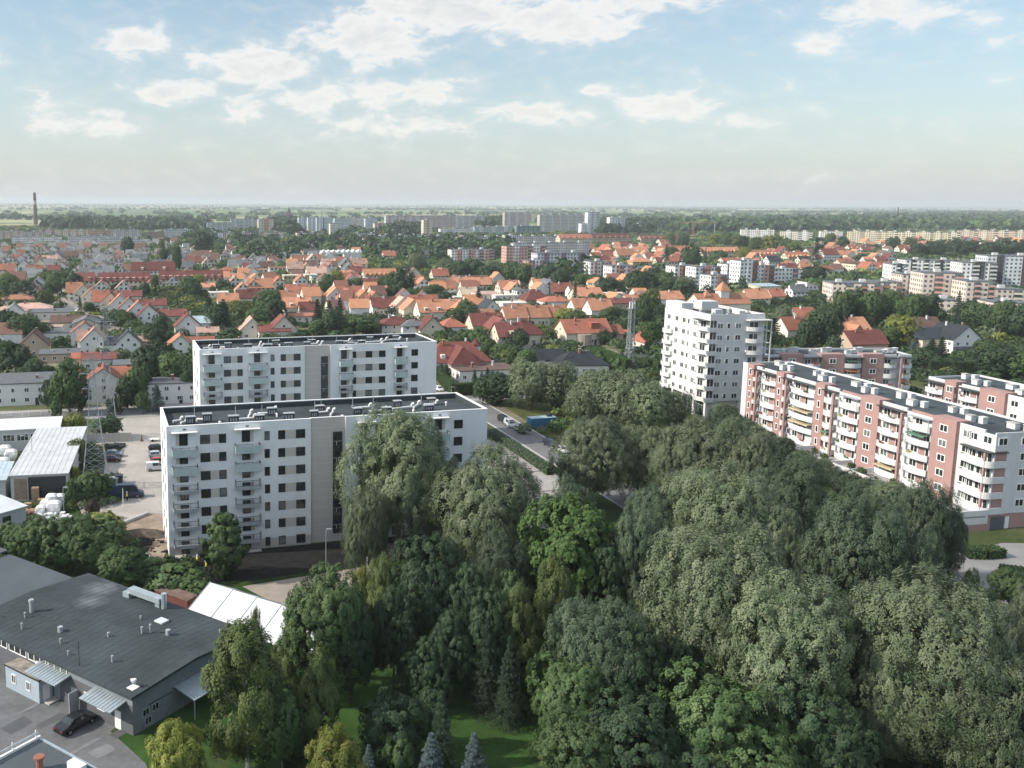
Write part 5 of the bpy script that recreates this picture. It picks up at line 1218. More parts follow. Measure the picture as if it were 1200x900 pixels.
HL_ = [  # u, v of the front foot, width, depth, wall height, roof, roof colour, wall colour, turned, options
 (40, 419, 9.5, 10.5, 4.6, g, BR, TA, 1), (70, 425, 14, 8, 3.0, sh, GR, TA, 0, dict(pitch=.08, chim=2)), (66, 403, 12, 8, 4.4, fl_, GR, WH_, 0), (60, 395, 9, 7, 4.2, fl_, PK, WH_, 0),
 (111, 417, 9.0, 10, 5.4, g, PK, WH_, 1), (103, 415, 7.5, 7, 5.4, g, PK, WH_, 0), (101, 394, 13, 11, 5.2, g, GR, CR, 1, dict(pitch=.42)), (83, 387, 17, 10, 3.6, g, BR, CW, 0, dict(pitch=.5)),
 (62, 374, 19, 9, 3.2, sh, GR, CW, 0, dict(pitch=.1)), (35, 370, 21, 12, 3.6, hp, PK, CW, 0, dict(pitch=.4)), (12, 372, 16, 10, 3.4, hp, PK, CW, 0, dict(pitch=.4)), (20, 358, 17, 10, 3.4, hp, OR, CW, 0, dict(pitch=.45)),
 (12, 346, 8, 9, 4.5, g, GR, WH_, 1), (38, 351, 8, 9, 4.8, g, RO, CW, 1), (29, 355, 8, 9, 4.6, g, PK, CW, 1), (42, 345, 8, 8, 4.6, g, GR, CW, 1),
 (87, 353, 8.5, 11, 5.2, g, OR, CW, 0, dict(chim=2)), (98, 355, 7.5, 11, 5.2, g, OR, CW, 1), (108, 360, 8, 11, 5.2, g, OR, CW, 1, dict(chim=2)), (118, 364, 8, 11, 5.0, g, RO, WH_, 0), (130, 367, 8.5, 11, 5.4, g, DR, CR, 1), (141, 369, 8.5, 11, 5.0, g, OR, WH_, 1),
 (152, 374, 8.5, 11, 5.2, g, RO, WH_, 1), (163, 379, 9, 11, 5.2, g, OR, WH_, 1), (175, 384, 9, 11, 5.2, g, DR, WH_, 1, dict(sky=2)), (203, 378, 13, 9, 3.2, g, DR, CR, 0, dict(pitch=.6)), (145, 355, 20, 8, 3.8, g, DR, CW, 0, dict(pitch=.7, chim=3)), (172, 366, 20, 8, 3.6, g, DR, CW, 0, dict(pitch=.7, chim=3)),
 (119, 346, 10, 10, 4.2, g, PK, WH_, 1, dict(pitch=.9)), (145, 347, 9, 10, 4.4, g, PK, WH_, 1), (181, 340, 9, 9, 4.4, g, RO, WH_, 1), (204, 341, 8, 9, 4.4, g, GR, WH_, 1),
 (139, 418, 10, 8, 4.4, sh, SL, WH_, 0, dict(pitch=.25)), (151, 418, 7, 9, 5.2, g, SL, WH_, 1), (167, 414, 11, 8, 4.6, hp, PK, TA, 0, dict(pitch=.4)), (99, 432, 8, 7, 3.6, g, RO, TA, 0, dict(pitch=.4)),
 (116, 434, 11, 8, 3.8, g, DR, WH_, 0, dict(pitch=.4)), (157, 442, 13, 11, 4.0, fl_, GR, WH_, 0, dict(chim=0)), (150, 449, 12, 7, 3.6, g, RO, WH_, 0, dict(pitch=.35)),
 (32, 475, 18.5, 10, 6.2, sh, GR, WH_, 0, dict(pitch=.12, label='white two storey house with a sloping grey roof facing the main road')), (203, 473, 14, 10, 5.8, fl_, GR, WH_, 0, dict(label='white flat roofed house beside the farther white block')),
 (221, 396, 9, 11, 4.8, g, DR, WH_, 1, dict(sky=0, chim=2)), (241, 389, 17, 10, 4.0, g, TE, WH_, 0, dict(pitch=.5)), (244, 398, 9, 7, 3.0, g, PK, WH_, 0, dict(pitch=.5)), (296, 398, 9, 10, 4.2, g, PK, CW, 1), (322, 399, 13, 9, 3.8, g, DR, CW, 0, dict(pitch=.5)), (333, 398, 9, 11, 4.6, g, DR, CW, 1),
 (240, 345, 13, 9, 4.4, g, OR, WH_, 0, dict(pitch=.5)), (257, 354, 11, 9, 5.4, fl_, CW, WH_, 0), (276, 341, 10, 9, 5, g, PK, CW, 1), (297, 347, 13, 9, 5.4, g, RO, CW, 1), (294, 359, 12, 9, 4.6, g, DR, WH_, 0), (268, 362, 11, 8, 4.2, g, OR, WH_, 0), (285, 350, 8, 9, 5, g, OR, WH_, 1),
 (306, 347, 15, 11, 5.2, g, OR, CW, 0, dict(chim=2)), (328, 341, 10, 9, 4.8, g, RO, CW, 1), (342, 333, 11, 9, 6, fl_, CR, YE, 0), (354, 338, 9, 9, 4.6, g, OR, WH_, 1), (365, 332, 9, 9, 6, fl_, CW, YE, 0), (376, 334, 13, 9, 6, fl_, GR, WH_, 0), (389, 330, 10, 8, 5.2, fl_, CR, CW, 0),
 (403, 329, 13, 9, 4.6, g, OR, WH_, 0, dict(pitch=.6)), (420, 327, 11, 9, 4.8, g, DR, CW, 0), (432, 340, 17, 10, 4.4, g, DR, CR, 0, dict(pitch=.6)), (412, 335, 10, 9, 4.4, g, RO, CW, 0), (347, 352, 11, 9, 4.8, g, RO, CW, 0), (337, 360, 10, 9, 4.6, g, OR, CW, 0),
 (361, 355, 8, 10, 5.4, g, DR, WH_, 1), (372, 356, 8, 10, 5.4, g, DR, CR, 1), (394, 358, 11, 10, 5.2, g, OR, WH_, 1), (408, 361, 9, 10, 5.2, g, RO, WH_, 1), (411, 353, 14, 8, 4.6, g, RO, WH_, 0), (350, 370, 14, 11, 4.4, g, OR, CW, 0, dict(pitch=.8, dormer=2)), (363, 373, 9, 8, 4.0, g, DR, CR, 0), (355, 378, 13, 7, 3.0, g, RO, CW, 0, dict(pitch=.3, chim=0)),
 (428, 361, 10, 10, 4.8, g, OR, YE, 1), (440, 363, 10, 10, 4.8, g, OR, CR, 1, dict(dormer=1)), (451, 369, 13, 9, 4.4, g, DR, WH_, 0), (434, 365, 9, 8, 4.2, g, DR, WH_, 1), (392, 398, 9, 8, 4, g, RO, CW, 0), (437, 387, 14, 9, 4.2, g, GR, WH_, 1, dict(pitch=.5)),
 (467, 395, 15, 11, 5.4, hp, DR, CW, 0, dict(pitch=.5, chim=2)), (488, 396, 12, 10, 5.2, hp, GR, WH_, 0, dict(pitch=.45)), (459, 369, 14, 9, 3.6, g, DR, CR, 0, dict(pitch=.6)), (473, 371, 8, 10, 5, g, PK, WH_, 1), (485, 374, 10, 10, 5, g, OR, CR, 1), (507, 377, 13, 11, 4.8, g, OR, CW, 0, dict(dormer=2)), (529, 372, 12, 9, 4.4, g, OR, WH_, 0), (497, 364, 16, 8, 4.2, g, RO, CW, 0),
 (507, 397, 9, 11, 4.0, g, DR, CR, 1), (533, 393, 11, 10, 3.8, hp, RO, WH_, 0, dict(pitch=.7)), (486, 343, 11, 10, 6, g, OR, PK, 0), (497, 345, 8, 9, 6, g, OR, WH_, 1), (517, 331, 12, 10, 4.8, g, RO, CW, 0), (522, 347, 14, 10, 4.8, g, OR, WH_, 0), (545, 343, 13, 10, 4.8, g, OR, CR, 0, dict(chim=2)), (566, 342, 12, 9, 4.8, g, OR, CW, 0), (556, 335, 22, 9, 4.2, g, BR, CW, 0, dict(pitch=.6)), (523, 338, 11, 8, 4, fl_, GR, CW, 0),
 (551, 354, 10, 9, 4, g, TA, CW, 0, ), (543, 355, 9, 8, 3.2, fl_, CW, WH_, 0), (572, 357, 13, 10, 5.6, sh, PK, CW, 0, dict(pitch=.1)), (594, 358, 14, 9, 5.6, fl_, CW, WH_, 0), (598, 347, 13, 10, 4.6, g, OR, CW, 0), (603, 369, 13, 10, 6, fl_, CW, WH_, 0), (577, 372, 10, 9, 4.4, g, SL, WH_, 1), (565, 385, 14, 10, 3.8, g, OR, CW, 0, dict(pitch=.9)), (573, 391, 15, 10, 3.8, g, DR, CR, 0),
 (588, 404, 10, 11, 5.4, g, DR, CR, 1), (600, 410, 11, 10, 5.4, g, DR, CR, 0, dict(dormer=1)), (620, 405, 14, 12, 4.6, hp, DR, CR, 0, dict(pitch=.9, chim=2)), (606, 383, 11, 10, 4.2, g, OR, CW, 0), (605, 349, 10, 9, 4.8, g, OR, CW, 1), (620, 352, 15, 9, 5.6, fl_, GR, WH_, 0), (631, 360, 15, 12, 4.2, hp, DR, TA, 0, dict(pitch=.9)), (645, 346, 11, 10, 5, g, GR, WH_, 1), (661, 350, 13, 10, 4.4, g, RO, BR, 0),
 (692, 358, 16, 12, 5.4, g, OR, CR, 0, dict(pitch=.7)), (654, 363, 16, 10, 4.6, hp, RO, WH_, 0, dict(pitch=.5)), (687, 370, 13, 9, 4.2, g, OR, WH_, 0), (706, 374, 12, 10, 4.6, g, OR, WH_, 0), (727, 369, 17, 12, 6.0, g, DR, TA, 0, dict(pitch=.35)), (724, 352, 14, 8, 4, fl_, CW, WH_, 0), (745, 360, 11, 8, 5, g, OR, CW, 0, dict(pitch=.4)), (632, 382, 11, 10, 4.2, g, OR, GR if False else CW, 0), (654, 381, 11, 10, 4.2, g, OR, CW, 0), (612, 378, 11, 9, 4.0, g, OR, CW, 0), (728, 396, 8, 7, 2.6, g, RO, TA, 0, dict(pitch=.4, chim=0)),
 (767, 410, 9, 9, 3.2, g, RO, CW, 1), (787, 361, 15, 11, 5, g, OR, WH_, 0, dict(pitch=.7)), (937, 400, 12, 10, 5, g, RO, CW, 0), (946, 388, 10, 9, 6, g, RO, CW, 0), (1019, 417, 16, 10, 4.6, g, DR, RO if False else TA, 0, dict(pitch=.9, chim=2)), (1091, 402, 14, 12, 5.0, g, BR, CR, 0, dict(pitch=.85)),
 (974, 307, 18, 12, 7.5, g, DR, WH_, 0), (962, 323, 24, 10, 4.6, g, RO, CW, 0, dict(pitch=.6, chim=2)), (1008, 319, 17, 10, 7, g, BR, CR, 1, dict(pitch=.4)), (1021, 322, 11, 10, 5.6, g, RO, WH_, 1), (1037, 322, 15, 10, 5.6, g, RO, CW, 0, dict(dormer=2)), (1014, 303, 20, 10, 6, fl_, OR, YE, 0), (1046, 304, 15, 10, 6, g, GR, WH_, 1, dict(pitch=.4)), (1060, 297, 14, 9, 5, g, RO, CW, 0), (1128, 299, 22, 11, 5, hp, BR, CR, 0, dict(pitch=.5)), (1108, 297, 18, 10, 5, g, RO, CW, 0), (1150, 299, 14, 10, 5.5, g, BR, CW, 1, dict(pitch=.5)), (1195, 299, 18, 10, 5, hp, RO, CW, 0, dict(pitch=.5)),
 (985, 299, 14, 9, 5, g, RO, CW, 0), (1002, 296, 16, 9, 5, g, RO, CW, 0, dict(dormer=2)), (1020, 291, 12, 9, 5, g, OR, CW, 0), (908, 314, 12, 10, 6, g, SL, WH_, 0), (900, 309, 12, 9, 5, g, RO, WH_, 0), (944, 312, 11, 9, 5, g, SL, CW, 0), (926, 328, 15, 11, 7, g, DR, TA, 0), (946, 322, 9, 9, 5, g, OR, YE, 0),
 (715, 301, 19, 13, 6, g, RO, TA, 1, dict(pitch=1.1)), (708, 310, 22, 13, 5, g, RO, CR, 0, dict(dormer=3)), (735, 306, 20, 13, 6, g, OR, CR, 0), (752, 302, 16, 11, 6, g, OR, CW, 0, dict(dormer=2)), (753, 313, 20, 12, 5, hp, OR, YE, 0, dict(pitch=.6)), (778, 308, 14, 10, 6, g, RO, WH_, 1), (790, 314, 12, 10, 6, g, RO, CW, 0), (763, 321, 22, 9, 5, fl_, GR, CW, 0), (808, 313, 10, 10, 6, g, RO, CW, 0), (860, 312, 22, 10, 5, g, RO, CW, 0, dict(pitch=.5)), (903, 343, 16, 12, 4, sh, TE, CR, 0, dict(pitch=.08)), (925, 350, 13, 10, 5, fl_, SL, WH_, 0), (938, 352, 10, 9, 5, g, GR, WH_, 0), (952, 345, 9, 9, 5, sh, CW, WH_, 1, dict(pitch=.3)), (912, 355, 9, 8, 4, g, RO, CW, 0), (890, 360, 14, 10, 5, g, OR, CW, 0),
]
for q in HL_:
    kw = q[9] if len(q) > 9 else {}
    house(*q[:9], **kw)
# larger single houses
h1 = house(122, 472, 9.0, 13, 5.4, g, RO, WH_, 1, .68, chim=2, label='white house with a red roof and centre gable behind the two pylons')
add('wing_wall', MB().box(1.5, -9.5, 0, 9.5, -3.2, 5.4).mesh('wing_wall', house_wall), h1, color=WH_)
add('wing_roof', MB().hexa([(1.0, -10, 5.4), (10, -10, 5.4), (10, -3.2, 5.4), (1.0, -3.2, 5.4), (5.4, -10, 8.4), (5.6, -10, 8.4), (5.6, 0, 8.4), (5.4, 0, 8.4)]).mesh('wing_roof', roof_tile), h1, color=RO)
add('wing_wall', MB().box(1.5, 6.5, 0, 9.5, 10.5, 4.4).mesh('wing_wall', house_wall), h1, color=WH_)
add('wing_roof', MB().hexa([(1.0, 6.5, 4.4), (10, 6.5, 4.4), (10, 11, 4.4), (1.0, 11, 4.4), (4.4, 6.5, 8.0), (6.6, 6.5, 8.0), (6.6, 7.2, 8.0), (4.4, 7.2, 8.0)]).mesh('wing_roof', roof_tile), h1, color=RO)
for y in (-5, -8): add('window', hwin(1.3, 1.3), h1, (1.496, y+1.3, 1.2), R(-90)); add('window', hwin(1.3, 1.3), h1, (1.496, y+1.3, 3.6), R(-90))
h1 = house(212, 417, 9.5, 11, 3.4, g, OR, WH_, 1, .75, label='low white house with an orange roof tucked beside the farther white block')
add('wing_wall', MB().box(2, -13, 0, 8.5, -4.8, 3.2).mesh('wing_wall', house_wall), h1, color=WH_)
add('wing_roof', MB().hexa([(1.4, -13.5, 3.2), (9, -13.5, 3.2), (9, -2, 3.2), (1.4, -2, 3.2), (5.1, -13.5, 5.8), (5.3, -13.5, 5.8), (5.3, -1, 5.8), (5.1, -1, 5.8)]).mesh('wing_roof', roof_tile), h1, color=RO)
v = house(539, 440, 22, 12, 4.6, hp, DR, WH_, 0, 1.0, chim=2, label='large white villa with steep dark red roofs and a small turret')
add('wing_wall', MB().box(-4.5, -10, 0, 5.5, -5, 4.4).mesh('wing_wall', house_wall), v, color=WH_)
add('wing_roof', MB().hexa([(-5, -10.5, 4.3), (6, -10.5, 4.3), (6, 0, 4.3), (-5, 0, 4.3), (.3, -7.5, 9.8), (.7, -7.5, 9.8), (.7, 0, 9.8), (.3, 0, 9.8)]).mesh('wing_roof', roof_tile), v, color=DR)
add('dormer', MB().box(-6.4, -5.2, 4.8, -4.9, -2, 7.0).mesh('dormer', house_wall), v, color=WH_)
for (x, y) in ((8.5, 2.5),):
    t_ = add('turret', MB().tube((x, y, 0), (x, y, 8.6), 1.7, n=12).mesh('turret', house_wall), v, color=WH_)
    add('turret_roof', MB().tube((x, y, 8.6), (x, y, 11.2), 2.1, .05, n=12).mesh('turret_roof', roof_tile), t_, color=DR)
v = house(573, 447, 20, 12, 3.6, fl_, BR, WH_, 0, th=13, chim=2, label='long white bungalow with a dark flat roof behind the clipped hedge')
add('wing_roof', MB().tube((10.5, -4.5, 2.4), (10.5, -4.5, 5.4), 3.0, .1, n=4).mesh('wing_roof', roof_tile), v, color=DR)
add('sign_board', MB().box(-1.8, -.05, 0, 1.4, -.003, 1.0).mesh('sign_board', mat('pale_blue_board', (.33, .50, .58), .5, .3)), v, (.5, -6.0, 2.3))
v = house(690, 404, 20, 12, 5.0, g, RO, CR, 0, .8, chim=2, dormer=0, sky=2, label='big red roofed house with a stone faced corner above the bright hedge')
st = mat('field_stone', (.28, .25, .21), .95, .15, var=.35, scale=2.2)
MB().tube((-2.5, -6.4, 0), (-2.5, -6.4, 4.6), 3.0, n=14).build('stone_bay', st, v)
add('dormer', MB().box(1.5, -4.6, 6.6, 5.0, -1, 8.6).box(1.2, -5.0, 8.6, 5.3, -.5, 8.8, 1).mesh('dormer', [house_wall, roof_tile]), v, color=RO)
add('wing_roof', MB().hexa([(9, -4.5, 3.8), (17, -4.5, 3.8), (17, 4.5, 3.8), (9, 4.5, 3.8), (9, -.1, 7.2), (17, -.1, 7.2), (17, .1, 7.2), (9, .1, 7.2)]).mesh('wing_roof', roof_tile), v, color=RO)
add('wing_wall', MB().box(9.5, -4, 0, 16.5, 4, 3.8).mesh('wing_wall', house_wall), v, color=TA)
v = house(684, 440, 17, 11, 3.6, hp, SL, WH_, 0, .7, th=4, sky=2, label='slate black hipped bungalow in two wings by the waste ground')
add('wing_wall', MB().box(-20, 2, 0, -10, 14, 4.0).box(-10.2, 2, 0, -6, 10, 3.6).mesh('wing_wall', house_wall), v, color=WH_)
add('wing_roof', MB().hexa([(-20.5, 1.5, 4.0), (-9.6, 1.5, 4.0), (-9.6, 14.5, 4.0), (-20.5, 14.5, 4.0), (-15.2, 5.5, 8.2), (-14.8, 5.5, 8.2), (-14.8, 11, 8.2), (-15.2, 11, 8.2)]).hexa([(-11, 1.5, 3.6), (-4, 1.5, 3.6), (-4, 10.5, 3.6), (-11, 10.5, 3.6), (-15, 5.9, 7.3), (-3.5, 5.9, 7.3), (-3.5, 6.1, 7.3), (-15, 6.1, 7.3)]).mesh('wing_roof', roof_tile), v, color=SL)
for x in (-18.5, -15.5, -12.5): add('window', hwin(1.3, 1.3), v, (x, 1.996, 1.2))
v = house(850, 367, 30, 13, 5.0, g, OR, CW, 0, .75, chim=0, label='large orange roofed building with a square roof turret behind the white tower')
add('turret', MB().box(-1, -3.2, 5, 4, 1.8, 11.5).mesh('turret', house_wall), v, color=WH_); add('turret_roof', MB().tube((1.5, -.7, 11.5), (1.5, -.7, 16.5), 4.4, .1, n=4).mesh('turret_roof', roof_tile), v, color=OR)
add('turret_roof', MB().tube((-8, -.7, 8.6), (-8, -.7, 12), 3.0, .1, n=4).mesh('turret_roof', roof_tile), v, color=OR)
v = house(1003, 403, 15, 12, 5.2, g, OR, WH_, 0, .85, chim=2, label='bright orange villa with white walls behind the pink and white flats')
add('wing_wall', MB().box(-4.5, -9, 0, .5, -5.9, 5.4).mesh('wing_wall', house_wall), v, color=WH_)
add('wing_roof', MB().hexa([(-5, -9.6, 5.2), (1, -9.6, 5.2), (1, -2, 5.2), (-5, -2, 5.2), (-2.1, -9.6, 8.4), (-1.9, -9.6, 8.4), (-1.9, -1, 8.4), (-2.1, -1, 8.4)]).mesh('wing_roof', roof_tile), v, color=OR)
v = house(1132, 416, 13, 13, 6.2, g, SL, WH_, 1, .75, chim=2, label='white boarded house with a slate black roof at the right')
add('wing_wall', MB().box(-1, 5, 0, 8, 15, 5.6).mesh('wing_wall', house_wall), v, color=CR)
add('wing_roof', MB().hexa([(-1.6, 0, 5.6), (8.6, 0, 5.6), (8.6, 15.6, 5.6), (-1.6, 15.6, 5.6), (3.4, 0, 9.6), (3.6, 0, 9.6), (3.6, 15.6, 9.6), (3.4, 15.6, 9.6)]).mesh('wing_roof', roof_tile), v, color=SL)
MB().hexa([(-8.5, -6, 2.6), (-6.6, -6, 3.2), (-6.6, 6, 3.2), (-8.5, 6, 2.6), (-8.5, -6, 2.75), (-6.6, -6, 3.35), (-6.6, 6, 3.35), (-8.5, 6, 2.75)]).build('veranda_roof', dark_metal, v)
o = thing('solar_array', 'dark blue solar panel field behind the farther white block', 'solar panels', at(264, 393), R(13))
for r_ in range(2):
    b = MB().hexa([(-8, r_*3.2, .8), (8, r_*3.2, .8), (8, r_*3.2+2.4, 2.6), (-8, r_*3.2+2.4, 2.6), (-8, r_*3.2-.05, .86), (8, r_*3.2-.05, .86), (8, r_*3.2+2.35, 2.66), (-8, r_*3.2+2.35, 2.66)])
    for k in range(17): b.hexa([(-8+k, r_*3.2-.05, .87), (-7.92+k, r_*3.2-.05, .87), (-7.92+k, r_*3.2+2.35, 2.67), (-8+k, r_*3.2+2.35, 2.67), (-8+k, r_*3.2-.06, .89), (-7.92+k, r_*3.2-.06, .89), (-7.92+k, r_*3.2+2.34, 2.69), (-8+k, r_*3.2+2.34, 2.69)], 1)
    for x in (-7, 0, 7): b.tube((x, r_*3.2+1.9, 0), (x, r_*3.2+1.9, 2.2), .06, n=4, m=1)
    b.build('panel_row', [mat('solar_cells', (.012, .022, .06), .25, .6, var=.1), grey_metal], o)
# terraced rows: one long roof, its own dormers or a saw-tooth of gables
def terrace(u, vb, w, d, h, rc, wc, label, n, saw=False, pitch=.9, th=13):
    o = house(u, vb, w, d, h, 'gable', rc, wc, 0, pitch, th, label=label, chim=0, name='terraced_row', cat='terraced row', detail=False)
    for k in range(n):
        x = -w/2+w*(k+.5)/n
        if saw:
            b = MB(); a = w/n*.5
            b.hexa([(x-a, -d/2-1.2, h-.3), (x+a, -d/2-1.2, h-.3), (x+a, 0, h-.3), (x-a, 0, h-.3), (x-.1, -d/2-1.2, h+a*1.25), (x+.1, -d/2-1.2, h+a*1.25), (x+.1, 0, h+a*1.25), (x-.1, 0, h+a*1.25)])
            g_ = add('gable_roof', b.mesh('gable_roof', roof_tile), o, color=rc)
            bb = MB(); bb.box(x-a*.8, -d/2-1.0, 0, x+a*.8, -d/2, h-.3); add('front_bay', bb.mesh('front_bay', windowed), o, color=wc)
        else:
            b = MB().box(x-.9, -d/2+.3, h+.2, x+.9, -d*.1, h+2.0, 0).hexa([(x-1.1, -d/2, h+2.0), (x+1.1, -d/2, h+2.0), (x+1.1, 0, h+2.5), (x-1.1, 0, h+2.5), (x-1.1, -d/2, h+2.15), (x+1.1, -d/2, h+2.15), (x+1.1, 0, h+2.65), (x-1.1, 0, h+2.65)], 1)
            add('dormer', b.mesh('dormer', [house_wall, roof_tile]), o, color=PK if wc == CR else wc)
        MB().box(-.35, -.35, 0, .35, .35, 1.6).build('chimney', brick, o, (x+w/n*.4, .3, h+(d/2)*pitch-.7))
    return o
terrace(146, 339, 33, 11, 5.5, DR, CR, 'long dark red terraced row with dormers, second from left', 8); terrace(225, 336, 42, 11, 5.5, DR, CR, 'longest dark red terraced row with pale dormers behind the orchard', 9)
terrace(99, 339, 13, 11, 5.5, DR, CR, 'short dark red end of the terraced row, leftmost', 2); terrace(446, 331, 24, 10, 5.0, OR, CW, 'orange saw toothed terraced row beside the mowed field', 7, True)
terrace(792, 300, 48, 11, 6, OR, CR, 'orange gabled terraced row, leftmost of the three along the wood edge', 11, True); terrace(845, 302, 46, 11, 6, OR, CR, 'orange gabled terraced row, middle of the three along the wood edge', 11, True)
terrace(889, 306, 36, 11, 6, OR, CR, 'orange gabled terraced row, right of the tall yellow trees', 8, True); terrace(936, 309, 26, 11, 6, OR, CR, 'short orange terraced row beside the tall white house', 6, True)
terrace(675, 290, 46, 13, 12, RO, CR, 'tall row of flats with a bright red roof', 5, pitch=.8); terrace(715, 287, 64, 13, 10, DR, TA, 'long row of flats with a dark red roof', 7, pitch=.8); terrace(775, 285, 66, 12, 7, DR, TA, 'lower dark red roofed row before the far wood', 7, pitch=.7)
terrace(400, 304, 42, 9, 6.5, WH_, WH_, 'white stepped row with pointed gables beyond the gardens', 8, True, .5); terrace(180, 326, 32, 13, 6, DR, CW, 'broad dark red roofed hall among the left gardens', 2, pitch=.9)

# smaller houses farther out: prototypes with wall, roof and chimney, then copies
def proto(w, d, h, typ, pitch, rot):
    n0 = len(AUTO); o = house(600, 300, w, d, h, typ, OR, WH_, rot, pitch, detail=False); AUTO[n0:] = []; HS.pop(); return o
PROT = [proto(9, 10, 5, g, 1.0, 1), proto(11, 9, 5, g, .9, 0), proto(10, 10, 5.6, hp, .6, 0), proto(12, 9, 5.5, fl_, .5, 0), proto(8, 9, 5.4, g, 1.1, 1), proto(13, 10, 4.6, g, .8, 0)]
for p_ in PROT: p_['used'] = 0
def far_house(u, vb, k, rc, wc, s=1.0):
    p = at(u, vb)
    if any((p.x-x)**2+(p.y-y)**2 < (r+5)**2 for x, y, r in HS): return
    pr = PROT[k]
    if not pr['used']: pr['used'] = 1; o = pr
    else: o = copy_tree(pr)
    o.location = p; o.scale = (s, s, s)
    for c in o.children:
        if c.name.startswith('wall'): c.color = (*wc, 1)
        elif c.name.startswith('roof'): c.color = (*rc, 1)
    HS.append((p.x, p.y, 7*s))
    AUTO.append((o, f'small {WN[wc]} house with {RN[rc]} roof', u, vb-3)); return o
frn = random.Random(23)
def scatter(n, box, cols, walls, kinds=(0, 1, 2, 3, 4, 5), s=(.9, 1.15)):
    for i in range(n):
        u = frn.uniform(box[0], box[2]); v = box[1]+(box[3]-box[1])*frn.random()
        far_house(u, v, frn.choice(kinds), frn.choice(cols), frn.choice(walls), frn.uniform(*s))
scatter(40, (0, 300, 155, 330), [GR, PK, RO, BR, DR, GR], [WH_, WH_, WH_, CR, CW], (0, 4, 0, 4, 1, 5))
scatter(28, (155, 300, 300, 330), [GR, BR, PK, GR, RO, DR], [WH_, WH_, CW, CR], (0, 4, 1, 5, 2))
scatter(20, (300, 308, 420, 328), [BR, OR, RO, GR, PK], [WH_, CW, CR], (0, 1, 3, 5))
scatter(14, (380, 284, 520, 306), [BR, GR, RO, DR], [WH_, CW, CR], (0, 1, 5))
scatter(14, (300, 286, 380, 306), [BR, GR, DR], [WH_, CW, CR], (0, 1, 5))
scatter(16, (690, 290, 790, 330), [OR, RO, OR, DR], [CR, CW, WH_], (0, 1, 5))
scatter(12, (970, 283, 1200, 300), [RO, OR, RO, DR, BR], [CW, WH_, CR], (0, 1, 5, 2))
scatter(10, (880, 300, 1040, 330), [RO, OR, DR], [CW, WH_, CR], (0, 1, 5))
fm = [mat('far_wall', (.74, .73, .70), .9, .15), mat('far_cream_wall', (.66, .60, .49), .9, .15), mat('far_red_roof', (.25, .115, .085), .8, .2), mat('far_grey_roof', (.19, .20, .205), .8, .2), mat('far_brown_roof', (.18, .10, .08), .8, .2), mat('far_orange_roof', (.50, .24, .135), .8, .2)]
bpy.context.view_layer.update()
SEGS = []
for o in list(SC.objects):
    if o.name.startswith('street') and o.type == 'MESH' and 'lamp' not in o.name:
        v_ = [o.matrix_basis @ q.co for q in o.data.vertices]; SEGS.append(((v_[0]+v_[3])/2, (v_[1]+v_[2])/2))
def offstreet(x, y, m=4.5):
    for a, c in SEGS:
        d = c-a; L2 = d.length_squared
        if L2 < 1: continue
        t = max(0, min(1, ((x-a.x)*d.x+(y-a.y)*d.y)/L2)); 
        if (x-a.x-d.x*t)**2+(y-a.y-d.y*t)**2 < m*m: return False
    return True
fb = MB()
def mass(n, box, roofs):
    for i in range(n):
        p = at(frn.uniform(box[0], box[2]), box[1]+(box[3]-box[1])*frn.random())
        if any((p.x-x)**2+(p.y-y)**2 < (r+3.5)**2 for x, y, r in HS) or not offstreet(p.x, p.y, 9.0): continue
        w, d, h = frn.uniform(3.6, 5), frn.uniform(3.8, 5.2), frn.uniform(4.4, 6); a = R(13+frn.choice((0, 90))+frn.uniform(-8, 8)); ca, sa = math.cos(a), math.sin(a); zr = h+d*frn.uniform(.7, 1.0)
        q = lambda x, y, z: (p.x+x*ca-y*sa, p.y+x*sa+y*ca, z); wm, rm = frn.choice((0, 0, 1)), frn.choice(roofs); o_ = .4
        fb.face([q(-w, -d, 0), q(w, -d, 0), q(w, -d, h), q(-w, -d, h)], wm); fb.face([q(w, d, 0), q(-w, d, 0), q(-w, d, h), q(w, d, h)], wm)
        fb.face([q(-w, d, 0), q(-w, -d, 0), q(-w, -d, h), q(-w, 0, zr), q(-w, d, h)], wm); fb.face([q(w, -d, 0), q(w, d, 0), q(w, d, h), q(w, 0, zr), q(w, -d, h)], wm)
        k = (zr-h)/d
        fb.face([q(-w-o_, -d-o_, h-o_*k+.05), q(w+o_, -d-o_, h-o_*k+.05), q(w+o_, 0, zr+.05), q(-w-o_, 0, zr+.05)], rm); fb.face([q(w+o_, d+o_, h-o_*k+.05), q(-w-o_, d+o_, h-o_*k+.05), q(-w-o_, 0, zr+.05), q(w+o_, 0, zr+.05)], rm)
        HS.append((p.x, p.y, 6))
mass(170, (-6, 287, 165, 318), (2, 3, 3, 4, 3)); mass(90, (165, 286, 300, 318), (3, 3, 4, 4)); mass(60, (300, 300, 430, 322), (2, 4, 5, 3)); mass(40, (690, 285, 800, 312), (2, 5, 5)); mass(70, (960, 281, 1205, 298), (2, 5, 4)); mass(50, (380, 282, 600, 300), (3, 4, 2)); mass(40, (880, 296, 1045, 325), (2, 5, 4)); mass(50, (430, 328, 760, 374), (5, 5, 2, 4)); mass(40, (310, 325, 430, 374), (5, 4, 2, 2)); mass(30, (-5, 318, 150, 342), (3, 4, 2, 3)); mass(24, (200, 326, 300, 338), (5, 4, 2)); mass(16, (10, 362, 140, 412), (3, 4, 2))
tag(fb.build('far_houses', fm), 'the many small gabled houses of the farthest gardens', None, None, 'stuff')
for p_ in PROT:
    if not p_['used']:
        for c in list(p_.children): bpy.data.objects.remove(c)
        bpy.data.objects.remove(p_)

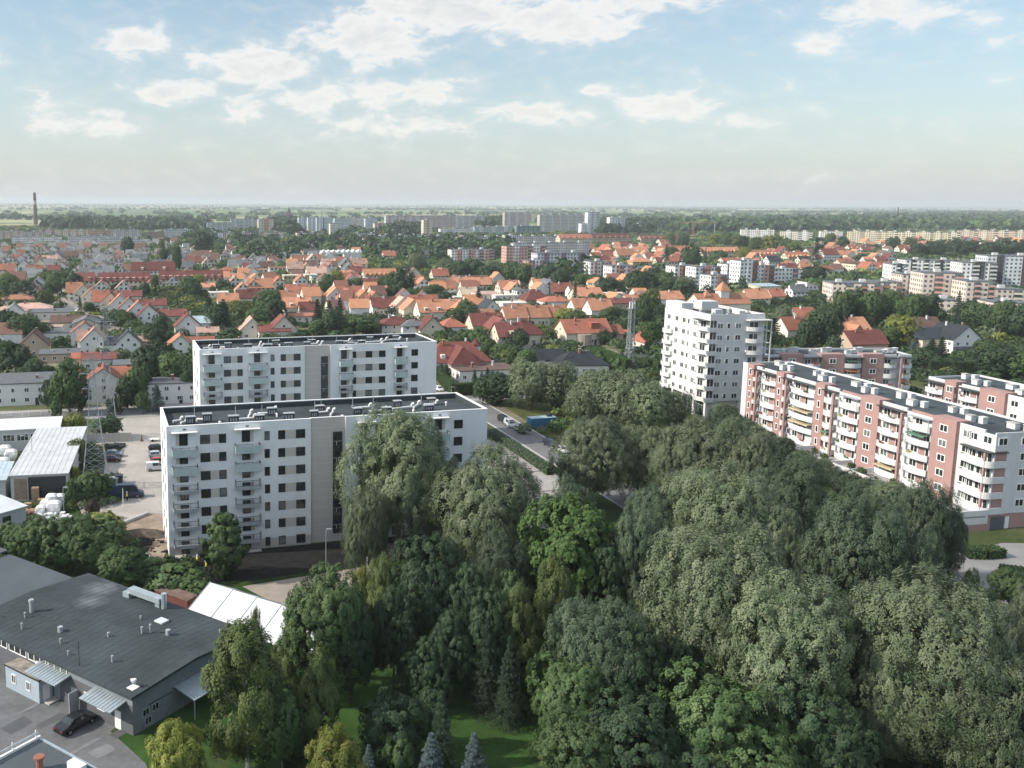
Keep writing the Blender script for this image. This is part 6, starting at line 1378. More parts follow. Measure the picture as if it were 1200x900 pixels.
# ------------------------------------------------------------------ larger blocks of flats farther out
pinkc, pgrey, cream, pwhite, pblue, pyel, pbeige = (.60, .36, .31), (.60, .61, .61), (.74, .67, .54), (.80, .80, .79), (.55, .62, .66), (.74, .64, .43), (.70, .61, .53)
def block(label, u0, u1, vt, vb, wc, sc=None, stripes=0, d=12, th=13, loggia=0, lc=None, rows=None, roofcol=GR, steps=None, cat='apartment block', name='apartment_block'):
    p = at(u0, vb); a = gdir(R(th))
    # length along the front so that its far end meets u1
    lo, hi = 2.0, 900.0
    for _ in range(40):
        m_ = (lo+hi)/2
        if proj((p.x+a.x*m_, p.y+a.y*m_, 0))[0] < u1: lo = m_
        else: hi = m_
    ln = lo; zc = proj((p.x, p.y, 0))[2]; hgt = (vb-vt)*zc/FX
    o = thing(name, label, cat, (p.x, p.y, 0), R(th))
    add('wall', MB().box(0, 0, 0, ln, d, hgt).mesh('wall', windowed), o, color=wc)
    add('roof', MB().box(-.2, -.2, hgt, ln+.2, d+.2, hgt+.35).mesh('roof', flat_roof), o, color=roofcol)
    for k in range(stripes):
        x = ln*(k+.5)/stripes; w = ln/stripes*.28
        add('stair_bay', MB().box(x-w/2, -.5, 0, x+w/2, -.003, hgt+.8).mesh('stair_bay', windowed), o, color=sc)
    if loggia:
        fl = max(2, int(hgt/2.8))
        for k in range(loggia):
            x = ln*(k+.5)/loggia+ln/loggia*.28; w = min(4.5, ln/loggia*.45)
            b = MB(); b.box(x-w/2, -.06, .3, x+w/2, -.003, hgt-.3, 1)
            for f in range(fl): b.box(x-w/2, -1.1, f*hgt/fl, x+w/2, -.003, f*hgt/fl+.15, 0); b.box(x-w/2, -1.1, f*hgt/fl+.15, x+w/2, -1.0, f*hgt/fl+1.15, 0)
            add('balcony_stack', b.mesh('balcony_stack', [house_wall, glass_curtain]), o, color=lc or sc or wc)
    n = max(1, int(ln/16))
    for k in range(n):
        MB().box(-1.6, -1.3, 0, 1.6, 1.3, 1.7).build('roof_housing', white_old, o, (ln*(k+.5)/n, d*.5, hgt+.35))
    HS.append((p.x+a.x*ln/2, p.y+a.y*ln/2+5, ln*.5))
    return o
BL = [
 # near-middle pink and white estate
 ('white and pink long flats left of the pink estate', 529, 579, 293, 307, pwhite, pinkc, 3, dict(loggia=4, lc=pinkc)), ('pink ended flats behind the long white and pink slab', 593, 640, 289, 312, pinkc, pwhite, 2, dict(loggia=3, lc=pinkc)),
 ('long white and pink slab with a stepped roof', 629, 690, 297, 321, (.62, .61, .64), (.30, .22, .26), 3, dict(loggia=0)), ('low pink stepped block at the foot of the slab', 619, 640, 306, 322, pinkc, pwhite, 1, dict(loggia=2, lc=pinkc)), ('pale flats behind the pink estate roofs', 603, 690, 285, 299, (.55, .53, .53), pgrey, 4, {}),
 ('pink balconied block right of the slab, taller part', 691, 716, 307, 330, pwhite, pinkc, 2, dict(loggia=3, lc=pinkc)), ('pink balconied block right of the slab, lower part', 716, 745, 312, 334, pwhite, pinkc, 2, dict(loggia=2, lc=pinkc)),
 ('pink balconied flats left of the orange kindergarten', 790, 818, 312, 333, pwhite, pinkc, 2, dict(loggia=2, lc=RO)), ('tall stepped flats with red balconies', 814, 843, 313, 338, pwhite, pinkc, 1, dict(loggia=2, lc=RO)), ('low stepped flats with red balconies at the front', 832, 852, 323, 344, pwhite, pinkc, 1, dict(loggia=1, lc=RO)),
 ('white flats with red balconies behind the conifers', 851, 869, 310, 334, pwhite, pinkc, 1, dict(loggia=1, lc=RO)), ('tallest white flats with red balconies', 866, 888, 306, 336, pwhite, pwhite, 1, dict(loggia=1, lc=RO)), ('white flats with red balconies right of the tallest', 886, 908, 312, 334, pwhite, pinkc, 1, dict(loggia=1, lc=RO)), ('greyish white flats at the right end of that row', 907, 938, 316, 333, pwhite, pwhite, 1, dict(loggia=1, lc=pinkc)),
 # beige estate on the right
 ('beige flats with bare end wall nearest to the car park', 974, 1000, 332, 352, pbeige, pbeige, 0, dict(th=-10, d=18, loggia=1, lc=pyel)), ('beige flats with yellow balconies', 1000, 1030, 332, 350, pbeige, pbeige, 0, dict(th=-10, d=18, loggia=2, lc=OR)), ('beige flats with orange balconies', 1026, 1056, 331, 350, pbeige, pbeige, 0, dict(th=-10, d=18, loggia=2, lc=OR)),
 ('taller beige flats with pink balconies', 1055, 1082, 322, 348, pbeige, cream, 0, dict(th=-10, d=18, loggia=2, lc=pinkc)), ('tallest beige flats with pink balcony rows', 1079, 1126, 320, 355, (.66, .57, .50), cream, 0, dict(th=-10, d=18, loggia=2, lc=pinkc)), ('beige flats with a corner of balconies', 1130, 1163, 330, 360, (.66, .57, .50), cream, 0, dict(th=-10, d=18, loggia=2, lc=pinkc)),
 ('lower beige flats by the right edge', 1160, 1200, 339, 356, (.66, .57, .50), cream, 0, dict(th=-10, d=18, loggia=1)), ('low beige block with a bare wall above the trees', 1163, 1210, 355, 370, (.66, .57, .50), cream, 0, dict(th=-10, d=18)), ('small round ended beige block with a dark conifer', 1100, 1124, 352, 368, pbeige, cream, 0, dict(th=-10, d=18)),
 ('new white flats with dark recessed balconies, left', 1044, 1062, 310, 330, pwhite, (.05, .05, .055), 1, dict(th=-10, d=18, loggia=2, lc=pwhite)), ('new white flats with dark recessed balconies, long front', 1060, 1126, 305, 326, pwhite, (.06, .055, .055), 4, dict(th=-10, d=18, loggia=5, lc=pwhite)), ('new white flats with dark corner balconies', 1125, 1166, 308, 336, pwhite, (.06, .055, .055), 1, dict(th=-10, d=18, loggia=2, lc=pgrey)), ('long new grey white block with tall dark panels', 1154, 1215, 300, 334, (.62, .65, .67), (.06, .055, .06), 2, dict(th=-10, d=18)),
 # cream estates under the far forest
 ('cream stepped flats under the forest, largest', 992, 1072, 271, 287, pyel, cream, 4, dict(th=-26, loggia=8, lc=cream)), ('cream flats behind the conifers, right of the largest', 1073, 1125, 272, 284, pyel, cream, 3, dict(th=-26, loggia=5, lc=cream)), ('cream flats at the right edge under the forest', 1122, 1205, 270, 282, (.66, .50, .38), cream, 4, dict(th=-26, loggia=7, lc=cream)),
 ('pale cream flats with a stepped roof', 914, 952, 271, 283, cream, pwhite, 2, dict(th=-20, loggia=3)), ('whitish flats left of the stepped cream ones', 868, 907, 269, 280, pwhite, cream, 3, dict(th=-14)), ('whitish flats between the cream blocks', 961, 987, 271, 281, pwhite, cream, 2, dict(th=-14)), ('long white shed roof before the forest', 941, 996, 263, 268, pwhite, pwhite, 0, dict(d=40, cat='hall', name='hall')),
 # the distant high-rise estate
 ('orange ended far tower, left half white', 303, 321, 257, 274, pbeige, (.55, .30, .18), 1, {}), ('pink low flats at the foot of the orange ended tower', 297, 332, 272, 280, pbeige, pinkc, 2, {}),
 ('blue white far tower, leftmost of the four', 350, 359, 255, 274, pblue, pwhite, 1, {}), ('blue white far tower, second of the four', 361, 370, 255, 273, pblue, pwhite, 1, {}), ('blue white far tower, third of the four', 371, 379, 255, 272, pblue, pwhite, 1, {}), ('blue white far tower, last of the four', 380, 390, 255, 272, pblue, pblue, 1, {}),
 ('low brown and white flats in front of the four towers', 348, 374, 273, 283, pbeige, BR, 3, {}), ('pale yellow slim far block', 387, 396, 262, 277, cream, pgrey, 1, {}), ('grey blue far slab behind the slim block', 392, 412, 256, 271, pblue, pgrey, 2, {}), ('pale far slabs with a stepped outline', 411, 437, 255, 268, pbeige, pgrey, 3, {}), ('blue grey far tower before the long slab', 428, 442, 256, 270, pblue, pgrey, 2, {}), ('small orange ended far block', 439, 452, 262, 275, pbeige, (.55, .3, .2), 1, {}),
 ('longest far slab with many stair bays, left part', 452, 498, 253, 271, pgrey, pinkc, 5, {}), ('longest far slab with many stair bays, middle part', 498, 532, 253, 269, (.50, .46, .46), pinkc, 5, {}), ('longest far slab with many stair bays, right part', 532, 568, 253, 267, (.50, .46, .46), pblue, 5, {}), ('slim pale far tower in front of the longest slab', 496, 506, 258, 279, cream, pinkc, 1, {}),
 ('reddish far tower with a flat top', 591, 620, 249, 268, (.50, .44, .42), pgrey, 3, {}), ('wide yellow grey far slab', 632, 690, 252, 273, (.55, .50, .44), pblue, 6, {}), ('white terraced far high rise', 688, 702, 249, 276, pwhite, pblue, 2, dict(loggia=2, lc=pwhite)), ('white lower wing of the terraced high rise', 681, 690, 262, 276, pwhite, pblue, 1, {}), ('cream slab behind the reddish far tower', 617, 634, 251, 260, cream, pinkc, 2, {}),
 ('pair of white far towers, left one', 714, 722, 255, 275, pwhite, pgrey, 1, {}), ('pair of white far towers, right one', 723, 732, 255, 275, (.56, .57, .58), pgrey, 1, {}), ('short pale far block right of the pair', 741, 757, 263, 275, (.56, .58, .60), pgrey, 2, {}),
 ('greenish glass hall before the far slabs', 605, 633, 265, 275, (.20, .30, .31), (.1, .16, .17), 5, dict(cat='hall', name='hall')), ('low whitish flats in front of the longest far slab, left', 410, 446, 274, 284, pwhite, pgrey, 3, {}), ('low whitish flats in front of the longest far slab, middle', 446, 494, 276, 290, (.62, .60, .58), pgrey, 4, {}), ('low whitish flats before the slim far tower', 494, 536, 277, 288, (.60, .59, .58), pgrey, 4, {}), ('grey white flats before the greenish hall', 536, 592, 278, 290, (.56, .56, .57), pgrey, 4, {}), ('pale low halls between the far slabs', 516, 560, 268, 275, pwhite, pgrey, 2, dict(cat='hall', name='hall')), ('bluish low hall right of the pale ones', 556, 600, 266, 275, (.38, .46, .48), pgrey, 3, dict(cat='hall', name='hall')), ('pale flats left of the pink estate chimneys', 592, 608, 276, 292, pgrey, pwhite, 1, {}), ('grey flats behind the pink estate', 606, 660, 277, 288, (.52, .50, .48), pgrey, 4, {}),
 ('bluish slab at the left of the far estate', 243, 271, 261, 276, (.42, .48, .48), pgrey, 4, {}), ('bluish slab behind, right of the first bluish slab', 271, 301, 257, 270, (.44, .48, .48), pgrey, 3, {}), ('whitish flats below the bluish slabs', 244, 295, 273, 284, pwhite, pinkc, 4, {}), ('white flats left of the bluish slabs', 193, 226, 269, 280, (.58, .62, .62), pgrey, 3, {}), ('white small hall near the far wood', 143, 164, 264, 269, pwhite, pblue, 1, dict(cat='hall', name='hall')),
 ('pinkish flats at the far left edge', 0, 27, 271, 283, pbeige, pinkc, 3, {}), ('pale flats beside the pinkish ones', 27, 52, 272, 284, (.58, .55, .53), pinkc, 3, {}), ('orange white flats below the chimney', 46, 68, 269, 278, pbeige, OR, 2, {}), ('long cream and pink flats in the left middle distance', 68, 104, 270, 279, cream, pinkc, 4, {}), ('orange brown flats in the left middle distance', 103, 132, 270, 279, (.55, .38, .26), pinkc, 3, {}), ('pink grey flats at the right of that row', 131, 166, 270, 281, (.54, .48, .47), pgrey, 4, {}), ('long low white flats in front of the pink row, left', 14, 72, 278, 287, pwhite, pgrey, 4, {}), ('long low white flats in front of the pink row, right', 80, 142, 277, 287, (.64, .66, .66), pgrey, 5, {}), ('low white flats ending by the dark round tree', 118, 168, 280, 290, (.60, .60, .58), pgrey, 3, {}),
 ('brown roofed hall beside the white flats', 172, 193, 272, 281, (.36, .24, .2), BR, 0, dict(cat='hall', name='hall')), ('low light hall at the end of the white stepped row', 393, 408, 304, 311, TE, TE, 0, dict(cat='hall', name='hall')),
]
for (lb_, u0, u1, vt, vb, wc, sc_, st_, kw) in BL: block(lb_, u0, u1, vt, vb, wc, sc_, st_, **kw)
ch = at(42, 263)
o = thing('factory_chimney', 'tall dark factory chimney with pale bands at the far left', 'chimney', ch)
zc = proj(ch)[2]; hh = (263-226)*zc/FX; b = MB()
for k in range(8): b.tube((0, 0, hh*k/8), (0, 0, hh*(k+1)/8), 5.2-.26*k, 5.2-.26*(k+1), n=14, m=1 if k in (5,) else 0)
b.build('shaft', [mat('dark_brick_shaft', (.10, .06, .055), .9, .2), concrete], o)
for (u, vt, vb, lb_, hw) in ((377, 247, 284, 'slim pale radio mast before the four far towers', 1.0), (812, 259, 281, 'red construction crane mast by the dark red rows', 1.0), (1051, 243, 263, 'dark lattice mast standing in the forest', 2.2), (837, 259, 275, 'pale thin mast before the far wood', .8)):
    p = at(u, vb); h_ = (vb-vt)*proj(p)[2]/FX; o = thing('radio_mast', lb_, 'mast', p)
    b = MB(); lattice(b, (0, 0, 0), (0, 0, h_), hw*1.6, hw*.6, 8, .3); 
    if 'crane' in lb_: b.tube((-20, 0, h_*.9), (40, 0, h_*.9), .7, n=4)
    b.build('tower', mat('crane_red', (.4, .15, .08), .6, .3) if 'crane' in lb_ else galv if 'pale' in lb_ else dark_metal, o)
o = thing('church_tower', 'dark brick church tower on the far wood edge', 'church tower', at(339, 262)); MB().box(-7, -7, 0, 7, 7, 26).build('wall', mat('old_brick', (.16, .08, .065), .9, .2), o); MB().tube((0, 0, 26), (0, 0, 46), 9.5, .2, n=4).build('roof', mat('dark_spire', (.07, .07, .07), .7, .2), o)

# ------------------------------------------------------------------ trees
def leaves_mesh(name, P_, N_, T_, ln, wd, tint, m):
    """P centres, N face normals, T long axis; a diamond per leaf or leaf spray"""
    n = len(P_)
    T_ = T_-N_*np.sum(T_*N_, 1)[:, None]; T_ /= np.linalg.norm(T_, axis=1)[:, None]+1e-9
    B_ = np.cross(N_, T_)
    ln = ln[:, None]*.5; wd = wd[:, None]*.5
    V = np.stack([P_+T_*ln, P_+B_*wd, P_-T_*ln, P_-B_*wd], 1).reshape(-1, 3).astype(np.float32)
    me = bpy.data.meshes.new(name)
    me.vertices.add(4*n); me.vertices.foreach_set('co', V.ravel())
    me.loops.add(4*n); me.loops.foreach_set('vertex_index', np.arange(4*n, dtype=np.int32))
    me.polygons.add(n); me.polygons.foreach_set('loop_start', np.arange(0, 4*n, 4, dtype=np.int32))
    try: me.polygons.foreach_set('loop_total', np.full(n, 4, dtype=np.int32))
    except Exception: pass
    a = me.attributes.new('tint', 'FLOAT', 'FACE'); a.data.foreach_set('value', np.clip(tint, 0, 1).astype(np.float32))
    me.materials.append(m); me.update(calc_edges=True); return me
def unit(v): return v/(np.linalg.norm(v, axis=1)[:, None]+1e-9)
def crown_points(kind, seed, n):
    """leaf centres, normals and axes of one crown, width 1, height = asp (ground at 0)"""
    r = np.random.default_rng(seed)
    if kind == 'conifer':
        asp = 2.4; tiers = 15
        t = r.random(n)**.75; k = np.floor(t*tiers)/tiers; z = .06+.94*k+r.normal(0, .008, n)
        nb = 9; ang0 = r.random(tiers+1)*6.283
        br = r.integers(0, nb, n); ang = ang0[(k*tiers).astype(int)]+br*6.283/nb+r.normal(0, .16, n)
        rad = .5*(1-np.clip(k, 0, 1))**.85*(.75+.5*r.random(tiers*nb)[(k*tiers).astype(int)*nb % (tiers*nb)+br])*np.sqrt(r.random(n))
        P_ = np.stack([rad*np.cos(ang), rad*np.sin(ang), z*asp-rad*.42+r.normal(0, .012, n)], 1)
        D = np.stack([np.cos(ang), np.sin(ang), np.full(n, -.35)], 1)
        N_ = unit(np.stack([np.cos(ang)*.4, np.sin(ang)*.4, np.ones(n)], 1)+r.normal(0, .35, (n, 3)))
        return P_, N_, D+r.normal(0, .3, (n, 3)), .5+.25*(rad/.5)*r.random(n)+r.normal(0, .15, n), asp
    S = dict(willow=(1.3, 16, 150, .22, .029, .5), broad=(1.25, 15, 80, .22, .036, .2), birch=(1.9, 14, 24, .20, .055, .9), poplar=(1.75, 14, 30, .25, .055, .1), bush=(.95, 9, 22, .27, .06, .2), round=(1.1, 14, 60, .23, .038, .15))[kind]
    asp, nl, npf, lr, pr, droop = S
    z0 = dict(willow=.12, broad=.18, birch=.12, poplar=.06, bush=.0, round=.06)[kind]*asp
    cz, rz_ = (asp+z0)/2, (asp-z0)/2
    # lobes spread over the crown's volume, low ones too
    d = unit(r.normal(0, 1, (nl, 3))); d[:, 2] = np.linspace(-.85, .95, nl)+r.normal(0, .08, nl); d = unit(d)
    ga = np.arange(nl)*2.39996+r.random()*6.28; hr = np.sqrt(np.clip(1-d[:, 2]**2, 0.03, 1)); d[:, 0] = np.cos(ga)*hr; d[:, 1] = np.sin(ga)*hr
    env = np.array([.5-lr*.82, .5-lr*.82, rz_-lr*.9])
    if kind in ('poplar', 'birch'):
        tz = (d[:, 2]+1)/2; w_ = np.where(tz > .55, 1-(tz-.55)*1.5, .8+.4*tz); d[:, :2] *= w_[:, None]
    LC = d*env*(.78+.34*r.random((nl, 1)))+np.array([0, 0, cz])
    LR = lr*(.62+.72*r.random(nl))
    LC = np.vstack([LC, [[0, 0, cz]]]); LR = np.append(LR, min(.34, rz_*.7)); nl += 1
    li = np.repeat(np.arange(nl), npf); m = len(li)
    pd = unit(r.normal(0, 1, (m, 3))+.6*unit(LC[li]-np.array([0, 0, cz*.75])+1e-4))
    sq = np.array([1, 1, 1.45 if kind == 'willow' else 1.15 if kind != 'bush' else .9])
    PC = LC[li]+pd*LR[li][:, None]*sq*(.86+.24*r.random((m, 1))**(1.0 if kind != 'willow' else 1.5))
    PR = pr*(.65+.8*r.random(m)); pt = np.clip(.5+r.normal(0, .17, m)+.1*pd[:, 2], 0, 1)
    w_ = PR**2; pi = r.choice(m, n, p=w_/w_.sum())
    q = unit(r.normal(0, 1, (n, 3))+.55*pd[pi]); rad = PR[pi]*(.55+.55*r.random(n))
    off = q*rad[:, None]
    if droop > .4: off[:, 2] = off[:, 2]*(1+droop)-np.abs(rad)*droop*.7*r.random(n)
    P_ = PC[pi]+off
    P_[:, 2] = np.maximum(P_[:, 2], .02)
    co_ = unit(P_-np.array([0, 0, cz*.8]))
    N_ = unit(q*.45+pd[pi]*.75+co_*.6+r.normal(0, .24, (n, 3)))
    T_ = r.normal(0, 1, (n, 3))
    if droop > .2: T_ = T_*(1-droop*.5)+np.array([0, 0, -1.6*droop])
    return P_, N_, T_, pt[pi]+r.normal(0, .08, n), asp
def trunk_mesh(kind, seed, asp, m, r0=.035):
    rr = random.Random(seed); b = MB(); top = asp*(.6 if kind != 'conifer' else .97); prev = Vector((0, 0, 0)); pr = r0
    for i in range(1, 6):
        c = Vector((rr.uniform(-.02, .02)*i, rr.uniform(-.02, .02)*i, top*i/5)) if kind != 'conifer' else Vector((0, 0, top*i/5))
        b.tube(prev, c, pr, r0*(1-i*.16), n=7); prev = c; pr = r0*(1-i*.16)
        if i >= 2 and kind != 'conifer':
            for k in range(2):
                a = rr.uniform(0, 6.28); e = c+Vector((math.cos(a)*.27, math.sin(a)*.27, asp*.2)); b.tube(c, c.lerp(e, .5)+Vector((0, 0, .03)), r0*.45, r0*.28, n=5); b.tube(c.lerp(e, .5)+Vector((0, 0, .03)), e, r0*.28, r0*.1, n=5)
    me = b.mesh('trunk', m); me.transform(Matrix.Diagonal((1, 1, 1/asp, 1))); return me
TP = {}
def tree_proto(key, kind, seed, n, ln, wd, m, bk=None):
    P_, N_, T_, tint, asp = crown_points(kind, seed, n)
    r = np.random.default_rng(seed+99); n = len(P_)
    me = leaves_mesh('crown', P_, N_, T_, ln*(.7+.6*r.random(n)), wd*(.7+.6*r.random(n)), tint, m)
    me.transform(Matrix.Diagonal((1, 1, 1/asp, 1)))
    TP.setdefault(key, []).append((me, trunk_mesh(kind, seed, asp, bk or bark, .028 if kind != 'bush' else .015)))
Q = 1.0
def NL(x): return int(x*Q)
for s in range(4): tree_proto('W', 'willow', 10+s, NL(110000), .0185, .0098, LEAF['willow'])
for s in range(3): tree_proto('V', 'willow', 30+s, NL(90000), .0205, .0108, LEAF['willow_dark'])
for s in range(3): tree_proto('G', 'broad', 50+s, NL(60000), .021, .016, LEAF['green'])
for s in range(3): tree_proto('D', 'broad', 60+s, NL(60000), .021, .016, LEAF['dark'])
tree_proto('M', 'broad', 70, NL(26000), .040, .029, LEAF['maple']); tree_proto('N', 'round', 71, NL(52000), .028, .020, LEAF['dark']); tree_proto('N', 'round', 72, NL(52000), .028, .020, LEAF['green'])
for s in range(3): tree_proto('B', 'birch', 80+s, NL(32000), .034, .019, LEAF['birch'], birch_bark)
tree_proto('Y', 'birch', 90, NL(24000), .036, .022, LEAF['yellow'], birch_bark); tree_proto('P', 'poplar', 95, NL(30000), .042, .032, LEAF['green'])
for s in range(2): tree_proto('C', 'conifer', 100+s, NL(17000), .055, .016, LEAF['conifer'])
tree_proto('S', 'conifer', 110, NL(17000), .055, .018, LEAF['blue']); tree_proto('R', 'broad', 120, NL(26000), .03, .02, LEAF['brown'])
tree_proto('U', 'bush', 130, NL(18000), .036, .024, LEAF['green']); tree_proto('K', 'bush', 131, NL(18000), .036, .022, LEAF['dark'])
# mid-distance trees: fewer, larger sprays
for s in range(3):
    tree_proto('g', 'broad', 200+s, 9500, .052, .037, LEAF['green']); tree_proto('d', 'round', 210+s, 9500, .052, .037, LEAF['dark']); tree_proto('y', 'round', 220+s, 7000, .056, .038, LEAF['yellow'] if s == 1 else LEAF['birch'])
    tree_proto('w', 'willow', 230+s, 20000, .040, .021, LEAF['willow'])
for s in range(2): tree_proto('c', 'conifer', 240+s, 7000, .09, .03, LEAF['conifer'])
tree_proto('b', 'bush', 250, 2600, .095, .06, LEAF['green']); tree_proto('p', 'poplar', 251, 2800, .10, .07, LEAF['dark']); tree_proto('s', 'conifer', 252, 3200, .13, .045, LEAF['blue']); tree_proto('m', 'broad', 253, 8000, .056, .04, LEAF['maple']); tree_proto('u', 'bush', 254, 2600, .095, .06, LEAF['yellow'])
TN_ = dict(W=('willow_tree', 'silver green willow', 'tree'), V=('willow_tree', 'dull green willow', 'tree'), G=('broadleaf_tree', 'mid green broadleaf tree', 'tree'), D=('broadleaf_tree', 'dark green broadleaf tree', 'tree'), M=('maple_tree', 'bright green maple', 'tree'), N=('broadleaf_tree', 'glossy dark leaved tree', 'tree'),
           B=('birch_tree', 'light green drooping birch', 'tree'), Y=('birch_tree', 'yellowing birch', 'tree'), P=('poplar_tree', 'green column shaped poplar', 'tree'), C=('spruce_tree', 'dark green spruce', 'tree'), S=('spruce_tree', 'pale blue spruce', 'tree'), R=('broadleaf_tree', 'dull brownish tree', 'tree'), U=('bush', 'green leafy bush', 'bush'), K=('bush', 'dark rounded bush', 'bush'),
           g=('broadleaf_tree', 'mid green tree', 'tree'), d=('broadleaf_tree', 'dark green round tree', 'tree'), y=('fruit_tree', 'yellow green tree', 'tree'), w=('willow_tree', 'grey green willow', 'tree'), c=('conifer_tree', 'dark pointed conifer', 'tree'), b=('bush', 'green bush', 'bush'), p=('columnar_tree', 'dark narrow columnar tree', 'tree'), s=('spruce_tree', 'bluish spruce', 'tree'), m=('broadleaf_tree', 'bright green tree', 'tree'), u=('bush', 'yellow flowering bush', 'bush'))
trn = random.Random(5); TCNT = {}
def plant(key, p, h, w, uv):
    nm, look, cat = TN_[key]; pr = TP[key]; i = TCNT.get(key, 0); TCNT[key] = i+1
    me, tk = pr[i % len(pr)]
    o = thing(nm, None, cat, (p[0], p[1], 0), trn.uniform(0, 6.28)); o.scale = (w, w, h)
    add('trunk', tk, o); add('crown', me, o)
    o['group'] = 'trees and bushes of the view'
    AUTO.append((o, look, uv[0], uv[1])); return o
def T(key, u, vt, h, wpx):
    """a tree of height h whose top shows at (u, vt)"""
    p = at(u, vt, h*.97); w = wpx*proj((p.x, p.y, h*.6))[2]/FX
    return plant(key, p, h, w, (u, vt+wpx*.5))
def M(key, u, vt, vb, wpx):
    """a tree whose foot is at (u, vb) and top at vt"""
    p = at(u, vb); z = proj(p)[2]; h = max(1.2, (vb-vt)*z/FX*1.03); w = wpx*z/FX*1.1
    return plant(key, p, h, w, (u, (vt+vb)/2))
FG = [  # the wood in front, one entry per crown the photograph shows
 ('W', 470, 490, 24, 128), ('W', 430, 580, 14, 58), ('W', 575, 536, 20, 122), ('V', 592, 628, 13, 66), ('W', 520, 545, 16, 60),
 ('W', 697, 495, 17, 90), ('V', 672, 566, 11, 48), ('W', 752, 503, 15, 66), ('W', 795, 508, 16, 74), ('W', 842, 497, 18, 100), ('W', 886, 514, 17, 70), ('W', 848, 556, 19, 134), ('V', 775, 575, 15, 80), ('V', 745, 606, 17, 64), ('V', 928, 545, 17, 84), ('W', 900, 600, 15, 70),
 
 ('V', 1012, 590, 19, 112), ('V', 1068, 632, 15, 70), ('V', 1088, 574, 16, 72), ('V', 970, 640, 12, 60),
 ('W', 848, 632, 21, 170), ('W', 920, 688, 19, 158), ('V', 990, 712, 14, 92), ('W', 1098, 690, 20, 182), ('W', 1196, 702, 17, 92), ('W', 1160, 772, 15, 112), ('W', 1045, 760, 14, 84), ('V', 1215, 800, 13, 90),
 ('M', 672, 596, 17, 106), ('D', 500, 642, 16, 92), ('D', 548, 668, 14, 64), ('B', 448, 655, 14, 46), ('D', 462, 695, 13, 56), ('G', 598, 676, 13, 56), ('B', 612, 690, 14, 56), ('B', 655, 660, 16, 64), ('D', 570, 700, 13, 60), ('D', 500, 752, 8.5, 60), ('C', 572, 722, 12, 46), ('C', 598, 745, 11, 44), ('C', 478, 705, 13, 44), ('D', 530, 722, 11, 56),
 ('V', 700, 712, 15, 112), ('D', 735, 745, 13, 90), ('G', 668, 775, 11, 86), ('N', 940, 795, 12, 120), ('N', 838, 800, 12, 130), ('N', 742, 822, 11, 126), ('G', 680, 838, 10, 100), ('N', 890, 858, 9, 120), ('N', 800, 868, 8, 110), ('D', 990, 838, 10, 84), ('D', 800, 755, 11, 70),
 ('M', 1003, 696, 7, 44), ('M', 1040, 698, 7, 46), ('D', 712, 640, 13, 56),
 ('B', 288, 735, 16, 108), ('B', 372, 768, 12.5, 66), ('G', 385, 672, 16, 106), ('B', 345, 722, 11, 42), ('D', 412, 712, 12, 60), ('B', 300, 715, 10, 20), ('Y', 424, 662, 8, 26), ('Y', 205, 843, 9.5, 74), ('Y', 392, 855, 9, 76), ('G', 330, 810, 9, 60),
 ('K', 462, 815, 7.5, 80), ('D', 505, 812, 7, 36), ('C', 518, 808, 9, 44), ('S', 506, 858, 6.5, 48), ('S', 556, 858, 6.5, 46), ('S', 432, 872, 5, 30), ('U', 470, 866, 5, 40), ('U', 604, 812, 3.4, 36), ('U', 345, 842, 5, 50),
 ('P', 262, 604, 10.5, 54),
 ('V', 1112, 600, 12, 44), ('U', 1150, 688, 4, 50), ('G', 1186, 668, 6, 50), ('B', 1140, 668, 8, 26),
]
for q in FG: T(*q)
# willows and saplings standing along the foot of the terrace wall
for i, (x, y, h, w) in enumerate([(-70, -7, 9.5, 7), (-64, -10, 10, 8), (-57, -12, 9.5, 8.5), (-50, -11, 8.5, 8), (-43, -11.5, 8, 8), (-36, -10.5, 6.5, 6.5), (-30, -11.5, 6.5, 7.5), (-23, -10.5, 5.5, 6), (-17, -11, 6, 7), (-10, -11.5, 7.5, 8), (-5, -12, 8, 7)]):
    p = B4.matrix_basis @ Vector((x, y, 0)); h *= .82; q = proj((p.x, p.y, h*.7)); plant('V' if i % 3 else 'W', p, h, w, q[:2])
for (x, y, h, w) in [(-6, -3.2, 1.3, 1.4), (-15, -4.6, 1.5, 1.8), (-19, -3, 1.2, 1.2), (-25.5, -4.8, 1.6, 2.0), (-30, -3.4, 1.3, 1.6), (-37, -4.4, 1.5, 1.8), (-42, -3, 1.4, 1.4), (-49, -4.5, 1.6, 2.2), (-56, -3.6, 1.4, 1.7)]:
    p = B4.matrix_basis @ Vector((x, y, 2.75)); q = proj(p); o = plant('b', p, h, w, q[:2]); o.location.z = 2.75
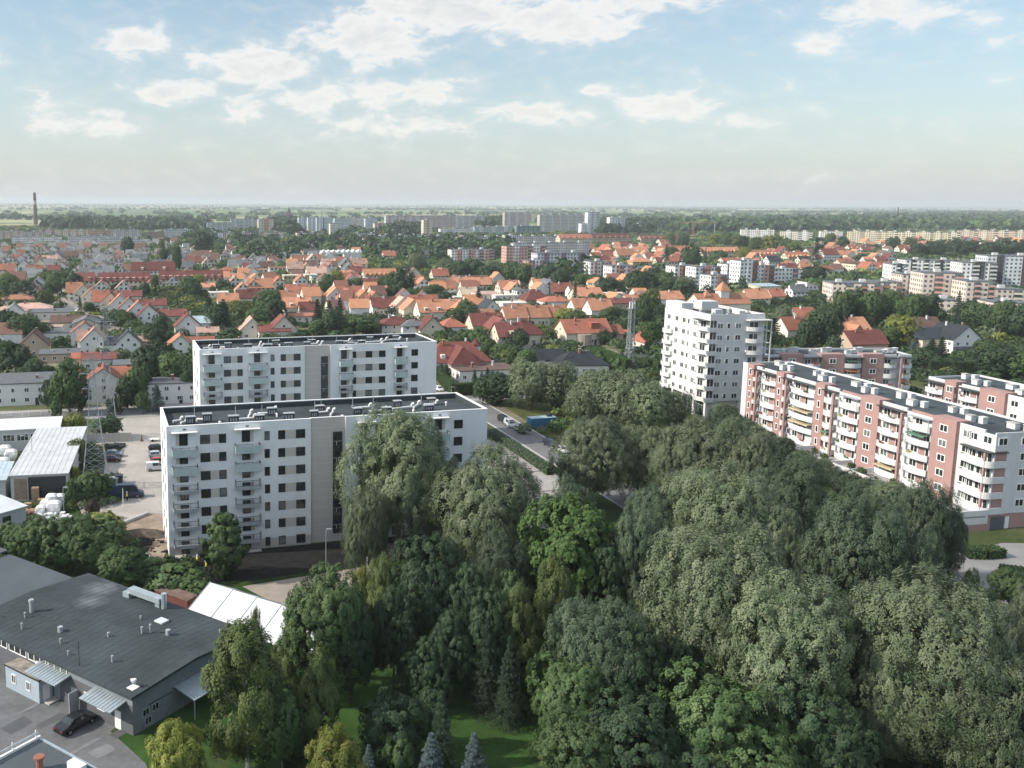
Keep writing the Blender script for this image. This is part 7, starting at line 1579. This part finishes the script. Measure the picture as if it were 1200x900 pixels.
MG = [
 ('G', 45, 606, 668, 56), ('N', 84, 606, 670, 60), ('G', 118, 618, 674, 56), ('G', 140, 640, 690, 48), ('b', 12, 614, 652, 40), ('u', 122, 596, 630, 40), ('y', 136, 612, 640, 30), ('b', 160, 632, 662, 20), ('b', 178, 655, 684, 46), ('b', 206, 662, 694, 60), ('b', 150, 660, 690, 40), ('b', 226, 672, 700, 44), ('b', 236, 682, 705, 36), ('R', 109, 585, 610, 16), ('b', 120, 606, 640, 44),
 ('y', 87, 485, 514, 24), ('y', 91, 514, 548, 22), ('u', 89, 542, 575, 14), ('d', 127, 488, 514, 30), ('b', 108, 552, 588, 32), ('b', 124, 556, 584, 20), ('b', 98, 560, 590, 22), ('b', 84, 562, 594, 14), ('b', 66, 470, 492, 12),
 ('d', 8, 362, 398, 30), ('g', 30, 370, 404, 36), ('d', 48, 378, 400, 26), ('g', 4, 398, 444, 26), ('d', 18, 405, 445, 34), ('d', 42, 420, 455, 26), ('d', 30, 430, 462, 26), ('y', 57, 428, 447, 18), ('g', 82, 424, 486, 36), ('d', 92, 440, 486, 26), ('g', 72, 440, 484, 24), ('d', 62, 442, 478, 24), ('p', 95, 465, 484, 7), ('p', 141, 464, 487, 9), ('p', 134, 466, 487, 8), ('p', 128, 466, 486, 7), ('d', 176, 405, 452, 38), ('g', 205, 412, 462, 36), ('d', 190, 400, 446, 34), ('g', 160, 432, 476, 26), ('d', 150, 440, 480, 24), ('s', 184, 450, 482, 24), ('d', 168, 425, 470, 24), ('m', 226, 436, 458, 8), ('d', 222, 425, 470, 18), ('g', 168, 460, 486, 16),
 ('g', 12, 322, 348, 22), ('d', 26, 328, 354, 26), ('y', 8, 320, 336, 16), ('y', 55, 318, 338, 18), ('g', 72, 318, 344, 30), ('d', 85, 320, 346, 22), ('g', 62, 330, 348, 20), ('y', 53, 340, 360, 18), ('d', 30, 334, 348, 14), ('c', 94, 346, 366, 8), ('c', 72, 352, 368, 9), ('g', 104, 354, 368, 12), ('d', 138, 362, 382, 26), ('g', 148, 366, 386, 22), ('c', 152, 366, 380, 7), ('g', 158, 376, 398, 22), ('d', 182, 384, 412, 24), ('g', 168, 382, 402, 22), ('d', 188, 368, 398, 18), ('d', 198, 388, 408, 16), ('b', 60, 356, 366, 12),
 ('y', 232, 322, 342, 16), ('g', 222, 325, 348, 22), ('d', 228, 330, 350, 18), ('c', 182, 333, 352, 8), ('y', 182, 322, 340, 9), ('d', 170, 332, 350, 12), ('c', 245, 342, 376, 16), ('c', 262, 350, 388, 28), ('d', 254, 356, 388, 22), ('d', 250, 335, 352, 10), ('d', 262, 328, 342, 16), ('y', 285, 356, 382, 24), ('g', 298, 362, 388, 24), ('d', 288, 372, 394, 24), ('y', 276, 352, 372, 16), ('y', 302, 350, 372, 14), ('b', 270, 385, 398, 26),
 ('g', 314, 340, 374, 32), ('d', 322, 350, 378, 24), ('g', 306, 362, 388, 24), ('R', 322, 364, 382, 12), ('b', 320, 378, 392, 26), ('b', 308, 384, 396, 20), ('c', 386, 352, 396, 26), ('c', 372, 350, 392, 22), ('c', 398, 348, 394, 20), ('d', 390, 362, 398, 22), ('g', 372, 375, 398, 22), ('y', 380, 376, 396, 18), ('g', 425, 368, 397, 38), ('g', 408, 378, 398, 20), ('d', 436, 374, 397, 18), ('c', 414, 342, 370, 6), ('d', 328, 334, 348, 8),
 ('y', 395, 317, 344, 18), ('g', 386, 322, 346, 18), ('g', 405, 328, 348, 16), ('g', 378, 330, 350, 14), ('g', 418, 326, 344, 14), ('b', 430, 340, 354, 16), ('g', 450, 337, 354, 18), ('d', 472, 318, 354, 26), ('g', 460, 320, 350, 20), ('y', 448, 324, 346, 14), ('d', 478, 314, 328, 8), ('g', 486, 338, 358, 22), ('g', 508, 334, 356, 26), ('d', 520, 342, 358, 18), ('y', 533, 352, 364, 12), ('c', 560, 336, 368, 15), ('g', 545, 352, 380, 20), ('d', 552, 358, 384, 18), ('g', 535, 362, 384, 20), ('b', 528, 376, 388, 20), ('c', 456, 352, 364, 6),
 ('m', 518, 387, 404, 18), ('d', 530, 388, 406, 14), ('g', 546, 386, 408, 24), ('g', 562, 384, 412, 24), ('d', 576, 382, 402, 22), ('g', 570, 396, 424, 24), ('g', 588, 402, 428, 24), ('g', 603, 406, 432, 22), ('y', 596, 408, 430, 18), ('d', 610, 386, 414, 18), ('g', 616, 410, 440, 24), ('y', 608, 424, 442, 20),
 ('w', 489, 297, 320, 20), ('w', 523, 304, 324, 18), ('w', 575, 306, 326, 22), ('d', 540, 306, 330, 22), ('d', 556, 305, 330, 20), ('g', 530, 308, 328, 18), ('d', 572, 312, 332, 24), ('d', 588, 312, 331, 20), ('g', 600, 308, 336, 20), ('g', 612, 310, 338, 20), ('d', 640, 310, 340, 30), ('d', 656, 316, 343, 24), ('y', 630, 318, 338, 18), ('m', 684, 320, 338, 18), ('g', 697, 322, 340, 18), ('d', 712, 324, 346, 22), ('d', 724, 328, 346, 18), ('d', 744, 320, 352, 26),
 ('c', 673, 330, 364, 12), ('g', 693, 344, 360, 10), ('g', 704, 345, 361, 14), ('y', 664, 362, 384, 26), ('y', 675, 364, 386, 24), ('g', 656, 374, 398, 22), ('y', 643, 384, 404, 20), ('y', 632, 380, 398, 18), ('g', 664, 388, 402, 14), ('g', 716, 360, 380, 20), ('y', 710, 362, 376, 14), ('g', 735, 370, 388, 20), ('g', 728, 378, 394, 16), ('d', 708, 386, 404, 14), ('d', 716, 386, 402, 12), ('g', 752, 346, 388, 16), ('y', 762, 338, 376, 20), ('d', 768, 356, 388, 20), ('m', 762, 376, 410, 24), ('d', 776, 368, 402, 18), ('w', 756, 330, 352, 16), ('w', 803, 325, 348, 24), ('g', 785, 324, 346, 20), ('d', 800, 330, 350, 20), ('c', 757, 398, 418, 12), ('c', 612, 388, 414, 15),
 ('c', 819, 477, 500, 16), ('b', 848, 479, 500, 22), ('b', 767, 442, 462, 18), ('c', 571, 430, 450, 10), ('c', 556, 432, 452, 10), ('s', 564, 434, 453, 9), ('c', 578, 436, 452, 8), ('d', 520, 428, 448, 16),
 ('c', 905, 372, 410, 30), ('w', 916, 360, 386, 22), ('d', 944, 372, 414, 20), ('d', 966, 360, 412, 30), ('g', 956, 364, 402, 24), ('d', 980, 364, 400, 20), ('d', 976, 392, 420, 16), ('y', 1054, 370, 410, 34), ('g', 1040, 384, 412, 22), ('s', 1072, 394, 418, 18), ('c', 1090, 396, 428, 26), ('c', 1102, 394, 426, 22), ('d', 1078, 408, 432, 26), ('y', 1028, 386, 404, 14),
 ('g', 985, 341, 384, 24), ('d', 1000, 340, 382, 24), ('g', 1016, 344, 384, 22), ('d', 1030, 344, 380, 20), ('g', 1043, 341, 378, 20), ('m', 1058, 350, 382, 18), ('g', 1070, 344, 384, 24), ('d', 1088, 344, 382, 20), ('c', 1121, 340, 380, 12), ('c', 1126, 352, 384, 12), ('g', 1142, 355, 388, 28), ('d', 1156, 360, 394, 24), ('g', 1172, 354, 396, 28), ('d', 1192, 356, 398, 28), ('u', 1170, 387, 405, 17), ('g', 1158, 398, 432, 34), ('d', 1166, 405, 446, 40), ('g', 1190, 412, 448, 36), ('d', 1204, 398, 440, 24), ('d', 1140, 418, 438, 30), ('d', 1108, 417, 438, 34),
 ('y', 784, 274, 290, 13), ('d', 800, 275, 291, 13), ('y', 836, 275, 290, 11), ('g', 852, 273, 291, 15), ('y', 863, 275, 292, 15), ('d', 871, 276, 292, 11), ('y', 884, 278, 296, 14), ('y', 906, 276, 297, 26), ('y', 894, 278, 296, 16), ('y', 930, 285, 300, 16), ('g', 918, 283, 299, 14), ('c', 956, 278, 309, 15), ('y', 872, 290, 307, 18), ('g', 842, 294, 308, 18), ('g', 787, 290, 305, 16), ('c', 780, 286, 316, 10), ('d', 810, 288, 316, 22), ('c', 826, 290, 314, 6), ('c', 797, 300, 324, 14), ('d', 765, 314, 340, 24), ('g', 780, 318, 342, 22), ('g', 748, 318, 342, 22),
 ('d', 1074, 284, 302, 14), ('d', 1095, 284, 302, 22), ('d', 1115, 280, 300, 20), ('d', 1135, 281, 301, 22), ('d', 1160, 284, 302, 20), ('d', 1182, 280, 301, 28), ('d', 1200, 283, 301, 16), ('d', 1045, 278, 296, 14), ('y', 1066, 278, 294, 12), ('c', 1085, 282, 300, 8), ('d', 988, 278, 294, 12), ('g', 972, 274, 290, 12), ('d', 920, 312, 330, 16), ('d', 955, 312, 330, 26), ('d', 150, 279, 300, 14), ('d', 192, 290, 314, 12), ('y', 190, 280, 300, 8), ('d', 238, 272, 300, 22), ('d', 208, 288, 322, 10),
]
for q in MG: M(*q)

# hedges: clipped, as long as the photograph shows them
def hedge(label, pts, h, w, m, seed):
    o = thing('hedge', label, 'hedge', (pts[0][0], pts[0][1], 0)); r = np.random.default_rng(seed); PP, NN = [], []
    o0 = np.array([pts[0][0], pts[0][1]])
    core = MB()
    for p, q in zip(pts, pts[1:]):
        p, q = np.array(p[:2])-o0, np.array(q[:2])-o0; d = q-p; ln = np.linalg.norm(d); d /= ln; k = np.array([-d[1], d[0]]); n = int(ln*(2*h+w)*38)
        s = r.random(n)*ln; side = r.random(n)*(2*h+w); z = np.where(side < h, side, np.where(side < h+w, h, side-h-w)); y = np.where(side < h, -w/2, np.where(side < h+w, side-h-w/2, w/2))
        nx = np.where(side < h, -1.0, np.where(side < h+w, 0, 1.0)); nz = np.where((side >= h) & (side < h+w), 1.0, 0)
        PP.append(np.stack([p[0]+d[0]*s+k[0]*y, p[1]+d[1]*s+k[1]*y, z], 1)+r.normal(0, .08, (n, 3))); NN.append(unit(np.stack([k[0]*nx, k[1]*nx, nz], 1)+r.normal(0, .5, (n, 3))))
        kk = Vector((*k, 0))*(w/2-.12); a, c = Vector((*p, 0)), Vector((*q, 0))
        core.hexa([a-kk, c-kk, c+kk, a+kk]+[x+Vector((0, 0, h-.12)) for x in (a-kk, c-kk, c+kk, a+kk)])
    P_, N_ = np.vstack(PP), np.vstack(NN); n = len(P_)
    add('foliage', leaves_mesh('foliage', P_, N_, r.normal(0, 1, (n, 3)), np.full(n, .34), np.full(n, .22), .5+r.normal(0, .2, n), m), o)
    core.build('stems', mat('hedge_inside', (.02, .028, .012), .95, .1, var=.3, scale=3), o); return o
hedge('tall clipped dark green hedge before the long bungalow', [at(510, 441), at(532, 464), at(570, 461), at(604, 456)], 3.6, 1.6, LEAF['green'], 1)
hedge('bright lime clipped hedge between the slate bungalow and the mast', [at(694, 424), at(712, 429), at(736, 441)], 5.5, 2.2, LEAF['maple'], 2)
hedge('dark clipped hedge along the lane right of the mast', [at(741, 431), at(758, 434), at(774, 439)], 4.2, 1.8, LEAF['green'], 3)
hedge('long clipped hedge behind the right end of the rear pink flats', [at(1088, 440), at(1120, 441), at(1152, 442)], 5.0, 3.0, LEAF['dark'], 4)
hedge('low rounded green hedge by the pink garage wall', [at(1131, 652), at(1150, 653), at(1171, 651)], 1.5, 2.6, LEAF['green'], 5)
hedge('straggly hedge between the mesh fence and the paved yard', [at(576, 511), at(604, 529), at(645, 557)], 1.7, 1.6, LEAF['willow_dark'], 6)
hedge('green hedge above the driveway at the right edge', [at(1172, 678), at(1215, 684)], 1.8, 3.4, LEAF['maple'], 7)
hedge('small clipped hedge of the garden left of the big red house', [at(660, 397), at(676, 399)], 2.0, 1.4, LEAF['maple'], 8)

# greenery nobody could count: shrubs of the gardens, far woods, verges
def clumps(name, label, items, seed, k):
    """items: x, y, radius, height, leaf material index; all in one object"""
    r = np.random.default_rng(seed); PP, NN, TT, SZ, MI = [], [], [], [], []
    for (x, y, rad, h, mi) in items:
        d = unit(r.normal(0, 1, (k, 3))+np.array([0, 0, .35])); d[:, 2] = np.abs(d[:, 2])*1.0-.25*(r.random(k) < .35)
        lump = 1+.28*np.sin(d[:, 0]*5+x)*np.cos(d[:, 1]*5+y)
        P_ = np.stack([x+d[:, 0]*rad*lump, y+d[:, 1]*rad*lump, np.clip(h*.45+d[:, 2]*h*.55*lump, .05, None)], 1)
        PP.append(P_); NN.append(unit(d+r.normal(0, .4, (k, 3)))); SZ.append(np.full(k, rad*2.6/math.sqrt(k)*1.55)); TT.append(np.full(k, r.random()*.6+.2)+r.normal(0, .12, k)); MI.append(np.full(k, mi))
    P_, N_, S_, t_, mi_ = np.vstack(PP), np.vstack(NN), np.concatenate(SZ), np.concatenate(TT), np.concatenate(MI)
    me = leaves_mesh(name, P_, N_, r.normal(0, 1, P_.shape), S_*1.15, S_*.85, t_, LEAF['green'])
    for q in ('dark', 'birch', 'yellow', 'conifer', 'willow'): me.materials.append(LEAF[q])
    me.polygons.foreach_set('material_index', mi_.astype(np.int32))
    o = add(name, me); return tag(o, label, None, None, 'stuff')
prn = random.Random(77)
BOXES = []
for o in (B1, B2): BOXES.append((o.matrix_basis.inverted(), -2, 58, -2.5, 17))
BOXES.append((B5.matrix_basis.inverted(), -50, 3, -4, 16)); BOXES.append((B4.matrix_basis.inverted(), -78, 4, -11, 16)); BOXES.append((B6.matrix_basis.inverted(), -44, 4, -4, 18))
BOXES.append((Matrix.Translation((95.65, 243.57, 0)).inverted(), -8, 24, -8, 34))
def free(x, y, m=1.0):
    if any((x-a)**2+(y-b_)**2 < (c+m)**2 for a, b_, c in HS): return False
    for (im, x0, x1, y0, y1) in BOXES:
        q = im @ Vector((x, y, 0))
        if x0 < q.x < x1 and y0 < q.y < y1: return False
    p = Vector((x, y, 0))-r0; s_ = p.dot(nn)
    if -8.5 < s_ < 8.5 and y < 300: return False
    return True
items = []
y = 262.0
while y < 2050:
    step = 5.2+y*.0070; x = -.42*y-20
    while x < .78*y+30:
        xx, yy = x+prn.uniform(-.5, .5)*step, y+prn.uniform(-.5, .5)*step
        if free(xx, yy, .3) and offstreet(xx, yy) and not (yy < 300 and -62 < xx < 40) and not (yy < 300 and 40 < xx < 98):
            u_, v_, _ = proj((xx, yy, 0)); orch = 150 < u_ < 312 and 338 < v_ < 376
            rad = prn.uniform(.34, .60)*step; h = prn.choice((1.2, 1.6, 2.2, 2.8, 3.6, 5.0))*(1.0 if yy < 900 else 1.1)
            mi = prn.choices((0, 1, 2, 3, 4, 5), (38, 22, 18, 8, 9, 5) if not orch else (20, 5, 45, 28, 2, 0))[0]
            if orch: h = prn.uniform(2.5, 4.2)
            if mi == 4: rad *= .6; h *= 1.5
            if prn.random() < (.72 if not orch else 1): items.append((xx, yy, rad, h, mi))
        x += step
    y += step*.92
near_i = [q for q in items if q[1] < 620]; far_i = [q for q in items if q[1] >= 620]
clumps('garden_shrubbery', 'shrubs and hedges between the nearer houses', near_i, 1, 150)
clumps('garden_shrubbery', 'small greenery between the farther houses', far_i, 2, 46)
def wood(name, label, polys, seed, rad, h, k=44, mats=(0, 1, 1, 1, 4)):
    r = random.Random(seed); it = []
    for (u0, v0, u1, v1, n) in polys:
        for i in range(n):
            p = at(r.uniform(u0, u1), r.uniform(v0, v1)); s_ = r.uniform(.75, 1.3)
            if free(p.x, p.y, -2): it.append((p.x, p.y, rad*s_, h*s_, r.choice(mats)))
    return clumps(name, label, it, seed, k)
wood('far_wood', 'dark woods before the open fields', [(55, 264, 92, 271, 26), (80, 262, 135, 270, 40), (125, 262, 245, 272, 90), (318, 262, 352, 276, 60), (555, 262, 592, 268, 24), (455, 273, 500, 279, 30), (702, 262, 760, 277, 60), (735, 262, 800, 272, 60)], 31, 13, 17)
wood('far_wood', 'wood belt below the far slabs', [(300, 288, 470, 302, 60), (390, 275, 440, 288, 30), (215, 276, 300, 292, 60), (440, 288, 600, 306, 130), (280, 296, 345, 308, 30), (655, 318, 700, 334, 8)], 32, 7.5, 13, 60)
wood('forest', 'forest covering the low ridge on the right', [(790, 262, 900, 274, 170), (890, 260, 1205, 272, 420), (985, 255, 1205, 262, 300), (1080, 251, 1205, 256, 160)], 33, 15, 19, 40, (1, 1, 0, 4))
fl_i = []; fr_ = random.Random(34)
for k in range(85):
    y = 2700*math.exp(fr_.random()*2.2); x = fr_.uniform(-.42, .8)*y; ln = fr_.uniform(300, 1500)*(1+y/14000); a = R(13+fr_.choice((0, 0, 0, 90))+fr_.uniform(-6, 6)); n = int(ln/(16+y/500))
    for i in range(n):
        if fr_.random() < .8: t_ = ln*(i/n-.5); fl_i.append((x+math.cos(a)*t_+fr_.uniform(-9, 9), y+math.sin(a)*t_+fr_.uniform(-9, 9), fr_.uniform(8, 15), fr_.uniform(8, 15), fr_.choice((0, 1, 1))))
for k in range(420):
    y = 2600*math.exp(fr_.random()*2.3); x = fr_.uniform(-.42, .85)*y; fl_i.append((x, y, fr_.uniform(9, 20), fr_.uniform(8, 15), fr_.choice((0, 1, 1))))
fl_i = [q for q in fl_i if q[1] > 2500]
clumps('field_trees', 'tree lines and copses across the far plain', fl_i, 34, 14)
wood('field_trees', 'scrub and copses on the plain to the right', [(760, 247, 1210, 262, 120)], 38, 17, 13, 14, (0, 1, 1))
wood('roadside_greenery', 'rough shrubs on the waste ground by the container', [(580, 448, 690, 472, 26), (648, 470, 672, 510, 16), (612, 507, 636, 512, 3), (668, 480, 690, 520, 18)], 35, 1.5, 2.2, 150, (0, 2, 3, 5, 0))
wood('undergrowth', 'brambles and saplings under the wood', [(440, 690, 620, 750, 110), (640, 640, 1100, 720, 260), (650, 720, 1200, 900, 330), (300, 740, 400, 790, 30), (980, 690, 1100, 720, 40)], 36, 1.8, 2.6, 150, (0, 1, 1, 0, 2))
M('d', 582, 436, 474, 44); M('g', 566, 446, 474, 22); M('w', 622, 424, 480, 52); M('w', 650, 428, 480, 54); M('w', 700, 438, 498, 54); M('w', 727, 436, 502, 62); M('w', 682, 452, 500, 40); M('w', 758, 452, 510, 54); M('w', 782, 458, 508, 46); M('w', 745, 470, 510, 40)
wood('tall_weeds', 'tall weeds on the grass strip by the marquee', [(150, 650, 245, 700, 60), (96, 560, 140, 600, 20), (60, 520, 90, 600, 20), (94, 522, 124, 550, 24)], 37, .9, 1.3, 150, (0, 0, 2, 1))

# ------------------------------------------------------------------ labels: what a thing looks like and what it stands by
LMK = [('the nearer white flats', 385, 560), ('the farther white flats', 370, 430), ('the white tower', 835, 425), ('the front pink flats', 1010, 500), ('the rear pink flats', 1000, 430), ('the grey workshop', 130, 740), ('the white marquee', 275, 712), ('the lattice mast', 738, 400), ('the front pylon', 105, 510),
       ('the slate bungalow', 668, 425), ('the turreted villa', 540, 418), ('the long bungalow', 574, 434), ('the blue container', 632, 497), ('the open lawn', 560, 830), ('the asphalt yard', 90, 860), ('the courtyard', 1150, 670), ('the boarded house', 1130, 395), ('the orange villa', 1003, 388), ('the kindergarten roof', 850, 352),
       ('the pink slab', 660, 310), ('the saw toothed row', 446, 324), ('the longest red row', 225, 331), ('the orchard', 240, 358), ('the white stepped row', 365, 303), ('the cream flats', 1030, 279), ('the new white flats', 1100, 318), ('the beige flats', 1090, 343), ('the orange terraces', 850, 295), ('the factory chimney', 42, 262),
       ('the four far towers', 370, 266), ('the stone faced house', 692, 388), ('the tall white house', 974, 298), ('the tan gabled house', 42, 407), ('the pylon house', 122, 455), ('the solar panels', 264, 390), ('the soil bed', 330, 665), ('the bright maple', 672, 645), ('the paved yard', 605, 545), ('the pallets', 50, 588), ('the sunny street', 85, 360), ('the low white far flats', 90, 282)]
ORDN = ['first', 'second', 'third', 'fourth', 'fifth', 'sixth', 'seventh', 'eighth', 'ninth', 'tenth', 'eleventh', 'twelfth', 'thirteenth', 'fourteenth', 'fifteenth', 'sixteenth']
CNTN = ['one', 'two', 'three', 'four', 'five', 'six', 'seven', 'eight', 'nine', 'ten', 'eleven', 'twelve', 'thirteen', 'fourteen', 'fifteen', 'sixteen']
bins = {}
for (o, look, u, v) in AUTO:
    best = min(LMK, key=lambda q: (q[1]-u)**2+((q[2]-v)*(2.2 if v < 480 else 1.2))**2)
    du, dv = u-best[1], (v-best[2])*1.6
    rel = ('right of ' if du > 0 else 'left of ') if abs(du) > abs(dv) else ('in front of ' if dv > 0 else 'behind ')
    bins.setdefault((look, rel+best[0]), []).append((u, v, o))
for (look, rel), ls in bins.items():
    ls.sort(key=lambda q: (q[0], q[1]))
    for i, (u, v, o) in enumerate(ls):
        if len(ls) == 1: o['label'] = f'{look} {rel}'
        elif len(ls) <= 16:
            o['label'] = f'{look} {rel}'+(f', {"leftmost" if i == 0 else "rightmost"} of {CNTN[len(ls)-1]}' if i in (0, len(ls)-1) else f', {ORDN[i]} of {CNTN[len(ls)-1]} from left')
        else: o['label'] = f'{look} {rel}, number {i+1} counted from the left'
        if len(o['label'].split()) > 16: o['label'] = o['label'].replace(' from left', '').replace(' roof ', ' roof, ', 0)
        if len(o['label'].split()) > 16: o['label'] = ' '.join(w_ for w_ in o['label'].split() if w_ not in ('with',))
        if o.name.startswith('house'): o['group'] = 'houses of the residential quarter'

# ------------------------------------------------------------------ the air
if HAZE_DENSITY > 0:
    hz = MB().box(-30200, -700, -1.0, 30200, 60200, 97.0)
    hm = bpy.data.materials.new('haze'); hm.use_nodes = True; t = hm.node_tree
    for n in list(t.nodes): t.nodes.remove(n)
    pv = t.nodes.new('ShaderNodeVolumePrincipled'); out = t.nodes.new('ShaderNodeOutputMaterial')
    pv.inputs['Color'].default_value = (.86, .93, .95, 1); pv.inputs['Density'].default_value = HAZE_DENSITY; pv.inputs['Anisotropy'].default_value = .1
    t.links.new(pv.outputs[0], out.inputs['Volume'])
    tag(hz.build('haze', hm), 'pale air over the whole town', None, None, 'stuff')
